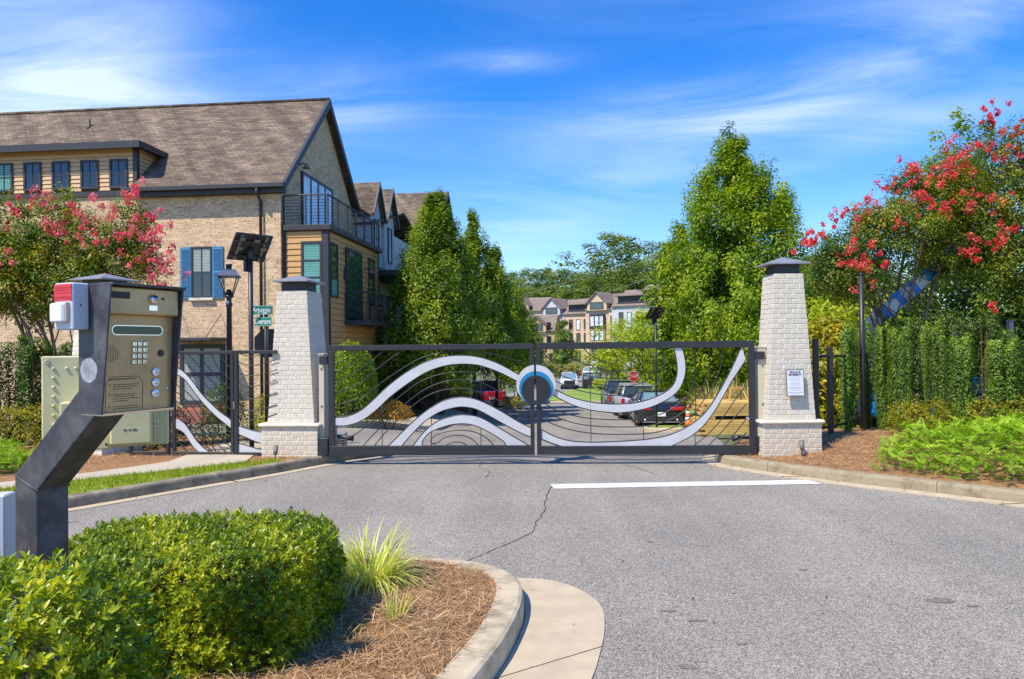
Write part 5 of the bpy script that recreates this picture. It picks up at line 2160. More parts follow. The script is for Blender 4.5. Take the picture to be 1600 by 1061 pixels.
def railing(parent, path, z, h, rods=10, posts=(), name='balcony_railing', mt='trim'):
    """path in local xy; top rail, posts at the path points and at extra fractions"""
    z += HZ
    mbx = MB()
    mbx.tube([(p[0], p[1], z + h) for p in path], .028, 6, smooth=False)
    r = mbx.build(name, M[mt], parent)
    for k in range(rods):
        zz = z + .10 + (h - .16) * k / (rods - 1)
        mbx = MB()
        mbx.tube([(p[0], p[1], zz) for p in path], .010, 5)
        mbx.build('rail_rod', M[mt], r)
    for i in range(len(path) - 1):
        a, b = Vector(path[i]), Vector(path[i + 1])
        n = posts[i]
        for k in range(n + 1):
            if k == 0 and i > 0:
                continue
            p = a.lerp(b, k / n)
            mbx = MB()
            mbx.box(p.x - .025, p.x + .025, p.y - .025, p.y + .025, z, z + h - .02)
            mbx.build('rail_post', M[mt], r)
    return r


def main_house():
    h = house_empty('brick_townhouse', 'long tan brick townhouse with brown shingle roof and ochre corner bay at left')
    Lx = -24.0
    D = 8.2
    # brick body with pointed end wall
    zb, ze, zr = -.9, 7.35, 11.55
    mbx = MB()
    pr = [(0, zb), (D, zb), (D, ze), (D / 2, zr), (0, ze)]
    mbx.add([(0, p[0], p[1] + HZ) for p in pr] + [(Lx, p[0], p[1] + HZ) for p in pr], [(0, 1, 2, 3, 4), (9, 8, 7, 6, 5)] + [(i, 5 + i, 5 + (i + 1) % 5, (i + 1) % 5) for i in range(5)])
    mbx.build('brick_wall', M['brick'], h)
    # brick corner pier and band courses, proud of the wall
    part_box('brick_pier', h, -.60, .012, -.05, -.002, zb, 6.55, 'brick')
    part_box('brick_corbel', h, -.66, .03, -.075, -.002, 6.552, 7.12, 'brick')
    # roof: right part runs down to the eave, left part starts above the dormer
    s = (11.76 - 7.42) / 4.45
    gable_roof(h, -5.2, .26, -.35, 7.42, 4.1, 11.76, 8.55, 7.42)
    mbx = MB()
    y0, z0 = 1.25, 7.42 + s * 1.60
    vs = [(Lx, y0, z0 - .10 + HZ), (-5.2, y0, z0 - .10 + HZ), (-5.2, 4.1, 11.66 + HZ), (Lx, 4.1, 11.66 + HZ), (Lx, y0, z0 + HZ), (-5.2, y0, z0 + HZ), (-5.2, 4.1, 11.76 + HZ), (Lx, 4.1, 11.76 + HZ)]
    mbx.add(vs, [(0, 3, 2, 1), (4, 5, 6, 7), (0, 1, 5, 4), (1, 2, 6, 5), (2, 3, 7, 6), (3, 0, 4, 7)])
    mbx.build('roof', M['shingle'], h)
    mbx = MB()
    vs = [(Lx, 8.55, 7.32 + HZ), (-5.2, 8.55, 7.32 + HZ), (-5.2, 4.1, 11.76 + HZ), (Lx, 4.1, 11.76 + HZ)]
    mbx.add(vs, [(3, 2, 1, 0)])
    mbx.build('roof', M['shingle'], h)
    mbx = MB()
    mbx.tube([(Lx, 4.1, 11.78 + HZ), (.27, 4.1, 11.78 + HZ)], .075, 6)
    mbx.build('ridge_cap', M['shingle'], h)
    rake(h, .25, -.35, 7.42, 4.1, 11.76, 8.55, 7.42, w=.26)
    # eave gutter, fascia and downpipe
    part_box('fascia', h, -5.3, .2, -.30, -.002, 7.13, 7.33, 'trim')
    part_box('eave_gutter', h, -5.5, .30, -.47, -.34, 7.27, 7.42, 'trim', .015)
    mbx = MB()
    mbx.tube([(-.66, -.40, 7.28 + HZ), (-.66, -.40, 7.10 + HZ), (-.66, -.12, 6.85 + HZ), (-.66, -.12, zb + HZ)], .055, 8)
    mbx.build('downpipe', M['trim'], h)
    # long wall dormer
    dw = part_box('dormer', h, Lx, -5.2, -.004, 3.0, 7.40, 8.92, 'gap_shade')
    hol = [(-(u + .33), -(u - .33), 7.50, 8.52) for u in (5.84, 6.92, 8.0, 9.07, 10.15, 11.2)]
    siding_boards(dw, 'x', -13.0, -5.22, -.004, 7.42, 8.90, .148, 'siding_p', hol)
    part_box('corner_board', dw, -5.32, -5.17, -.045, .12, 7.40, 8.90, 'trim')
    part_box('dormer_band', dw, Lx, -5.17, -.07, -.004, 7.22, 7.40, 'trim')
    part_box('dormer_roof', dw, Lx, -4.85, -.38, 1.9, 8.93, 9.02, 'shingle')
    part_box('dormer_fascia', dw, Lx, -4.83, -.42, -.385, 8.80, 9.04, 'trim')
    part_box('dormer_fascia', dw, -4.845, -4.81, -.38, 1.5, 8.82, 9.03, 'trim')
    siding_boards(dw, 'y', .12, 1.40, -5.2, 7.75, 8.90, .148, 'siding_p')
    for i, u in enumerate((5.84, 6.92, 8.0, 9.07, 10.15, 11.2)):
        window(h, 'x', -(u + .33), -(u - .33), -.004, 7.50, 8.52, glass=('glass', 'glass') if i < 4 else 'glass_g', cols=2, rows=2, fw=.075, dep=.075)
    # vent pipe on the roof
    mbx = MB()
    mbx.lathe([(.14, 0), (.05, .12), (.05, .42), (.03, .42)], 10, M=Matrix.Translation((-9.2, 3.05, 10.62 + HZ)))
    mbx.build('vent_pipe', M['trim'], h)
    # shuttered window
    w = window(h, 'x', -3.20, -2.46, -.004, 3.62, 5.38, glass=('glass', 'blind'), cols=2, rows=2, fw=.055, dep=.06, sill='pbrick', mun=.03)
    for (a, b) in ((-3.60, -3.215), (-2.445, -2.06)):
        mbx = MB()
        z0, z1 = 3.60 + HZ, 5.38 + HZ
        mbx.box(a, b, -.055, -.006, z0, z1, ch=.006)
        sh = mbx.build('shutter', M['shutter'], h)
        for (q0, q1) in ((z0 + .07, z0 + .90), (z0 + .99, z1 - .07)):
            k = int((q1 - q0) / .042)
            for i in range(k):
                z = q0 + (q1 - q0) * (i + .5) / k
                mbx = MB()
                mbx.box(-(b - a) / 2 + .055, (b - a) / 2 - .055, -.014, .014, -.004, .004, M=Matrix.Translation(((a + b) / 2, -.064, z)) @ Matrix.Rotation(math.radians(38), 4, 'X'))
                mbx.build('slat', M['shutter'], sh)
    # front door with awning
    window(h, 'x', -3.62, -2.02, -.004, -.05, 2.02, glass='blind', cols=2, rows=2, fw=.14, dep=.09, name='entry_door', mun=.13)
    part_box('awning', h, -3.75, -1.95, -1.05, -.004, 2.12, 2.24, 'trim', .02)
    for x in (-3.55, -2.15):
        mbx = MB()
        mbx.tube([(x, -1.0, 2.24 + HZ), (x, -.02, 3.05 + HZ)], .012, 6)
        mbx.build('awning_tie', M['trim'], h)
    for k in range(3):
        part_box('brick_step', h, -3.5, -1.9, -1.2 - .32 * (2 - k) - .0, -.01, -.75 + .2 * k, -.55 + .2 * k - .002, 'brick_red')
    # ochre corner bay on two storeys
    b = part_box('bay', h, .0, 1.58, .15, 6.2, 1.75, 5.86, 'gap_shade')
    siding_boards(b, 'x', .12, 1.38, .15, 1.8, 5.84, .20, 'siding', [(.66, 1.46, 3.60, 5.50)])
    siding_boards(b, 'y', .32, 6.16, 1.58, 1.8, 5.84, .20, 'siding', [(.24, 1.06, 3.60, 5.50), (1.86, 3.74, 2.92, 5.54), (4.66, 5.54, 3.56, 5.50)])
    part_box('corner_post', b, 1.40, 1.625, .10, .31, -.6, 5.86, 'trim', .01)
    part_box('corner_post', b, .0, .13, .10, .16, 1.75, 5.86, 'trim', .005)
    part_box('corner_post', b, 1.55, 1.625, 6.10, 6.24, 1.75, 5.86, 'trim', .005)
    part_box('soffit_band', b, -.02, 1.68, .06, 6.3, 1.60, 1.748, 'trim')
    part_box('balcony_edge', b, -.06, 1.74, .02, 6.34, 5.862, 6.06, 'trim', .02)
    window(h, 'x', .66, 1.395, .15, 3.60, 5.50, glass='glass_g', cols=1, rows=3, fw=.075, dep=.06, mun=.045)
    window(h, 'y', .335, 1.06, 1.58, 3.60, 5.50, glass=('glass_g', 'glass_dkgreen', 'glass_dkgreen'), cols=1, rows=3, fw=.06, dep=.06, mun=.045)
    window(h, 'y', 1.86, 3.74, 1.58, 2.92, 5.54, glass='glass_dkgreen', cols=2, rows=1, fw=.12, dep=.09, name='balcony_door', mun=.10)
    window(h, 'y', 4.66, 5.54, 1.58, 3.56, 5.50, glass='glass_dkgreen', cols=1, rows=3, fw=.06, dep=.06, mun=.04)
    railing(h, [(.06, .10), (1.62, .10), (1.62, 6.22)], 6.06, 1.03, 9, (2, 6))
    # gable door group
    window(h, 'y', 1.75, 4.95, .0, 6.10, 8.35, glass='glass_b', cols=4, rows=1, fw=.10, dep=.08, name='balcony_door', mun=.12, sill='pbrick')

    def barn_light(x, y, z):
        mbx = MB()
        z += HZ
        mbx.tube([(x, y, z), (x + .22, y, z + .10), (x + .34, y, z + .02)], .02, 6)
        lt = mbx.build('wall_light', M['metal'], h)
        mbx = MB()
        mbx.lathe([(.15, -.12), (.05, -.01), (.04, .05)], 12, M=Matrix.Translation((x + .34, y, z + .02)))
        mbx.build('lamp_shade', M['solar_bar'], lt)
    barn_light(.0, 1.45, 8.45)
    barn_light(1.58, 1.62, 5.25)
    barn_light(1.58, 4.1, 4.9)
    part_box('wall_meter', h, 1.60, 1.78, 1.70, 1.84, 4.3, 4.75, 'trim', .02)
    # small iron balcony
    jb = part_box('small_balcony', h, 1.61, 2.50, 1.75, 4.80, 2.66, 2.86, 'trim', .02)
    railing(h, [(1.64, 1.80), (2.46, 1.80), (2.46, 4.75), (1.64, 4.75)], 2.86, 1.02, 9, (1, 3, 1))
    mbx = MB()
    mbx.tube([(2.46, 3.4, 3.9 + HZ), (1.62, 1.9, 5.15 + HZ)], .012, 5)
    mbx.build('balcony_tie', M['trim'], jb)
    # ground storey under the bay
    part_box('lower_wall', h, .002, 1.2, .9, 6.1, -.9, 1.598, 'brick')
    window(h, 'y', 1.5, 2.7, 1.2, -.55, 1.35, glass='glass', cols=2, rows=2)
    window(h, 'y', 3.4, 5.6, 1.2, -.6, 1.4, glass='glass', cols=2, rows=3, name='garage_door')
    for y in (3.05, 6.0):
        part_box('post', h, 1.42, 1.64, y, y + .22, -.9, 1.598, 'trim')
    return h


main_house()


def white_house():
    h = house_empty('white_brick_townhouse', 'white brick townhouse with two small pointed dormers beside the tan one')
    part_box('brick_wall', h, -9, .6, 8.25, 20, -1.6, 7.6, 'brick_w')
    part_box('porch_wall', h, .602, 1.0, 6.5, 8.4, -1.3, 4.9, 'siding')
    siding_boards(h, 'y', 6.5, 8.4, 1.0, 2.4, 4.9, .2, 'siding')
    for (y0, y1, zt, zs) in ((7.9, 9.5, 9.35, 8.15), (10.2, 11.9, 9.55, 8.25)):
        mbx = MB()
        ym = (y0 + y1) / 2
        pr = [(y0, 5.5), (y1, 5.5), (y1, zs), (ym, zt), (y0, zs)]
        mbx.add([(.75, p[0], p[1] + HZ) for p in pr] + [(-3.2, p[0], p[1] + HZ) for p in pr], [(0, 1, 2, 3, 4), (9, 8, 7, 6, 5)] + [(i, 5 + i, 5 + (i + 1) % 5, (i + 1) % 5) for i in range(5)])
        d = mbx.build('dormer', M['brick_w'], h)
        gable_roof(d, -3.4, .98, y0 - .25, zs - .28, ym, zt + .16, y1 + .25, zs - .28, name='dormer_roof')
        rake(d, .97, y0 - .25, zs - .28, ym, zt + .16, y1 + .25, zs - .28, w=.17, th=.04)
        window(h, 'y', ym - .33, ym + .33, .75, 6.0, 7.75, glass='glass', cols=2, rows=2)
    gable_roof(h, -9, .9, 7.8, 7.5, 13.5, 9.0, 20, 7.5)
    part_box('eave_gutter', h, .86, 1.02, 8.2, 20, 5.35, 5.55, 'trim', .02)
    for y in (8.9, 12.3):
        mbx = MB()
        mbx.tube([(.93, y, 5.4 + HZ), (.70, y, 5.0 + HZ), (.70, y, -1.2 + HZ)], .05, 8)
        mbx.build('downpipe', M['trim'], h)
    part_box('canopy', h, .61, 2.5, 6.6, 13.5, 4.95, 5.2, 'trim', .02)
    for y in (7.9, 10.6, 13.2):
        part_box('canopy_post', h, 2.15, 2.42, y, y + .28, -1.5, 4.948, 'trim')
    for y in (9.1, 11.2, 14.5, 17):
        window(h, 'y', y, y + .9, .6, 2.6, 4.4, glass='glass', cols=2, rows=2)
    window(h, 'y', 8.6, 11.0, .6, -1.2, 1.3, glass='trim', cols=2, rows=4, name='garage_door')
    window(h, 'y', 12.4, 15.0, .6, -1.3, 1.2, glass='trim', cols=2, rows=4, name='garage_door')
    part_box('cornice', h, .6, .75, 8.3, 19.9, 1.6, 1.85, 'trim')
    mbx = MB()
    mbx.lathe([(.16, -.14), (.05, -.01), (.04, .05)], 12, M=Matrix.Translation((1.9, 8.2, 1.2 + HZ)))
    mbx.build('lamp_shade', M['solar_bar'], h)
    return h


white_house()


def far_block():
    h = house_empty('brick_townhouse', 'tall tan brick townhouse end with wide brown roof rising behind the pointed trees')
    zb, ze, zr = -2.5, 8.3, 12.75
    y0, y1, ya = 22.0, 31.0, 26.5
    mbx = MB()
    pr = [(y0, zb), (y1, zb), (y1, ze), (ya, zr), (y0, ze)]
    mbx.add([(.6, p[0], p[1] + HZ) for p in pr] + [(-14, p[0], p[1] + HZ) for p in pr], [(0, 1, 2, 3, 4), (9, 8, 7, 6, 5)] + [(i, 5 + i, 5 + (i + 1) % 5, (i + 1) % 5) for i in range(5)])
    mbx.build('brick_wall', M['brick'], h)
    gable_roof(h, -14.2, .85, y0 - .4, ze - .1, ya, zr + .18, y1 + .4, ze - .1)
    rake(h, .84, y0 - .4, ze - .1, ya, zr + .18, y1 + .4, ze - .1, w=.26)
    part_box('eave_gutter', h, -14.2, .9, y0 - .56, y0 - .42, ze - .25, ze - .06, 'trim', .02)
    for y in (24, 27, 29):
        for z in (-1.6, 1.6, 5.0):
            window(h, 'y', y, y + 1.0, .6, z, z + 1.7, glass='glass', cols=2, rows=2)
    return h


far_block()


# ------------------------------------------------------------------ far townhouses up the street
def far_house(i, label, x, y, rz, wall, w=6.6, dep=11, eave=8.6, peak=11.6, gable=True, bay=True, group='townhouses at the end of the street', dz=0.0):
    h = thing('row_townhouse', label, 'house', (x, y, H(x, y) - .4 + dz), rz, group)
    k = -HZ                                                  # this house keeps its own zero
    W_ = w / 2

    def bx(nm, x0, x1, y0, y1, z0, z1, m, par=h):
        mbx = MB()
        mbx.box(x0, x1, y0, y1, z0, z1)
        return mbx.build(nm, M[m], par)
    bx('wall', -W_, W_, 0, dep, -2, eave, wall)
    # main roof with ridge along the row
    mbx = MB()
    zr = eave + 3.0
    vs = [(-W_ - .02, -.4, eave - .1), (W_ + .02, -.4, eave - .1), (W_ + .02, dep / 2, zr), (-W_ - .02, dep / 2, zr), (W_ + .02, dep + .4, eave - .1), (-W_ - .02, dep + .4, eave - .1)]
    mbx.add(vs, [(0, 1, 2, 3), (3, 2, 4, 5), (0, 3, 5), (1, 4, 2), (0, 5, 4, 1)])
    rf = mbx.build('roof', M['shingle_far'], h)
    if gable:
        gw = 1.9
        gx = -.9
        mbx = MB()
        pr = [(gx - gw, eave - .2), (gx + gw, eave - .2), (gx + gw, eave + 1.2), (gx, peak), (gx - gw, eave + 1.2)]
        mbx.add([(p[0], -.5, p[1]) for p in pr] + [(p[0], 4.5, p[1]) for p in pr], [(4, 3, 2, 1, 0)[::-1], (5, 6, 7, 8, 9)[::-1]] + [((i_ + 1) % 5, 5 + (i_ + 1) % 5, 5 + i_, i_) for i_ in range(5)])
        g = mbx.build('front_gable', M[wall], h)
        for s in (-1, 1):
            mbx = MB()
            e = (gx + s * (gw + .35), eave + .95)
            t = (gx, peak + .12)
            vs = [(e[0], -.85, e[1]), (t[0], -.85, t[1]), (t[0], 5.2, t[1]), (e[0], 5.2, e[1])]
            vs += [(v[0], v[1], v[2] - .16) for v in vs]
            f = [(0, 1, 2, 3), (7, 6, 5, 4), (0, 4, 5, 1), (1, 5, 6, 2), (2, 6, 7, 3), (3, 7, 4, 0)]
            mbx.add(vs, f if s < 0 else [q[::-1] for q in f])
            mbx.build('gable_roof', M['shingle_far'], g)
        # roof terrace opening
        bx('terrace_opening', gx - 1.35, gx + 1.35, -.53, -.502, eave - .05, eave + 1.25, 'trim', g)
        bx('terrace_glass', gx - 1.2, gx + 1.2, -.545, -.532, eave + .1, eave + 1.1, 'cargl', g)
    else:
        bx('dormer', -W_ * .7, W_ * .8, .3, 4.2, eave - .1, eave + 1.55, 'trim')
        bx('dormer_roof', -W_ * .85, W_ * .95, -.3, 4.8, eave + 1.56, eave + 1.72, 'shingle_far')
    for z in (1.1 + 2.0, 5.6):
        if bay:
            gx = -.9
            b = bx('bay_window', gx - 1.45, gx + 1.45, -.62, -.002, z - .55, z + 2.1, 'siding_p' if z < 5 else 'trim')
            for q in range(3):
                window(h, 'x', gx - 1.3 + q * .9, gx - .45 + q * .9, -.62, z, z + 1.85, glass='glass_b', cols=1, rows=2, fw=.08, wz=False)
            window(h, 'x', 1.5, 2.35, 0, z + .1, z + 1.8, glass='glass', cols=1, rows=2, fw=.09, wz=False)
        else:
            for q in range(3):
                window(h, 'x', -2.1 + q * 1.55, -1.25 + q * 1.55, 0, z, z + 1.9, glass='glass_b' if q == 1 and z > 5 else 'glass', cols=1, rows=2, fw=.09, wz=False, sill='pbrick')
    window(h, 'x', -2.4, .4, 0, -.4, 1.9, glass='trim', cols=2, rows=3, fw=.15, name='garage_door', wz=False)
    window(h, 'x', 1.4, 2.4, 0, -.4, 1.9, glass='glass', cols=1, rows=1, fw=.14, name='front_door', wz=False)
    return h


RZ = math.atan2(-17, 11)                                     # along the row, left end farther away
M['white_far'] = M['brick_w']
ux, uy = math.cos(RZ), math.sin(RZ)
FX, FY = 8.6, 134.0
fz = RZ
for i, (s, lab, wall, gab, bay, w) in enumerate((
        (0.0, 'far white gabled townhouse with upper terrace, left of the columnar tree', 'brick_w', True, True, 6.6),
        (6.7, 'far buff brick townhouse with flat dormer behind the columnar tree', 'brick_far', False, False, 6.6),
        (13.4, 'far buff brick townhouse with pointed gable and glazed bay windows', 'brick_far', True, True, 6.8),
        (20.4, 'far white townhouse partly covered by the lime green tree', 'brick_w', False, False, 6.8))):
    far_house(i, lab, FX + ux * s, FY + uy * s, fz + math.radians(22), wall, w, gable=gab, bay=bay, dz=(0, .5, 1.3, 2.0)[i])
far_house(5, 'far brown roofed townhouse showing its end behind the left trees', 2.6, 142, RZ + math.radians(40), 'brick_far', 8.5, gable=True, bay=False)
far_house(6, 'far low townhouse with ochre gable below the brown roofed one', 5.3, 128, RZ + math.radians(45), 'siding_p', 5.0, 9, 6.0, 8.6, True, False)
far_house(7, 'far townhouse with long grey roof beside the tall maple', 24.5, 116, RZ + math.radians(22), 'brick_far', 9.5, 12, 11.6, 14.8, False, False)
far_house(8, 'pale townhouse glimpsed between notice pillar and crape myrtle', 33.5, 76, math.radians(-40), 'siding_p', 9, 10, 6.6, 9.6, False, False)

# ------------------------------------------------------------------ vegetation
def unit(v):
    return v / (np.linalg.norm(v, axis=-1, keepdims=True) + 1e-9)


def leaf_cloud(name, C, Rc, n_per, size, m, rng, up=.5, outc=None, flat=1.0, tb=None, elong=None, droop=0.0, parent=None, big=False, ts=.16):
    """leaves gathered round clump centres C with radii Rc (k,) or (k,3)"""
    C = np.asarray(C, float)
    k = len(C)
    Rc = np.asarray(Rc, float)
    if Rc.ndim == 1:
        Rc = np.repeat(Rc[:, None], 3, 1)
    idx = np.repeat(np.arange(k), n_per)
    n = len(idx)
    g = rng.normal(size=(n, 3))
    g = unit(g) * (rng.random((n, 1)) ** .45)
    P = C[idx] + g * Rc[idx]
    nr = unit(g) * .7 + np.array([0, 0, up]) + rng.normal(0, .30, (n, 3))
    if outc is not None:
        nr += .5 * unit(P - np.asarray(outc))
    d = unit(g) + rng.normal(0, .6, (n, 3)) + np.array([0, 0, -droop])
    base = rng.beta(2, 2, k)[idx] if tb is None else np.asarray(tb)[idx]
    t = np.clip(base * .8 + .1 + rng.normal(0, ts, n), 0, 1)
    tv, tt = (BIG_V, BIG_T) if big else (LEAF_V, LEAF_T)
    me = scatter(name, np.array(tv) * np.array([1, 1, 1]), tt, P, frames_n(nr, d), size * rng.uniform(.7, 1.25, n), t, m)
    return link(name, me, parent)


def limbs(parent, trunk_pts, r0, r1, ends, rng, m, rl=.045, name='trunk', start=.35):
    mbx = MB()
    n = len(trunk_pts)
    mbx.tube(trunk_pts, [r0 + (r1 - r0) * i / (n - 1) for i in range(n)], 9)
    tp = [Vector(p) for p in trunk_pts]
    for e in ends:
        e = Vector(e)
        s = rng.uniform(start, .95)
        i = min(int(s * (n - 1)), n - 2)
        a = tp[i].lerp(tp[i + 1], s * (n - 1) - i)
        if a.z > e.z - .1:
            a = tp[max(0, i - 1)]
        mid = a.lerp(e, .5) + Vector((rng.uniform(-.1, .1), rng.uniform(-.1, .1), rng.uniform(-.05, .18))) * (e - a).length * .5
        mbx.tube([a, mid, e], [rl, rl * .6, rl * .22], 5)
    return mbx.build(name, m, parent)


def tree(label, x, y, z, h, prof, nclump, rc, per, size, leaf, name='tree', bare=.12, group=None, seed=1, bark='bark', trunk_r=.12, elong=(1, 1, 1), shell=.55, up=.5, nl=24, big=False, ts=.16, lean=(0, 0), trunk=True, droop=0):
    """prof: list of (height fraction, radius); clumps fill the outer part of that volume"""
    rng = np.random.default_rng(seed)
    rr = random.Random(seed)
    t = thing(name, label, 'tree', (x, y, z), 0, group)
    hs = [p[0] for p in prof]
    rs = [p[1] for p in prof]
    C, Rr = [], []
    vol = np.cumsum(np.interp(np.linspace(hs[0], hs[-1], 100), hs, rs) + .15)
    vol /= vol[-1]
    for i in range(nclump):
        f = hs[0] + (hs[-1] - hs[0]) * np.searchsorted(vol, rng.random()) / 99
        r = float(np.interp(f, hs, rs))
        a = rng.uniform(0, 6.283)
        wob = 1 + .22 * math.sin(3 * a + seed + 5 * f) + .14 * math.sin(5 * a - seed + 9 * f)
        q = (shell + (1 - shell) * rng.random()) if rng.random() < .78 else rng.random() * shell
        C.append((r * q * wob * math.cos(a) + lean[0] * f, r * q * wob * math.sin(a) + lean[1] * f, f * h + rng.normal(0, .02) * h))
        Rr.append(rc * rng.uniform(.6, 1.35) * (0.55 + .45 * min(1, r / (max(rs) + 1e-6) * 1.4)))
    C = np.array(C)
    Rr = np.array(Rr)[:, None] * np.array(elong)[None, :]
    leaf_cloud('crown', C, Rr, per, size, leaf, rng, up=up, outc=(0, 0, h * .45), parent=t, big=big, ts=ts, droop=droop)
    if trunk:
        ends = [tuple(C[i]) for i in rng.choice(len(C), min(nl, len(C)), replace=False)]
        tp = [(0, 0, -.4), (rr.uniform(-.05, .05), 0, h * .2), (rr.uniform(-.1, .1) + lean[0] * .5, rr.uniform(-.1, .1), h * .55), (lean[0] * .9, lean[1] * .9, h * .9)]
        limbs(t, tp, trunk_r, trunk_r * .15, ends, rr, M[bark], rl=trunk_r * .35)
    return t


def bush(name, label, x, y, z, rx, ry, h, n, size, leaf, seed=1, group=None, cat='shrub', inner=.25, sq=2.6, up=.5, wob=.10, big=False, ts=.2, stems=5):
    """dense rounded shrub: leaves over and just under a lumpy shell"""
    rng = np.random.default_rng(seed)
    t = thing(name, label, cat, (x, y, z), 0, group)
    d = unit(rng.normal(size=(n, 3)))
    d[:, 2] = np.abs(d[:, 2]) * rng.choice([1, 1, 1, -.35], n)
    pw = (np.abs(d[:, 0]) ** sq + np.abs(d[:, 1]) ** sq + np.abs(d[:, 2]) ** sq) ** (-1 / sq)
    a = np.arctan2(d[:, 1], d[:, 0])
    lump = 1 + wob * np.sin(a * 4 + seed + d[:, 2] * 4) + wob * .7 * np.sin(a * 9 - seed + d[:, 2] * 7)
    rad = pw * lump * (1 - inner * rng.random(n) ** 2)
    hz = h * .55
    P = d * rad[:, None] * np.array([rx, ry, hz]) + np.array([0, 0, h - hz])
    P[:, 2] = np.maximum(P[:, 2], .02)
    nr = d * .6 + np.array([0, 0, up]) + rng.normal(0, .45, (n, 3))
    dr = d * .8 + np.array([0, 0, .4]) + rng.normal(0, .55, (n, 3))
    tt_ = np.clip(.42 + .22 * d[:, 2] * 0 + .16 * np.sin(a * 4 + seed + d[:, 2] * 4) + rng.normal(0, ts, n), 0, 1)
    tv, tt = (BIG_V, BIG_T) if big else (LEAF_V, LEAF_T)
    me = scatter('foliage', tv, tt, P, frames_n(nr, dr), size * rng.uniform(.7, 1.25, n), tt_, leaf)
    link('foliage', me, t)
    mbx = MB()
    rr = random.Random(seed)
    for k in range(stems):
        aa = rr.uniform(0, 6.28)
        mbx.tube([(.05 * math.cos(aa), .05 * math.sin(aa), -.15), (rx * .35 * math.cos(aa), ry * .35 * math.sin(aa), h * .4), (rx * .7 * math.cos(aa), ry * .7 * math.sin(aa), h * .75)], [.018, .012, .005], 5)
    mbx.build('stems', M['twig'], t)
    return t


# --- the two clipped hedges of the island, built of leafy shoots
def clipped_hedge(label, x0, x1, y0, y1, z0, h, n, ln, seed, sq=4.5, wob=.05, round_=1.0):
    rng = np.random.default_rng(seed)
    t = thing('clipped_hedge', label, 'hedge', ((x0 + x1) / 2, (y0 + y1) / 2, z0), 0, 'clipped hedges of the island')
    rx, ry = (x1 - x0) / 2, (y1 - y0) / 2
    d = unit(rng.normal(size=(n * 2, 3)) * np.array([1, 1, 1.0]))
    d = d[d[:, 2] > -.75][:n]
    n = len(d)
    pw = (np.abs(d[:, 0]) ** sq + np.abs(d[:, 1]) ** sq + np.abs(d[:, 2]) ** sq) ** (-1 / sq)
    P0 = d * pw[:, None]
    lump = 1 + wob * np.sin(P0[:, 0] * 5 * rx + seed) * np.sin(P0[:, 1] * 6 * ry + 1) + wob * .6 * np.sin(P0[:, 2] * 9 + P0[:, 0] * 7)
    dep = 1 - .30 * rng.random(n) ** 2.2
    P = P0 * (lump * dep)[:, None] * np.array([rx, ry, h / 2]) + np.array([0, 0, h / 2])
    P[:, 2] += rng.normal(0, .012, n)
    nrm = unit(np.sign(P0) * np.abs(P0) ** (sq - 1) / np.array([rx, ry, h / 2]))
    dr = nrm * .75 + np.array([0, 0, .55]) + rng.normal(0, .35, (n, 3))
    tint = np.clip(.46 + rng.normal(0, .15, n) + .13 * np.sin(P[:, 0] * 9 + P[:, 1] * 7 + seed), 0, 1)
    groups = []
    for v in range(4):
        tv, tt, tc = sprig_template(rng, 8, 1.0, 1.15, .9)
        s = slice(v, None, 4)
        k = len(P[s])
        V = np.einsum('nij,kj->nki', frames(dr[s], rng), tv) * (ln * rng.uniform(.7, 1.2, k))[:, None, None] + P[s][:, None, :]
        T = (tt[None] + (np.arange(k) * len(tv))[:, None, None]).reshape(-1, 3)
        tn = np.clip(tint[s][:, None] + tc[None, :], 0, 1)
        groups.append((V.reshape(-1, 3), T, tn.ravel()))
    off = 0
    Vs, Ts, Cs = [], [], []
    for V, T, c in groups:
        Vs.append(V)
        Ts.append(T + off)
        Cs.append(c)
        off += len(V)
    me = np_mesh('foliage', np.concatenate(Vs), np.concatenate(Ts), np.concatenate(Cs), LF['hedge'])
    link('foliage', me, t)
    # woody inside
    mbx = MB()
    rr = random.Random(seed)
    for k in range(110):
        x, y = rr.uniform(-.8, .8) * rx, rr.uniform(-.8, .8) * ry
        x2, y2 = x + rr.uniform(-.06, .06), y + rr.uniform(-.06, .06)
        mbx.tube([(x * .7, y * .7, 0), (x, y, h * .45), (max(-rx, min(rx, x2)), max(-ry, min(ry, y2)), h * rr.uniform(.55, .86))], [.008, .005, .002], 4)
    mbx.build('stems', M['twig'], t)
    return t


clipped_hedge('long clipped green hedge on the island between pedestal and grass tuft', -2.75, -1.13, 3.55, 4.85, .08, .665, 13500, .030, 3, 5.0, .05)
clipped_hedge('taller clipped hedge clump right in front of the pedestal foot', -2.55, -1.13, 1.62, 2.42, .06, 1.15, 6600, .032, 4, 3.8, .05)


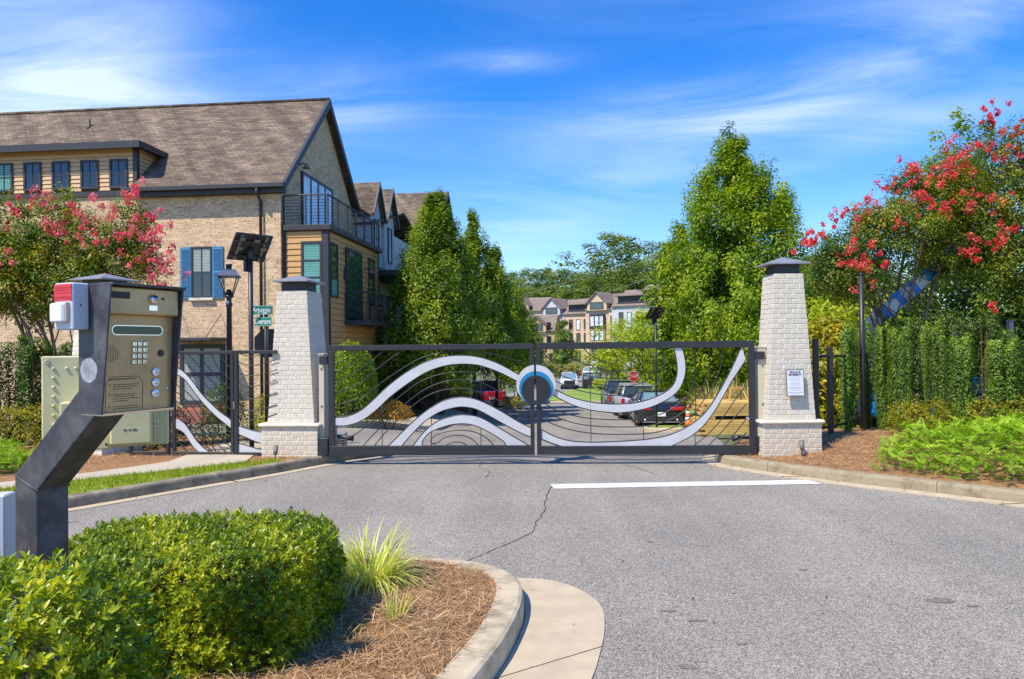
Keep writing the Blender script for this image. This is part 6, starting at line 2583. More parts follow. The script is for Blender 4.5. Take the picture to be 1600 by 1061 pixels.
# --- strap-leaved grass tufts
def strap_tuft(name, label, x, y, z, n, L, spread, m, seed, w=.011, group=None, curl=.75):
    rng = np.random.default_rng(seed)
    t = thing(name, label, 'grass clump', (x, y, z), 0, group)
    S = 6
    V, T, C = [], [], []
    for i in range(n):
        a = rng.uniform(0, 6.283)
        r0 = spread * .35 * math.sqrt(rng.random())
        b = np.array([r0 * math.cos(a), r0 * math.sin(a), 0])
        a2 = a + rng.normal(0, .5)
        out = np.array([math.cos(a2), math.sin(a2), 0])
        l = L * rng.uniform(.55, 1.1)
        side = np.array([-out[1], out[0], 0])
        lean = rng.uniform(.12, .75) * curl
        p = b.copy()
        ang = lean * .5
        base = len(V)
        tn = np.clip(rng.beta(2, 2) * .8 + .1, 0, 1)
        for s in range(S + 1):
            f = s / S
            ww = w * (1 - f ** 2.2) * rng.uniform(.9, 1.1) + .0006
            V.append(p - side * ww / 2)
            V.append(p + side * ww / 2)
            C += [min(1, tn + .25 * f)] * 2
            p = p + (out * math.sin(ang) + np.array([0, 0, math.cos(ang)])) * l / S
            ang += lean * .5 + .12 * f
        for s in range(S):
            q = base + 2 * s
            T.append((q, q + 1, q + 3))
            T.append((q, q + 3, q + 2))
    me = np_mesh('blades', np.array(V), np.array(T), np.array(C), m)
    link('blades', me, t)
    return t


strap_tuft('ornamental_grass', 'large arching yellow striped grass clump at the end of the long hedge', -1.04, 5.05, .10, 560, .52, .46, LF['liriope'], 21, .013, 'striped grasses on the island', 1.55)
strap_tuft('ornamental_grass', 'small upright yellow striped grass tuft alone in the pine straw', -.74, 4.36, .12, 46, .25, .16, LF['liriope'], 22, .008, 'striped grasses on the island', .55)
strap_tuft('ornamental_grass', 'low dark green grass tuft at the foot of the long hedge', -1.02, 4.05, .11, 110, .17, .32, LF['grass'], 23, .008, 'striped grasses on the island', 1.1)


# --- feathery juniper ground cover
def juniper(label, poly, n, zf, h, seed, ln=.22):
    rng = np.random.default_rng(seed)
    xs = [p[0] for p in poly]
    ys = [p[1] for p in poly]
    P, U = [], []
    cx, cy = sum(xs) / len(xs), sum(ys) / len(ys)
    while len(P) < n:
        x, y = rng.uniform(min(xs), max(xs)), rng.uniform(min(ys), max(ys))
        if inside(poly, x, y):
            e = min(math.hypot(x - poly[i][0], y - poly[i][1]) for i in range(len(poly)))
            hh = h * min(1, .35 + e * .9) * (1 + .25 * math.sin(x * 3.1) * math.sin(y * 2.7 + 1))
            u = rng.random() ** .6
            P.append((x, y, zf(x, y) + hh * u))
            U.append(u)
    P = np.array(P)
    # spray: a stem with short side shoots
    V, T = [], []
    for i in range(7):
        f = i / 6
        for s in (-1, 1):
            b = len(V)
            a = s * (.75 - .25 * f)
            l = .36 * (1 - .65 * f)
            y0 = f * .85
            V += [(0, y0 - .06, 0), (0, y0 + .06, 0), (l * math.sin(a), y0 + l * math.cos(a), .05 * (i % 3 - 1))]
            T.append((b, b + 1, b + 2))
    b = len(V)
    V += [(-.02, 0, 0), (.02, 0, 0), (0, 1.05, 0)]
    T.append((b, b + 1, b + 2))
    d = np.stack([rng.normal(0, .8, n), rng.normal(-.15, .8, n), rng.uniform(.25, 1.0, n)], 1)
    nr = np.stack([rng.normal(0, .5, n), rng.normal(0, .5, n), np.ones(n)], 1)
    me = scatter('juniper', V, T, P, frames_n(nr, d), ln * rng.uniform(.6, 1.2, n), np.clip(.05 + .62 * np.array(U) ** 1.3 + rng.normal(0, .15, n), 0, 1), LF['juniper'])  # low sprays tinted darker: shade inside the mat painted into the colour
    return tag(link('juniper_groundcover', me), label, 'ground cover', kind='stuff')


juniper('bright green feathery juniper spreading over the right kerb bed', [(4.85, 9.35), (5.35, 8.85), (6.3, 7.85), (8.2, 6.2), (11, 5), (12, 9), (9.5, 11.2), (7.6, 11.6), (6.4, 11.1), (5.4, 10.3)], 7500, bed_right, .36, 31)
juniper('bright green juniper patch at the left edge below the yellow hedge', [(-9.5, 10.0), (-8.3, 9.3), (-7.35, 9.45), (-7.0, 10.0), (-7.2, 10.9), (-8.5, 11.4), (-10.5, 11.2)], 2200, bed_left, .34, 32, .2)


# --- columnar hollies (sky pencil type, clipped flat), each a plant of its own
HOLLY = []


def holly_mesh(seed, h, r, n):
    rng = np.random.default_rng(seed)
    k = 6
    ca = rng.uniform(0, 6.283, k)
    cr = rng.uniform(.3, .80, k) * r
    ch = rng.uniform(.84, 1.0, k)
    idx = rng.integers(0, k, n)
    a = rng.uniform(0, 6.283, n)
    u_ = rng.random(n)
    rad = (r * .36) * np.sqrt(rng.random(n)) * (1.0 + .25 * np.sin(u_ * 17 + idx * 2))
    u = u_
    taper = np.interp(u, [0, .10, .35, .85, 1], [.40, .62, .92, 1.08, .80])
    P = np.stack([(cr[idx] * np.cos(ca[idx])) * taper + rad * np.cos(a), (cr[idx] * np.sin(ca[idx])) * taper + rad * np.sin(a), .06 + u * h * ch[idx]], 1)
    oa = np.stack([cr[idx] * np.cos(ca[idx]) / r, cr[idx] * np.sin(ca[idx]) / r, np.zeros(n)], 1)
    o = np.stack([np.cos(a), np.sin(a), np.full(n, .45)], 1) + .5 * oa
    nr = o + rng.normal(0, .24, (n, 3))
    d = np.stack([np.cos(a) * .6, np.sin(a) * .6, np.ones(n)], 1) + rng.normal(0, .35, (n, 3))
    tn = np.clip(.40 + .25 * (u > .93) + rng.normal(0, .17, n) + .12 * np.sin(idx * 2.0), 0, 1)
    me = scatter('foliage', LEAF_V, LEAF_T, P, frames_n(nr, d), .034 * rng.uniform(.7, 1.3, n), tn, LF['holly'])
    mbx = MB()
    for i in range(k):
        mbx.tube([(0.03 * math.cos(ca[i]), .03 * math.sin(ca[i]), -.15), (cr[i] * .6 * math.cos(ca[i]), cr[i] * .6 * math.sin(ca[i]), h * .3), (cr[i] * math.cos(ca[i]), cr[i] * math.sin(ca[i]), h * ch[i] * .95)], [.009, .006, .002], 5)
    ms = mbx.me('stems')
    ms.materials.append(M['twig'])
    return me, ms


HOLLY = [holly_mesh(40 + i, 1.95,   .225, 10500) for i in range(4)]


SHADED_HOLLY = []
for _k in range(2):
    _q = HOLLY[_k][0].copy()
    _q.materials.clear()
    _q.materials.append(LF['dark'])  # darker leaf copy paints shade onto back row and left edge columns
    SHADED_HOLLY.append(_q)


def holly(i, label, x, y, z, s, sw=1.0, group='clipped holly columns along the fence', dark=False):
    t = thing('holly_column', label, 'shrub', (x, y, z), i * 1.7, group)
    me, ms = HOLLY[i % 4]
    f = link('foliage', SHADED_HOLLY[i % 2] if dark else me, t)
    st = link('stems', ms, t)
    t.scale = (sw, sw, s)
    return t


HL = [  # px of the middle, depth, top px, width, label
    (1320, 12.6, 503, 1.25, 'clipped holly column nearest the notice pillar, against the black fence'),
    (1352, 13.1, 507, .95, 'thin holly column directly behind the tall black pole'),
    (1379, 12.7, 505, .80, 'slim clipped holly column just right of the tall black pole'),
    (1410, 12.5, 501, 1.05, 'clipped holly column between the slim one and the yellowish shrub'),
    (1440, 12.8, 508, .80, 'narrow holly column rising behind the yellowish shrub'),
    (1469, 12.6, 506, .95, 'clipped holly column right above the yellowish shrub'),
    (1505, 12.0, 521, 1.15, 'shorter forward holly column with twin clipped tops'),
    (1572, 12.1, 519, 1.45, 'wide holly column at the right edge of the photo'),
    (1618, 12.2, 524, 1.2, 'holly column cut by the right edge of the frame'),
    (1664, 12.2, 522, 1.3, 'first holly column beyond the right edge of the frame'),
    (1712, 12.3, 520, 1.3, 'second holly column beyond the right edge of the frame'),
    (1762, 12.3, 524, 1.3, 'third holly column beyond the right edge of the frame'),
    (1390, 15.0, 496, 1.3, 'back row holly column below the blue and white boom'),
    (1436, 15.2, 492, 1.4, 'back row holly column under the leaning myrtle trunks'),
    (1486, 15.1, 489, 1.4, 'back row holly column right of the myrtle trunks'),
    (1536, 14.9, 490, 1.3, 'tall back row holly column with a dark gap beside it'),
]
for i, (px, D, top, sw_, lab) in enumerate(HL):
    p = W(px, 600, D)
    zb = bed_right(p.x, p.y) if p.y < 13 else .22
    zt = W(px, top, D).z
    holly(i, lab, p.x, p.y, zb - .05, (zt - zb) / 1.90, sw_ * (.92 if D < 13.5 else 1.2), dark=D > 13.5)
for i, (px, D, top, lab) in enumerate(((18, 12.9, 532, 'dark holly column at the left edge behind the yellow hedge'), (66, 12.8, 530, 'dark holly column between the left myrtle and the cream cabinet'), (-30, 12.9, 532, 'dark holly column cut by the left edge of the frame'), (101, 13.3, 538, 'dark holly column peeking out left of the cabinet'), (-80, 12.9, 532, 'dark holly column beyond the left edge of the frame'))):
    p = W(px, 600, D)
    zt = W(px, top, D).z
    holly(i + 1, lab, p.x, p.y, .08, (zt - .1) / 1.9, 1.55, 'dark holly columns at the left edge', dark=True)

# --- shrubs near the gate
bush('low_hedge', 'low yellow green hedge at the left edge in front of the hollies', -8.9, 12.0, .10, 1.75, .55, .80, 6500, .045, LF['yellow'], 51, cat='hedge')
bush('low_shrub', 'small yellow green shrub below the cream cabinet', -6.35, 12.3, .10, .45, .4, .55, 1500, .04, LF['yellow'], 52)
bush('low_shrub', 'yellowish loose shrub in front of the hollies, left of its pair', 6.85, 11.75, .22, .48, .4, .62, 2600, .04, LF['yellow'], 53, wob=.2)
bush('low_shrub', 'yellowish loose shrub at the right edge behind the juniper', 8.35, 11.95, .25, .75, .45, .60, 3000, .042, LF['yellow'], 54, wob=.2)
bush('low_shrub', 'olive shrub in the gap between the two yellowish shrubs', 7.6, 12.1, .22, .35, .3, .48, 1300, .04, LF['myrtle'], 55, wob=.2)
bush('egg_bush', 'big egg shaped green bush behind the left gate leaf', -4.72, 20.6, H(-4.72, 20.6), .72, .72, 2.42, 9000, .075, LF['maple'], 56, sq=2.2, wob=.05)
bush('low_shrub', 'orange yellow flowering low bush behind the left gate leaf', -3.72, 21.2, H(-3.7, 21.2), .62, .55, .78, 2600, .06, LF['orange'], 57)
bush('low_shrub', 'dark green bush behind the pedestrian gate by the front door', -5.98, 14.6, -.05, .42, .4, 1.15, 2600, .05, LF['dark'], 58)
bush('low_shrub', 'yellow green shrub behind the fence panel next to the pillar', -5.2, 15.6, -.1, .6, .5, .95, 2400, .05, LF['yellow'], 59)
bush('low_shrub', 'bright green low plants beside the brick steps', -6.4, 19.4, -.55, .8, .5, .55, 2000, .06, LF['lime'], 60)
bush('low_shrub', 'dark low shrub inside the pedestrian gate at ground level', -5.6, 13.0, .05, .9, .35, .42, 2200, .045, LF['dark'], 61)
bush('low_shrub', 'green ground shrub under the cream cabinet near the hidden pillar', -6.5, 13.0, .05, .5, .35, .85, 1800, .045, LF['dark'], 62)


# --- crape myrtles
def myrtle(label, x, y, z, h, crown, nclump, per, seed, blossoms, bm, spread=1.0, stems=6, size=.065, group='flowering crape myrtles'):
    """crown: list of (dx, dy, z, rx, rz) lobes; blossoms: list of (dx, dy, z, r)"""
    rng = np.random.default_rng(seed)
    rr = random.Random(seed)
    t = thing('crape_myrtle', label, 'tree', (x, y, z), 0, group)
    C, Rr = [], []
    wts = np.array([c[3] ** 2 * c[4] for c in crown]) ** .7
    wts /= wts.sum()
    for i in range(nclump):
        c = crown[rng.choice(len(crown), p=wts)]
        d = unit(rng.normal(size=3)) * (rng.random() ** .4)
        C.append((c[0] + d[0] * c[3], c[1] + d[1] * c[3], c[2] + d[2] * c[4]))
        Rr.append(rng.uniform(.14, .36))
    C = np.array(C)
    leaf_cloud('crown', C, np.array(Rr), per, size, LF['myrtle'], rng, up=.4, outc=(0, 0, h * .45), parent=t, ts=.17, tb=np.clip(rng.beta(2, 2.4, len(C)) + .25 * (C[:, 2] > h * .72) * rng.random(len(C)), 0, 1))
    mbx = MB()
    for k in range(stems):
        a = 6.283 * k / stems + rr.uniform(-.3, .3)
        e = C[rng.integers(0, len(C))]
        e = Vector((float(e[0]), float(e[1]), float(e[2])))
        b = Vector((.12 * math.cos(a), .12 * math.sin(a), -.2))
        m1 = Vector((.28 * spread * math.cos(a), .28 * spread * math.sin(a), h * .22))
        m2 = m1.lerp(e, .55) + Vector((0, 0, h * .08))
        mbx.tube([b, m1, m2, e], [.05, .042, .028, .010], 7)
        for q in range(5):
            e2 = C[rng.integers(0, len(C))]
            e2 = Vector((float(e2[0]), float(e2[1]), float(e2[2])))
            s = m1.lerp(m2, rr.uniform(.1, .9))
            if (e2 - s).length < h * .55:
                mbx.tube([s, s.lerp(e2, .5) + Vector((0, 0, .12)), e2], [.020, .013, .004], 5)
    mbx.build('trunk', M['bark_m'], t)
    # blossom panicles: tight cones of crinkled petals
    P, S_, Tn = [], [], []
    for (dx, dy, zz, r) in blossoms:
        for q in range(rng.integers(4, 8)):
            o = rng.normal(0, .95, 3) * r
            n = 42
            g = unit(rng.normal(size=(n, 3))) * (rng.random((n, 1)) ** .5) * r * rng.uniform(.3, .62) * np.array([1, 1, 1.2])
            P.append(np.array([dx, dy, zz]) + o + g)
            Tn.append(np.clip(rng.normal(.5 + rng.normal(0, .13), .2, n), 0, 1))
    P = np.concatenate(P)
    n = len(P)
    tv = [(-.35, 0, .1), (.35, -.1, -.08), (.4, .75, .12), (-.3, .8, -.05)]
    me = scatter('blossom', tv, [(0, 1, 2), (0, 2, 3)], P, frames(rng.normal(size=(n, 3)), rng), .036 * rng.uniform(.6, 1.4, n), np.concatenate(Tn), bm)
    link('blossom', me, t)['kind'] = 'stuff'
    return t


def rel(px, py, D, x, y, z):
    p = W(px, py, D)
    return (p.x - x, p.y - y, p.z - z)


def blo(lst, x, y, z):
    out = []
    for (px, py, D, r) in lst:
        a = rel(px, py, D, x, y, z)
        out.append((a[0], a[1], a[2], r))
    return out


def lobes(lst, x, y, z):
    out = []
    for (px, py, D, rx, rz) in lst:
        a = rel(px, py, D, x, y, z)
        out.append((a[0], a[1], a[2], rx, rz))
    return out


mx, my, mz = -9.6, 15.0, -.05
myrtle('pink flowering crape myrtle in front of the long brick wall', mx, my, mz, 4.2,
       lobes([(20, 400, 15, 1.0, 1.0), (95, 370, 15, 1.0, .85), (170, 395, 14.8, .8, .75), (215, 385, 14.8, .55, .7), (60, 450, 15, 1.1, .8), (150, 440, 14.7, .75, .5), (-40, 430, 15.2, 1.2, 1.1), (230, 420, 14.8, .35, .3), (205, 330, 14.9, .3, .3), (100, 315, 15, .3, .3), (10, 320, 15, .4, .3)], mx, my, mz), 580, 120, 71,
       blo([(75, 315, 14.6, .16), (50, 318, 14.8, .12), (72, 330, 14.3, .22), (118, 345, 14.2, .24), (83, 370, 14, .13), (143, 377, 14, .13), (200, 305, 14.6, .16), (215, 302, 14.6, .13), (153, 335, 14.5, .2), (180, 328, 14.5, .15), (210, 352, 14.3, .2), (228, 368, 14.4, .2), (246, 360, 14.4, .16), (258, 395, 14.5, .2), (256, 410, 14.5, .2), (250, 430, 14.5, .18), (178, 372, 14.2, .15), (190, 400, 14.2, .16), (2, 407, 14, .16), (15, 325, 14.8, .14), (232, 340, 14.6, .12), (30, 335, 14.6, .12), (245, 447, 14.5, .14), (215, 405, 14.3, .13), (110, 330, 14.5, .13)], mx, my, mz), LF['pink'])

mx, my, mz = 8.6, 15.8, .15
myrtle('red flowering crape myrtle leaning over the hollies right of the notice pillar', mx, my, mz, 5.2,
       lobes([(1400, 370, 15.5, 1.1, .8), (1340, 400, 15.2, .95, .65), (1300, 385, 15, .65, .5), (1310, 440, 15.2, .8, .5), (1375, 350, 15.3, .7, .5), (1460, 320, 15.8, 1.1, 1.0), (1500, 290, 16, .9, .8), (1470, 410, 15.5, .7, .5), (1290, 430, 15.2, .5, .4), (1520, 370, 16, 1.0, .9), (1345, 440, 15, .5, .3), (1350, 345, 15.4, .4, .35), (1420, 285, 15.6, .4, .3)], mx, my, mz), 520, 115, 72,
       blo([(1482, 238, 15.3, .22), (1500, 250, 15.2, .2), (1520, 245, 15.2, .18), (1490, 262, 15, .22), (1515, 328, 14.8, .28), (1500, 310, 14.8, .2), (1480, 285, 15, .22), (1495, 268, 15, .2), (1415, 255, 15.3, .16), (1402, 272, 15.2, .17), (1440, 262, 15.3, .13), (1365, 315, 15, .22), (1350, 322, 15, .18), (1335, 345, 14.9, .18), (1300, 340, 14.8, .13), (1330, 395, 14.4, .22), (1325, 410, 14.4, .2), (1345, 412, 14.5, .2), (1370, 383, 14.5, .15), (1400, 355, 14.6, .12), (1252, 383, 14.8, .14), (1272, 367, 14.8, .1), (1265, 381, 14.6, .08), (1430, 310, 15, .16), (1455, 300, 15, .16), (1475, 330, 14.8, .14), (1395, 300, 15, .14), (1560, 318, 15, .16), (1290, 355, 14.9, .12), (1512, 392, 14.8, .2), (1525, 400, 14.8, .15)], mx, my, mz), LF['redb'])
mx, my, mz = 11.9, 15.6, .15
myrtle('dark leaved crape myrtle at the right edge with tall red tipped shoots', mx, my, mz, 6.0,
       lobes([(1570, 300, 15.5, 1.0, 1.1), (1600, 250, 15.5, .8, .9), (1560, 400, 15.4, 1.1, .8), (1620, 360, 15.5, 1.2, 1.3), (1590, 440, 15.3, 1.0, .5), (1545, 210, 15.6, .16, .55), (1575, 220, 15.6, .2, .35), (1640, 280, 15.5, 1.0, 1.2)], mx, my, mz), 380, 110, 73,
       blo([(1549, 172, 15.5, .13), (1540, 182, 15.5, .09), (1580, 205, 15.4, .13), (1548, 195, 15.5, .07), (1565, 240, 15.3, .13), (1590, 228, 15.3, .13), (1563, 372, 14.6, .16), (1556, 380, 14.6, .10), (1596, 200, 15.4, .1), (1555, 483, 14.2, .10)], mx, my, mz), LF['redb'])

# --- maples, hornbeams and other trees beyond the gate
def at_px(px, D):
    return W(px, 560, D).x


tree('tall pointed bright green maple behind the right gate leaf', at_px(1152, 31), 31, H(10, 31) + .2, 12.5,
     [(.10, 2.1), (.2, 3.3), (.40, 3.5), (.55, 3.1), (.68, 2.5), (.80, 1.85), (.91, 1.05), (1.0, .2)], 700, .60, 180, .15, LF['maple'], name='maple_tree', seed=81, trunk_r=.2, elong=(.85, .85, 1.2), nl=40, shell=.5)
tree('shorter green maple leaning out left of the tall maple', at_px(1062, 33), 33, H(8, 33) + .2, 8.9,
     [(.12, .9), (.3, 1.75), (.5, 1.7), (.7, 1.1), (.88, .6), (1.0, .08)], 200, .5, 100, .18, LF['maple'], name='maple_tree', seed=82, trunk_r=.14, elong=(.85, .85, 1.3))
tree('lime green spreading tree behind the beyond-gate solar light', at_px(1005, 47), 47, H(7, 47), 6.6,
     [(.18, 1.6), (.35, 3.3), (.6, 3.4), (.8, 2.6), (1.0, .5)], 190, .62, 80, .19, LF['lime'], seed=83, trunk_r=.12)
tree('lime green rounded tree between the stop sign and the tall maple', at_px(1070, 44), 44, H(10, 44), 5.6,
     [(.15, 2.2), (.4, 3.2), (.7, 2.6), (1.0, .5)], 150, .6, 80, .19, LF['lime'], seed=84, trunk_r=.12)
tree('green tree filling the gap between tall maple and notice pillar', at_px(1245, 34), 34, H(14, 34), 7.4,
     [(.10, 1.6), (.35, 2.5), (.65, 2.1), (1.0, .4)], 150, .6, 75, .18, LF['maple'], seed=85, trunk_r=.13)

HB = [(-.02, 0)]
tree('large pointed hornbeam tree nearest the townhouse', at_px(682, 30), 30, H(-3.2, 30) + .2, 9.3,
     [(.15, 1.8), (.25, 2.35), (.45, 2.25), (.65, 1.7), (.82, 1.1), (.94, .5), (1.0, .06)], 600, .48, 150, .125, LF['horn'], name='hornbeam_tree', group='pointed trees along the street', seed=91, trunk_r=.12, elong=(.8, .8, 1.35), up=.5, droop=-.7, shell=.6)
tree('pointed hornbeam tree just behind the largest one', at_px(741, 36), 36, H(-2, 36) + .2, 9.9,
     [(.27, 1.9), (.36, 2.4), (.5, 2.1), (.7, 1.4), (.85, .7), (1.0, .05)], 450, .48, 135, .14, LF['horn'], name='hornbeam_tree', group='pointed trees along the street', seed=92, trunk_r=.12, elong=(.8, .8, 1.35), up=.5, droop=-.7)
tree('narrow darker hornbeam tree with wispy top in the middle of the row', at_px(775, 41), 41, H(-1, 41) + .2, 9.5,
     [(.30, 1.7), (.40, 2.2), (.55, 1.8), (.75, .95), (1.0, .05)], 360, .48, 120, .155, LF['horn'], name='hornbeam_tree', group='pointed trees along the street', seed=93, trunk_r=.12, elong=(.8, .8, 1.35), up=.5, droop=-.7)
tree('smallest hornbeam tree at the far end of the row', at_px(810, 47), 47, H(0, 47) + .2, 7.6,
     [(.2, 1.4), (.32, 1.9), (.6, 1.4), (1.0, .05)], 220, .45, 80, .175, LF['horn'], name='hornbeam_tree', group='pointed trees along the street', seed=94, trunk_r=.12, elong=(.8, .8, 1.35), up=.5, droop=-.7)
tree('columnar dark green tree in front of the far townhouses', at_px(880, 108), 108, H(8, 108) - .3, 8.6,
     [(.1, 1.1), (.35, 1.6), (.65, 1.4), (.9, .7), (1.0, .1)], 90, .6, 60, .34, LF['far'], name='columnar_tree', seed=95, trunk_r=.14)

# the bushy background right of the notice pillar
for i, (px, D, top, rad, lf, lab) in enumerate(((1330, 22, 455, 2.2, 'lime', 'yellow green tree behind the hollies right of the notice pillar'), (1290, 19, 500, 1.2, 'yellow', 'yellow green bush behind the black fence by the notice pillar'),
                                               (1440, 24, 395, 2.8, 'dark', 'dark leafy tree behind the boom lift'), (1530, 21, 340, 2.6, 'dark', 'dark leafy tree behind the right crape myrtles'), (1620, 21, 330, 2.8, 'dark', 'dark leafy tree at the right edge behind the myrtles'),
                                               (1730, 20, 330, 3.0, 'dark', 'dark leafy tree just outside the right edge'), (1850, 20, 360, 3.0, 'dark', 'dark leafy tree well outside the right edge'),
                                               (1500, 27, 175, 1.9, 'maple', 'slender green tree top rising behind the red myrtle'), (1395, 30, 430, 2.6, 'maple', 'green tree far behind the red myrtle'))):
    z = H(at_px(px, D), D)
    hh = W(px, top, D).z - z
    tree(lab, at_px(px, D), D, z, hh, [(.08, rad * .7), (.35, rad), (.65, rad * .9), (.88, rad * .5), (1.0, .1)], 170, .5, 75, .15, LF[lf], seed=101 + i, trunk_r=.12)

# --- woods on the hill
FAR_KINDS = []


def wood_tree(i, label, px, D, top, rad, kind=None):
    x = at_px(px, D)
    z = H(x, D)
    h = W(px, top, D).z - z
    k = i % 4
    if len(FAR_KINDS) <= k:
        t = tree(label, 0, 0, 0, 1.0, [(.16, .16), (.35, .27), (.6, .29), (.82, .22), (1.0, .06)], 95, .072, 62, .026, LF['far'], name='wood_tree', group='woodland trees on the hill', seed=140 + k, trunk_r=.012, nl=14)
        FAR_KINDS.append(t)
    else:
        t = copy_tree(FAR_KINDS[k])
        t['label'] = label
    t.location = (x, D, z - .5)
    w = rad / .29
    t.scale = (w, w, h)
    t.rotation_euler = (0, 0, i * 1.3)
    return t


WT = [(962, 205, 364, 15, 'tallest dark woodland tree crowning the hill'), (1012, 215, 380, 15, 'broad woodland tree right of the tallest on the hill'), (935, 200, 408, 10, 'woodland tree leaning left of the tallest on the hill'),
      (905, 205, 420, 9, 'middle woodland tree above the far white townhouse'), (880, 195, 418, 8, 'woodland tree above the columnar tree'), (862, 210, 418, 8, 'narrow topped woodland tree over the far street'),
      (842, 190, 425, 8, 'woodland tree left of the narrow topped one'), (820, 200, 416, 10, 'rounded woodland tree at the left end of the hill'), (800, 215, 424, 8, 'woodland tree just right of the hornbeam tips'),
      (775, 210, 445, 9, 'woodland tree mostly behind the hornbeam row'), (925, 175, 435, 8, 'lower woodland tree directly behind the far roofs'), (890, 170, 440, 8, 'low woodland tree behind the white gable'), (855, 165, 445, 8, 'low woodland tree behind the brown roofs'),
      (960, 180, 420, 9, 'woodland tree under the overhead wire'), (990, 175, 415, 9, 'woodland tree above the far grey roof'), (1040, 190, 392, 12, 'woodland tree beside the short maple'), (1085, 190, 400, 14, 'woodland tree behind the tall maple'),
      (1260, 150, 405, 12, 'pale woodland tree seen right of the notice pillar cap'), (1300, 160, 395, 14, 'woodland tree behind the red myrtle branches'), (1230, 170, 400, 12, 'woodland tree behind the notice pillar'), (1350, 150, 400, 14, 'woodland tree far behind the boom lift'), (830, 160, 455, 8, 'lowest woodland tree over the brown townhouse end')]
for i, (px, D, top, rad, lab) in enumerate(WT):
    wood_tree(i, lab, px, D, top, rad)

# ------------------------------------------------------------------ things beyond the gate
LAWN = [(2.0, 56.5), (8.4, 55.6), (10.4, 60), (12.6, 69), (11.6, 77), (7.6, 79.5), (5.0, 72), (3.0, 62)]
o = sheet('lawn', LAWN, lambda x, y: H(x, y) + .14, M['lawn_far'], 1.5, .3)
tag(o, 'sunny bright green lawn island in the bend of the street', 'lawn', kind='structure')
kerb('kerb', 'pale kerb round the far lawn island', [(2.9, 62.5), (1.9, 56.4), (8.5, 55.5), (10.6, 60), (12.8, 69), (11.7, 77.2)], 4, H, 'walk', w=.22, h=.17)
o = sheet('sidewalk', [(8.4, 55.6), (9.4, 55.4), (11.6, 60), (14, 69), (13, 78), (11.6, 77), (12.6, 69), (10.4, 60)], lambda x, y: H(x, y) + .13, M['walk'], 1.5, .2)
tag(o, 'pale walk along the right side of the far lawn', 'sidewalk', kind='structure')
o = sheet('grass_verge', [(4.7, 23.3), (6.9, 23.2), (7.6, 25.6), (5.2, 25.8), (4.7, 24.6)], lambda x, y: H(x, y) + .13, M['lawn'], .5, .2)
tag(o, 'small grass tip by the orange cone and solar light', 'grass verge', kind='structure')
kerb('kerb', 'tan kerb round the small grass tip behind the parked sedan', [(9.5, 22.9), (6.9, 23.0), (4.8, 23.1), (4.5, 24.6), (5.1, 26.0)][::-1], 3, H, 'gutter')
o = sheet('grass_verge', [(7.0, 23.2), (12, 20), (30, 18), (34, 60), (14, 60), (8.2, 50), (7.6, 40), (7.6, 25.8)], lambda x, y: H(x, y) + .12, M['lawn_far'], 2.0, .2)
tag(o, 'grassy bank under the maples right of the parked cars', 'grass verge', kind='structure')
LK = [(-12.5, 18.5), (-9.0, 18.7), (-5.0, 20.0), (-3.3, 22.0), (-2.5, 23.7), (-2.35, 28), (-2.2, 36)]
o = sheet('sidewalk', LK + [(-3.4, 36), (-3.6, 28), (-3.7, 24.2), (-4.3, 22.8), (-5.8, 21.3), (-9.3, 20.0), (-12.5, 19.8)], lambda x, y: H(x, y) + .13, M['walk'], .8, .2)
tag(o, 'pale sidewalk curving round the corner by the egg shaped bush', 'sidewalk', kind='structure')
kerb('kerb', 'pale kerb along the corner sidewalk beyond the gate', LK, 3, H, 'walk')

for i, (px, py, D, w, hgt, m, lab) in enumerate(((655, 630, 37, 5.2, 1.1, 'brick_red', 'low dark red brick planter wall under the hornbeam trees'), (795, 632, 48, .8, .75, 'wood_d', 'short brown wall end beside the red pickup'))):
    p = W(px, py, D)
    t = thing('garden_wall', lab, 'wall', (p.x, D, H(p.x, D)), 0)
    mbx = MB()
    mbx.box(-w / 2, w / 2, -.15, .15, -.5, hgt)
    mbx.build('wall_body', M[m], t)
    mbx = MB()
    mbx.box(-w / 2 - .05, w / 2 + .05, -.2, .2, hgt + .001, hgt + .09, ch=.01)
    mbx.build('coping', M['wood_d'], t)


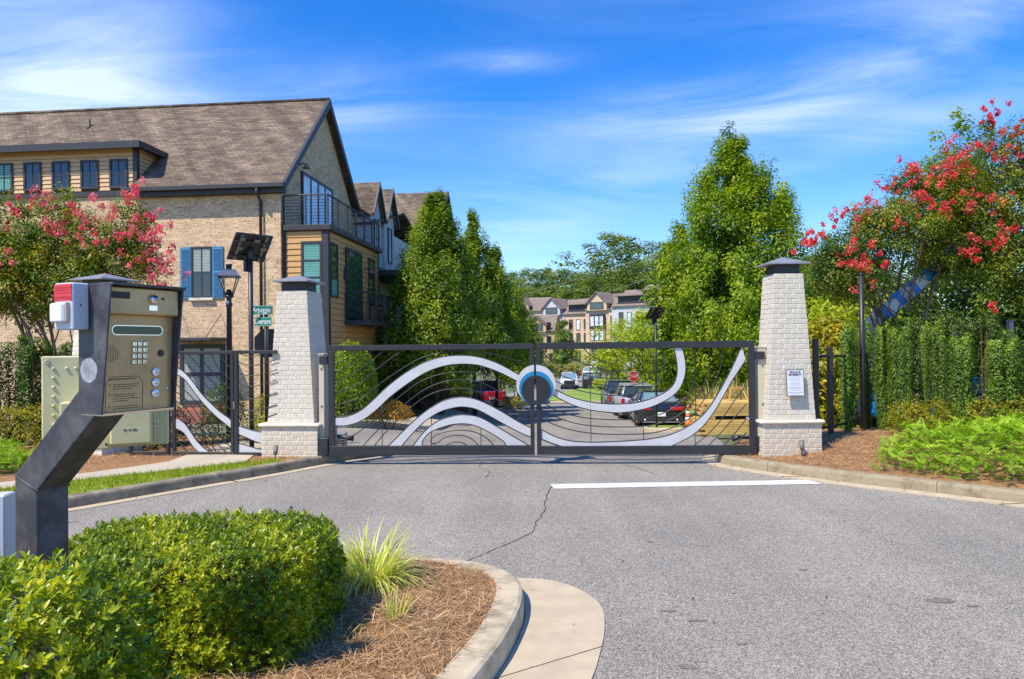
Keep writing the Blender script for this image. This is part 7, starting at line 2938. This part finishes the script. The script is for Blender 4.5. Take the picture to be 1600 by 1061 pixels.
def car(label, kind, x, y, yaw, paint, group='parked cars', plate=True):
    P = {'sedan': dict(L=4.75, hw=.93, body=[(-2.28, .24), (-2.42, .50), (-2.39, .90), (-2.28, 1.04), (-1.60, 1.09), (.95, 1.0), (2.05, .84), (2.36, .66), (2.40, .36), (2.28, .24)], gb=(-1.85, 1.05, 1.05), gt=(-1.05, .20, 1.44), gw=(.80, .60), wr=.335, wy=(-1.42, 1.42)),
         'suv': dict(L=4.7, hw=.95, body=[(-2.25, .30), (-2.36, .60), (-2.34, 1.10), (-2.22, 1.18), (1.05, 1.14), (2.05, 1.02), (2.32, .80), (2.35, .42), (2.22, .30)], gb=(-2.24, 1.15, 1.16), gt=(-1.95, .35, 1.72), gw=(.86, .68), wr=.37, wy=(-1.40, 1.40)),
         'pickup': dict(L=5.6, hw=1.0, body=[(-2.72, .45), (-2.80, .62), (-2.80, 1.22), (-2.70, 1.26), (-.60, 1.26), (1.30, 1.24), (2.55, 1.14), (2.76, .95), (2.80, .52), (2.68, .42)], gb=(-.62, 1.55, 1.26), gt=(-.40, .75, 1.88), gw=(.90, .74), wr=.42, wy=(-1.75, 1.75)),
         'jeep': dict(L=4.2, hw=.93, body=[(-2.0, .50), (-2.05, .62), (-2.05, 1.18), (-1.98, 1.22), (.75, 1.20), (2.0, 1.12), (2.08, .95), (2.08, .60), (1.95, .50)], gb=(-2.02, .80, 1.21), gt=(-1.95, .55, 1.86), gw=(.86, .78), wr=.43, wy=(-1.25, 1.3))}[kind]
    t = thing('parked_' + kind, label, 'car' if kind in ('sedan', 'suv', 'jeep') else 'pickup truck', (x, y, H(x, y) + .004), yaw, group)
    prof = smooth_profile(P['body'])
    n = len(prof)
    cy = sum(p[0] for p in prof) / n
    cz = sum(p[1] for p in prof) / n
    hw = P['hw']
    mbx = MB()
    rows = []
    for xx, sc in ((-hw, .955), (-hw + .05, .99), (-hw + .14, 1.0), (hw - .14, 1.0), (hw - .05, .99), (hw, .955)):
        rows.append([(xx, cy + (p[0] - cy) * (sc * .5 + .5), cz + (p[1] - cz) * sc) for p in prof])
    vs = [v for r_ in rows for v in r_]
    fs = []
    for i in range(5):
        for j in range(n):
            j2 = (j + 1) % n
            fs.append((i * n + j, i * n + j2, (i + 1) * n + j2, (i + 1) * n + j))
    fs = [q[::-1] for q in fs]
    fs.append(list(range(n)))
    fs.append([5 * n + j for j in range(n)][::-1])
    mbx.add(vs, fs, True)
    body = mbx.build('body', paint, t)
    (b0, b1, bz), (t0, t1, tz) = P['gb'], P['gt']
    w0, w1 = P['gw']
    mbx = MB()
    A = [(-w0, b0, bz - .03), (w0, b0, bz - .03), (w0, b1, bz - .03), (-w0, b1, bz - .03)]
    B_ = [(-w1, t0, tz - .04), (w1, t0, tz - .04), (w1, t1, tz - .04), (-w1, t1, tz - .04)]
    mbx.add(A + B_, [(3, 2, 1, 0), (4, 5, 6, 7), (0, 1, 5, 4), (1, 2, 6, 5), (2, 3, 7, 6), (3, 0, 4, 7)])
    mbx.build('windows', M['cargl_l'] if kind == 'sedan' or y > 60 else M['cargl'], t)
    # roof skin and pillars in body colour
    mbx = MB()
    mbx.box(-w1 - .02, w1 + .02, t0 - .05, t1 + .05, tz - .045, tz + .012, ch=.025)
    mbx.build('roof', M['plastic'] if kind == 'jeep' else paint, t)
    for (ia, nm) in ((0, 'rear_pillar'), (1, 'rear_pillar'), (2, 'front_pillar'), (3, 'front_pillar')):
        a, b = Vector(A[ia]), Vector(B_[ia])
        mbx = MB()
        mbx.tube([a, b], [.06, .05] if ia < 2 else [.035, .035], 5)
        mbx.build(nm, paint, t)
    if kind in ('sedan', 'suv', 'pickup'):
        ym = (b0 + b1) / 2 - .1
        for s in (-1, 1):
            mbx = MB()
            mbx.tube([(s * w0, ym, bz), (s * w1, ym, tz - .03)], .03, 5)
            mbx.build('middle_pillar', M['plastic'], t)
    for yy in P['wy']:
        for s in (-1, 1):
            mbx = MB()
            r_ = P['wr']
            Mx = Matrix.Translation((s * (hw - .10), yy, r_)) @ Matrix.Rotation(s * math.pi / 2, 4, 'Y')
            mbx.lathe([(r_ * .62, -.11), (r_ * .93, -.115), (r_, -.08), (r_, .08), (r_ * .93, .115), (r_ * .62, .11)], 18, M=Mx)
            w = mbx.build('wheel', M['rubber'], t)
            mbx = MB()
            mbx.lathe([(r_ * .60, .09), (r_ * .60, .112), (r_ * .2, .10), (r_ * .15, .122)], 12, M=Mx)
            mbx.build('rim', M['rim'], w)
            mbx = MB()
            mbx.lathe([(r_ * 1.14, -.25), (r_ * 1.14, .012)], 18, M=Matrix.Translation((s * (hw - .015), yy, r_ + .02)) @ Matrix.Rotation(s * math.pi / 2, 4, 'Y'))
            mbx.build('wheel_arch', M['plastic'], t)
    yr = min(p[0] for p in prof)
    yf = max(p[0] for p in prof)
    zt = {'sedan': .90, 'suv': 1.02, 'pickup': 1.0, 'jeep': 1.0}[kind]
    for s in (-1, 1):
        mbx = MB()
        if kind == 'sedan':
            mbx.box(min(s * .36, s * .86), max(s * .36, s * .86), yr - .012, yr + .10, zt - .13, zt, ch=.02)
        else:
            mbx.box(min(s * .74, s * .91), max(s * .74, s * .91), yr - .02, yr + .10, zt - .16, zt + (.10 if kind != 'jeep' else .02), ch=.02)
        mbx.build('taillight', M['taillight'], t)
        mbx = MB()
        mbx.box(min(s * .50, s * .88), max(s * .50, s * .88), yf - .12, yf + .012, zt - .28, zt - .06, ch=.02)
        mbx.build('headlight', M['lamp'], t)
        mbx = MB()
        mbx.box(min(s * (w0 + .06), s * (w0 + .28)), max(s * (w0 + .06), s * (w0 + .28)), b1 - .55, b1 - .38, bz - .02, bz + .17, ch=.03)
        mbx.build('mirror', M['plastic'], t)
    mbx = MB()
    mbx.box(-.62 if kind == 'pickup' else -.48, .62 if kind == 'pickup' else .48, yf - .05, yf + .03, zt - .42, zt + (.06 if kind == 'pickup' else -.08), ch=.01)
    mbx.build('grille', M['plastic'], t)
    mbx = MB()
    mbx.box(-hw + .06, hw - .06, yf - .12, yf + .03, .38, .56, ch=.02)
    mbx.build('front_bumper', M['plastic'], t)
    mbx = MB()
    mbx.box(-hw + .08, hw - .08, yr - .035, yr + .12, .30, .46 if kind != 'pickup' else .62, ch=.02)
    rb = mbx.build('rear_bumper', M['plastic'] if kind != 'pickup' else M['chrome'], t)
    if kind == 'sedan':
        mbx = MB()
        mbx.box(-.72, .72, yr - .05, yr - .035, .30, .335)
        mbx.build('chrome_strip', M['chrome'], rb)
        for s in (-1, 1):
            mbx = MB()
            mbx.tube([(s * .62, yr - .06, .40), (s * .62, yr + .02, .40)], .05, 10)
            mbx.build('exhaust', M['chrome'], t)
    if kind == 'pickup':
        mbx = MB()
        mbx.box(-.80, .80, -2.66, -.66, 1.20, 1.262)
        mbx.build('bed_floor', M['plastic'], t)
    if kind == 'jeep':
        mbx = MB()
        Mx = Matrix.Translation((.05, yr - .16, 1.02)) @ Matrix.Rotation(math.pi / 2, 4, 'X')
        mbx.lathe([(.24, -.12), (.37, -.12), (.41, -.08), (.41, .08), (.37, .12), (.24, .10)], 18, M=Mx)
        mbx.build('spare_wheel', M['rubber'], t)
    if plate:
        mbx = MB()
        zp = {'sedan': .62, 'suv': .80, 'pickup': .80, 'jeep': .62}[kind]
        mbx.box(-.17, .17, yr - .05, yr - .02, zp - .08, zp + .08)
        mbx.build('license_plate', M['signwhite'], t)
    return t


def smooth_profile(pts):
    out = []
    n = len(pts)
    for i in range(n):
        a, b, c = Vector(pts[i - 1]), Vector(pts[i]), Vector(pts[(i + 1) % n])
        q = b.lerp(a, min(.3, .12 / max((a - b).length, .01)))
        r = b.lerp(c, min(.3, .12 / max((c - b).length, .01)))
        out += [tuple(q), tuple((q + r + b * 2) / 4), tuple(r)]
    return out


paint_blk = mat('black_car_paint', (.012, .013, .018), .18, spec=.6, coat=.8)
paint_wht = mat('white_car_paint', (.72, .73, .74), .25, coat=.6)
paint_sil = mat('silver_car_paint', (.55, .56, .58), .28, .4, coat=.6)
paint_red = mat('red_car_paint', (.50, .010, .030), .22, coat=.8)
paint_gry = mat('grey_car_paint', (.10, .11, .12), .25, coat=.7)
car('black sedan parked nearest the gate beside the orange cone', 'sedan', 6.0, 29.9, math.radians(-5), paint_blk)
car('silver car parked directly ahead of the black sedan', 'suv', 6.25, 36.2, math.radians(-3), paint_sil)
car('dark pickup parked at the head of the row by the stop sign', 'pickup', 6.55, 43.0, math.radians(-3), paint_gry)
car('white pickup facing the gate on the far street left of the lawn', 'pickup', at_px(889, 82), 82, math.radians(176), paint_wht, plate=False)
car('dark off-road car with spare wheel parked beside the far lawn', 'jeep', at_px(925, 80), 80, math.radians(-12), paint_blk, plate=False)
car('white car parked behind the dark off-road car up the street', 'suv', at_px(925, 97), 97, math.radians(-18), paint_wht, plate=False)
car('grey car farthest up the street near the townhouses', 'suv', at_px(934, 110), 110, math.radians(-22), paint_gry, plate=False)
car('bright red pickup backed against the hornbeam trees', 'pickup', at_px(756, 50), 51.5, math.radians(12), paint_red)


def traffic_cone():
    x, y = at_px(1074, 23.8), 23.8
    t = thing('traffic_cone', 'orange traffic cone with two white bands behind the right gate leaf', 'cone', (x, y, H(x, y) + .13))
    mbx = MB()
    mbx.box(-.19, .19, -.19, .19, 0, .035, ch=.01)
    mbx.build('cone_base', M['plastic'], t)
    r = lambda z: .135 - .105 * z / .74
    for (a, b, m, nm) in ((.036, .26, 'cone', 'cone_body'), (.261, .36, 'signwhite', 'white_band'), (.361, .46, 'cone', 'cone_body'), (.461, .56, 'signwhite', 'white_band'), (.561, .76, 'cone', 'cone_body')):
        mbx = MB()
        mbx.lathe([(r(a), a), (r(b), b)], 16)
        mbx.build(nm, M[m], t)


traffic_cone()


def lumber(label, x, y, z, w, h, d, layers, seed, rz):
    rr = random.Random(seed)
    t = thing('lumber_stack', label, 'lumber', (x, y, z), rz, 'lumber stacks beyond the gate')
    hh = (h - .09) / layers
    for k in (-.4, .35):
        mbx = MB()
        mbx.box(w * k - .05, w * k + .05, -d / 2, d / 2, 0, .088)
        mbx.build('bearer', M['wood_d'], t)
    for i in range(layers):
        n = 5
        for j in range(n):
            dx = rr.uniform(-.10, .10)
            mbx = MB()
            y0 = -d / 2 + d * j / n
            mbx.box(-w / 2 + dx, w / 2 + dx, y0 + .004, y0 + d / n - .004, .09 + i * hh + .003, .09 + (i + 1) * hh - .003)
            mbx.build('plank', M['wood'] if rr.random() > .3 else M['wood_d'], t)
    return t


lx = at_px(1142, 17.6)
lz = H(lx, 17.6) + .02
lumber('lower stack of yellow lumber behind the right gate leaf', lx, 17.6, lz, 1.75, .44, 1.1, 6, 1, 0)
lumber('upper stack of yellow lumber laid on the lower one', lx + .1, 17.6, lz + .445, 1.8, .42, 1.05, 6, 2, .02)


def sawhorse():
    p = W(1150, 632, 18.2)
    t = thing('sawhorse', 'small wooden trestle standing on the lumber behind the gate', 'trestle', (lx + .15, 17.75, lz + .866), .2)
    for s in (-1, 1):
        for q in (-1, 1):
            mbx = MB()
            mbx.tube([(s * .24, q * .16, 0), (s * .15, q * .03, .30)], .022, 4, smooth=False)
            mbx.build('leg', M['wood_d'], t)
    mbx = MB()
    mbx.box(-.24, .24, -.045, .045, .27, .33)
    mbx.build('top_beam', M['wood_d'], t)


sawhorse()


def plume(label, px, D, n, L, seed, dz=0):
    x = at_px(px, D)
    t = strap_tuft('plume_grass', label, x, D, H(x, D) + .1 + dz, n, L, .7, LF['plume'], seed, .05, 'plume grasses beyond the gate', .8)
    return t


plume('tall yellow plume grass behind the lumber, left of the trestle', 1108, 27, 420, 1.7, 201)
plume('tall yellow plume grass right behind the trestle', 1148, 26, 420, 1.9, 202)
plume('yellow plume grass close to the right gate post', 1172, 24, 300, 1.7, 203)
for i, (px, lab) in enumerate(((846, 'golden grass clump at the left end of the far townhouses'), (866, 'golden grass clump left of the columnar tree'), (893, 'golden grass clump just right of the columnar tree'), (910, 'golden grass clump before the pointed buff townhouse'), (923, 'golden grass clump nearest the far grey car'))):
    x = at_px(px, 104)
    bush('golden_grass', lab, x, 104, H(x, 104), 1.3, 1.0, 1.6, 700, .35, LF['plume'], 210 + i, 'golden grass clumps by the far townhouses', stems=2)
bush('low_shrub', 'rounded green hedge beside the far dark off-road car', at_px(955, 74), 74, H(8, 74), 1.9, 1.2, 1.5, 1500, .2, LF['lime'], 220)
bush('low_shrub', 'small yellow green bush by the short brown wall end', at_px(812, 46), 46, H(0, 46) + .1, .55, .5, .8, 700, .1, LF['yellow'], 221)
bush('low_shrub', 'green shrub along the red brick planter wall', at_px(650, 35), 35, H(-5, 35) + .1, 1.6, .6, .7, 1200, .1, LF['dark'], 222)
bush('low_shrub', 'green shrub under the hornbeam trees near the red pickup', at_px(715, 44), 44, H(-3, 44) + .1, 1.6, .6, .8, 1200, .12, LF['dark'], 223)


def wire(label, a, b, sag):
    A, B_ = W(*a), W(*b)
    mbx = MB()
    pts = []
    for k in range(25):
        s = k / 24
        p = A.lerp(B_, s)
        p.z -= sag * 4 * s * (1 - s)
        pts.append(p)
    mbx.tube(pts, .045, 5)
    tag(mbx.build('overhead_wire', M['cable']), label, 'wire')


wire('longer overhead wire rising to the right across the woods', (700, 492, 150), (1110, 368, 112), .6)
wire('shorter overhead wire just above the far grey roof', (900, 470, 150), (1110, 398, 112), .5)


def right_fence():
    f = thing('fence_panel', 'black metal fence panel between the notice pillar and the hollies', 'fence', (0, 0, 0), 0)
    a, b, c = W(1275, 600, 11.7), W(1297, 600, 12.0), W(1374, 600, 13.6)
    for p, z1 in ((a, 1.92), (b, 1.78), (c, 1.6)):
        mbx = MB()
        mbx.box(p.x - .04, p.x + .04, p.y - .04, p.y + .04, .0, z1, ch=.004)
        mbx.build('post', M['metal'], f)
    for (p, q) in ((a, b), (b, c)):
        for z in (1.62, .42):
            mbx = MB()
            mbx.tube([(p.x, p.y, z), (q.x, q.y, z)], .022, 4, smooth=False)
            mbx.build('rail', M['metal'], f)
    p = W(1348, 600, 12.6)
    t = thing('steel_pole', 'tall black steel pole rising through the hollies', 'pole', (p.x, p.y, .1))
    mbx = MB()
    mbx.tube([(0, 0, -.2), (0, 0, 2.95)], .045, 12)
    mbx.build('shaft', M['metal'], t)
    mbx = MB()
    mbx.lathe([(.052, 2.951), (.052, 2.975), (.02, 2.99)], 12)
    mbx.build('pole_cap', M['metal'], t)
    for i, (px, top) in enumerate(((1551, 497), (1580, 502))):
        p = W(px, 600, 15.7)
        q = W(px, top, 15.7)
        t = thing('grey_post', ('grey steel post showing above the hollies, left of two', 'grey steel post showing above the hollies, right of two')[i], 'post', (p.x, p.y, .1))
        mbx = MB()
        mbx.box(-.05, .05, -.05, .05, -.2, q.z - .1, ch=.004)
        mbx.build('shaft', M['cap'], t)
        mbx = MB()
        mbx.box(-.06, .06, -.06, .06, q.z - .099, q.z - .07, ch=.004)
        mbx.build('post_cap', M['cap'], t)


right_fence()


def boom_lift():
    D = 15.9
    base = W(1455, 640, D)
    t = thing('boom_lift', 'blue and white boom lift machine half hidden behind hollies and red myrtle', 'boom lift', (base.x, base.y, H(base.x, base.y) + .05))

    def L(px, py, d=D):
        p = W(px, py, d)
        return Vector((p.x - base.x, p.y - base.y, p.z - t.location.z))

    def beam(nm, a, b, w, m):
        d = (b - a)
        q = d.to_track_quat('Z', 'Y').to_matrix().to_4x4()
        mbx = MB()
        mbx.box(-w / 2, w / 2, -w / 2, w / 2, 0, d.length, M=Matrix.Translation(a) @ q, ch=.02)
        return mbx.build(nm, M[m], t)
    mbx = MB()
    mbx.box(-1.3, 1.3, -.75, .75, .35, .85, ch=.05)
    mbx.build('chassis', M['lift'], t)
    for sx in (-.95, .95):
        for sy in (-.85, .85):
            mbx = MB()
            mbx.lathe([(.2, -.13), (.40, -.13), (.43, -.09), (.43, .09), (.40, .13), (.2, .12)], 16, M=Matrix.Translation((sx, sy, .43)) @ Matrix.Rotation(math.pi / 2, 4, 'X'))
            mbx.build('wheel', M['rubber'], t)
    mbx = MB()
    mbx.box(-.9, 1.1, -.6, .6, .86, 1.25, ch=.08)
    mbx.build('turret', M['lift'], t)
    k = L(1357, 508)
    beam('lower_arm', Vector((.3, 0, 1.2)), L(1352, 640), .24, 'lift')
    beam('riser_arm', L(1352, 640), k, .22, 'lift')
    beam('upper_arm', k + Vector((-.05, 0, -.1)), L(1442, 436), .27, 'liftw')
    beam('upper_arm', L(1436, 441), L(1508, 376), .22, 'lift')
    for a, b in (((1372, 494), (1384, 485)), ((1398, 472), (1408, 464)), ((1420, 455), (1430, 447))):
        beam('blue_stripe', L(*a), L(*b), .29, 'lift')


boom_lift()


def grey_box():
    p = W(529, 690, 12.9)
    t = thing('vent_box', 'small grey louvred box on the ground just behind the left gate leaf', 'utility box', (p.x, p.y, H(p.x, p.y) - .1), .1)
    mbx = MB()
    mbx.box(-.14, .14, -.12, .12, 0, .42, ch=.008)
    mbx.build('case', M['cap'], t)
    for k in range(6):
        mbx = MB()
        mbx.box(-.11, .11, -.128, -.1205, .06 + k * .055, .085 + k * .055)
        mbx.build('louvre', M['cap_dark'], t)


grey_box()


# ------------------------------------------------------------------ grit and fallen leaves along the gutters
def litter():
    rng = np.random.default_rng(77)
    P = []
    for path, side, n in ((resample(KL, .2), -1, 110), (resample(KR, .2), 1, 170), (resample(KI, .15), -1, 70)):
        for _ in range(n):
            p = path[rng.integers(2, len(path) - 2)]
            d = abs(rng.normal(0, .22)) + .03
            i = path.index(p)
            a, b = Vector(path[i - 1]), Vector(path[i + 1])
            t = (b - a).normalized()
            P.append((p[0] + t.y * d, p[1] - t.x * d, .016))
    for _ in range(70):
        P.append((rng.uniform(-2.5, 5), rng.uniform(4.2, 11), .008))
    P = np.array(P)
    n = len(P)
    nr = np.stack([rng.normal(0, .25, n), rng.normal(0, .25, n), np.ones(n)], 1)
    me = scatter('leaf_litter', LEAF_V, LEAF_T, P, frames_n(nr, rng.normal(size=(n, 3))), rng.uniform(.015, .045, n), rng.random(n), LF['straw'])
    tag(link('leaf_litter', me), 'dry brown leaf bits blown along the kerbs and over the asphalt', 'leaf litter', kind='stuff')


litter()
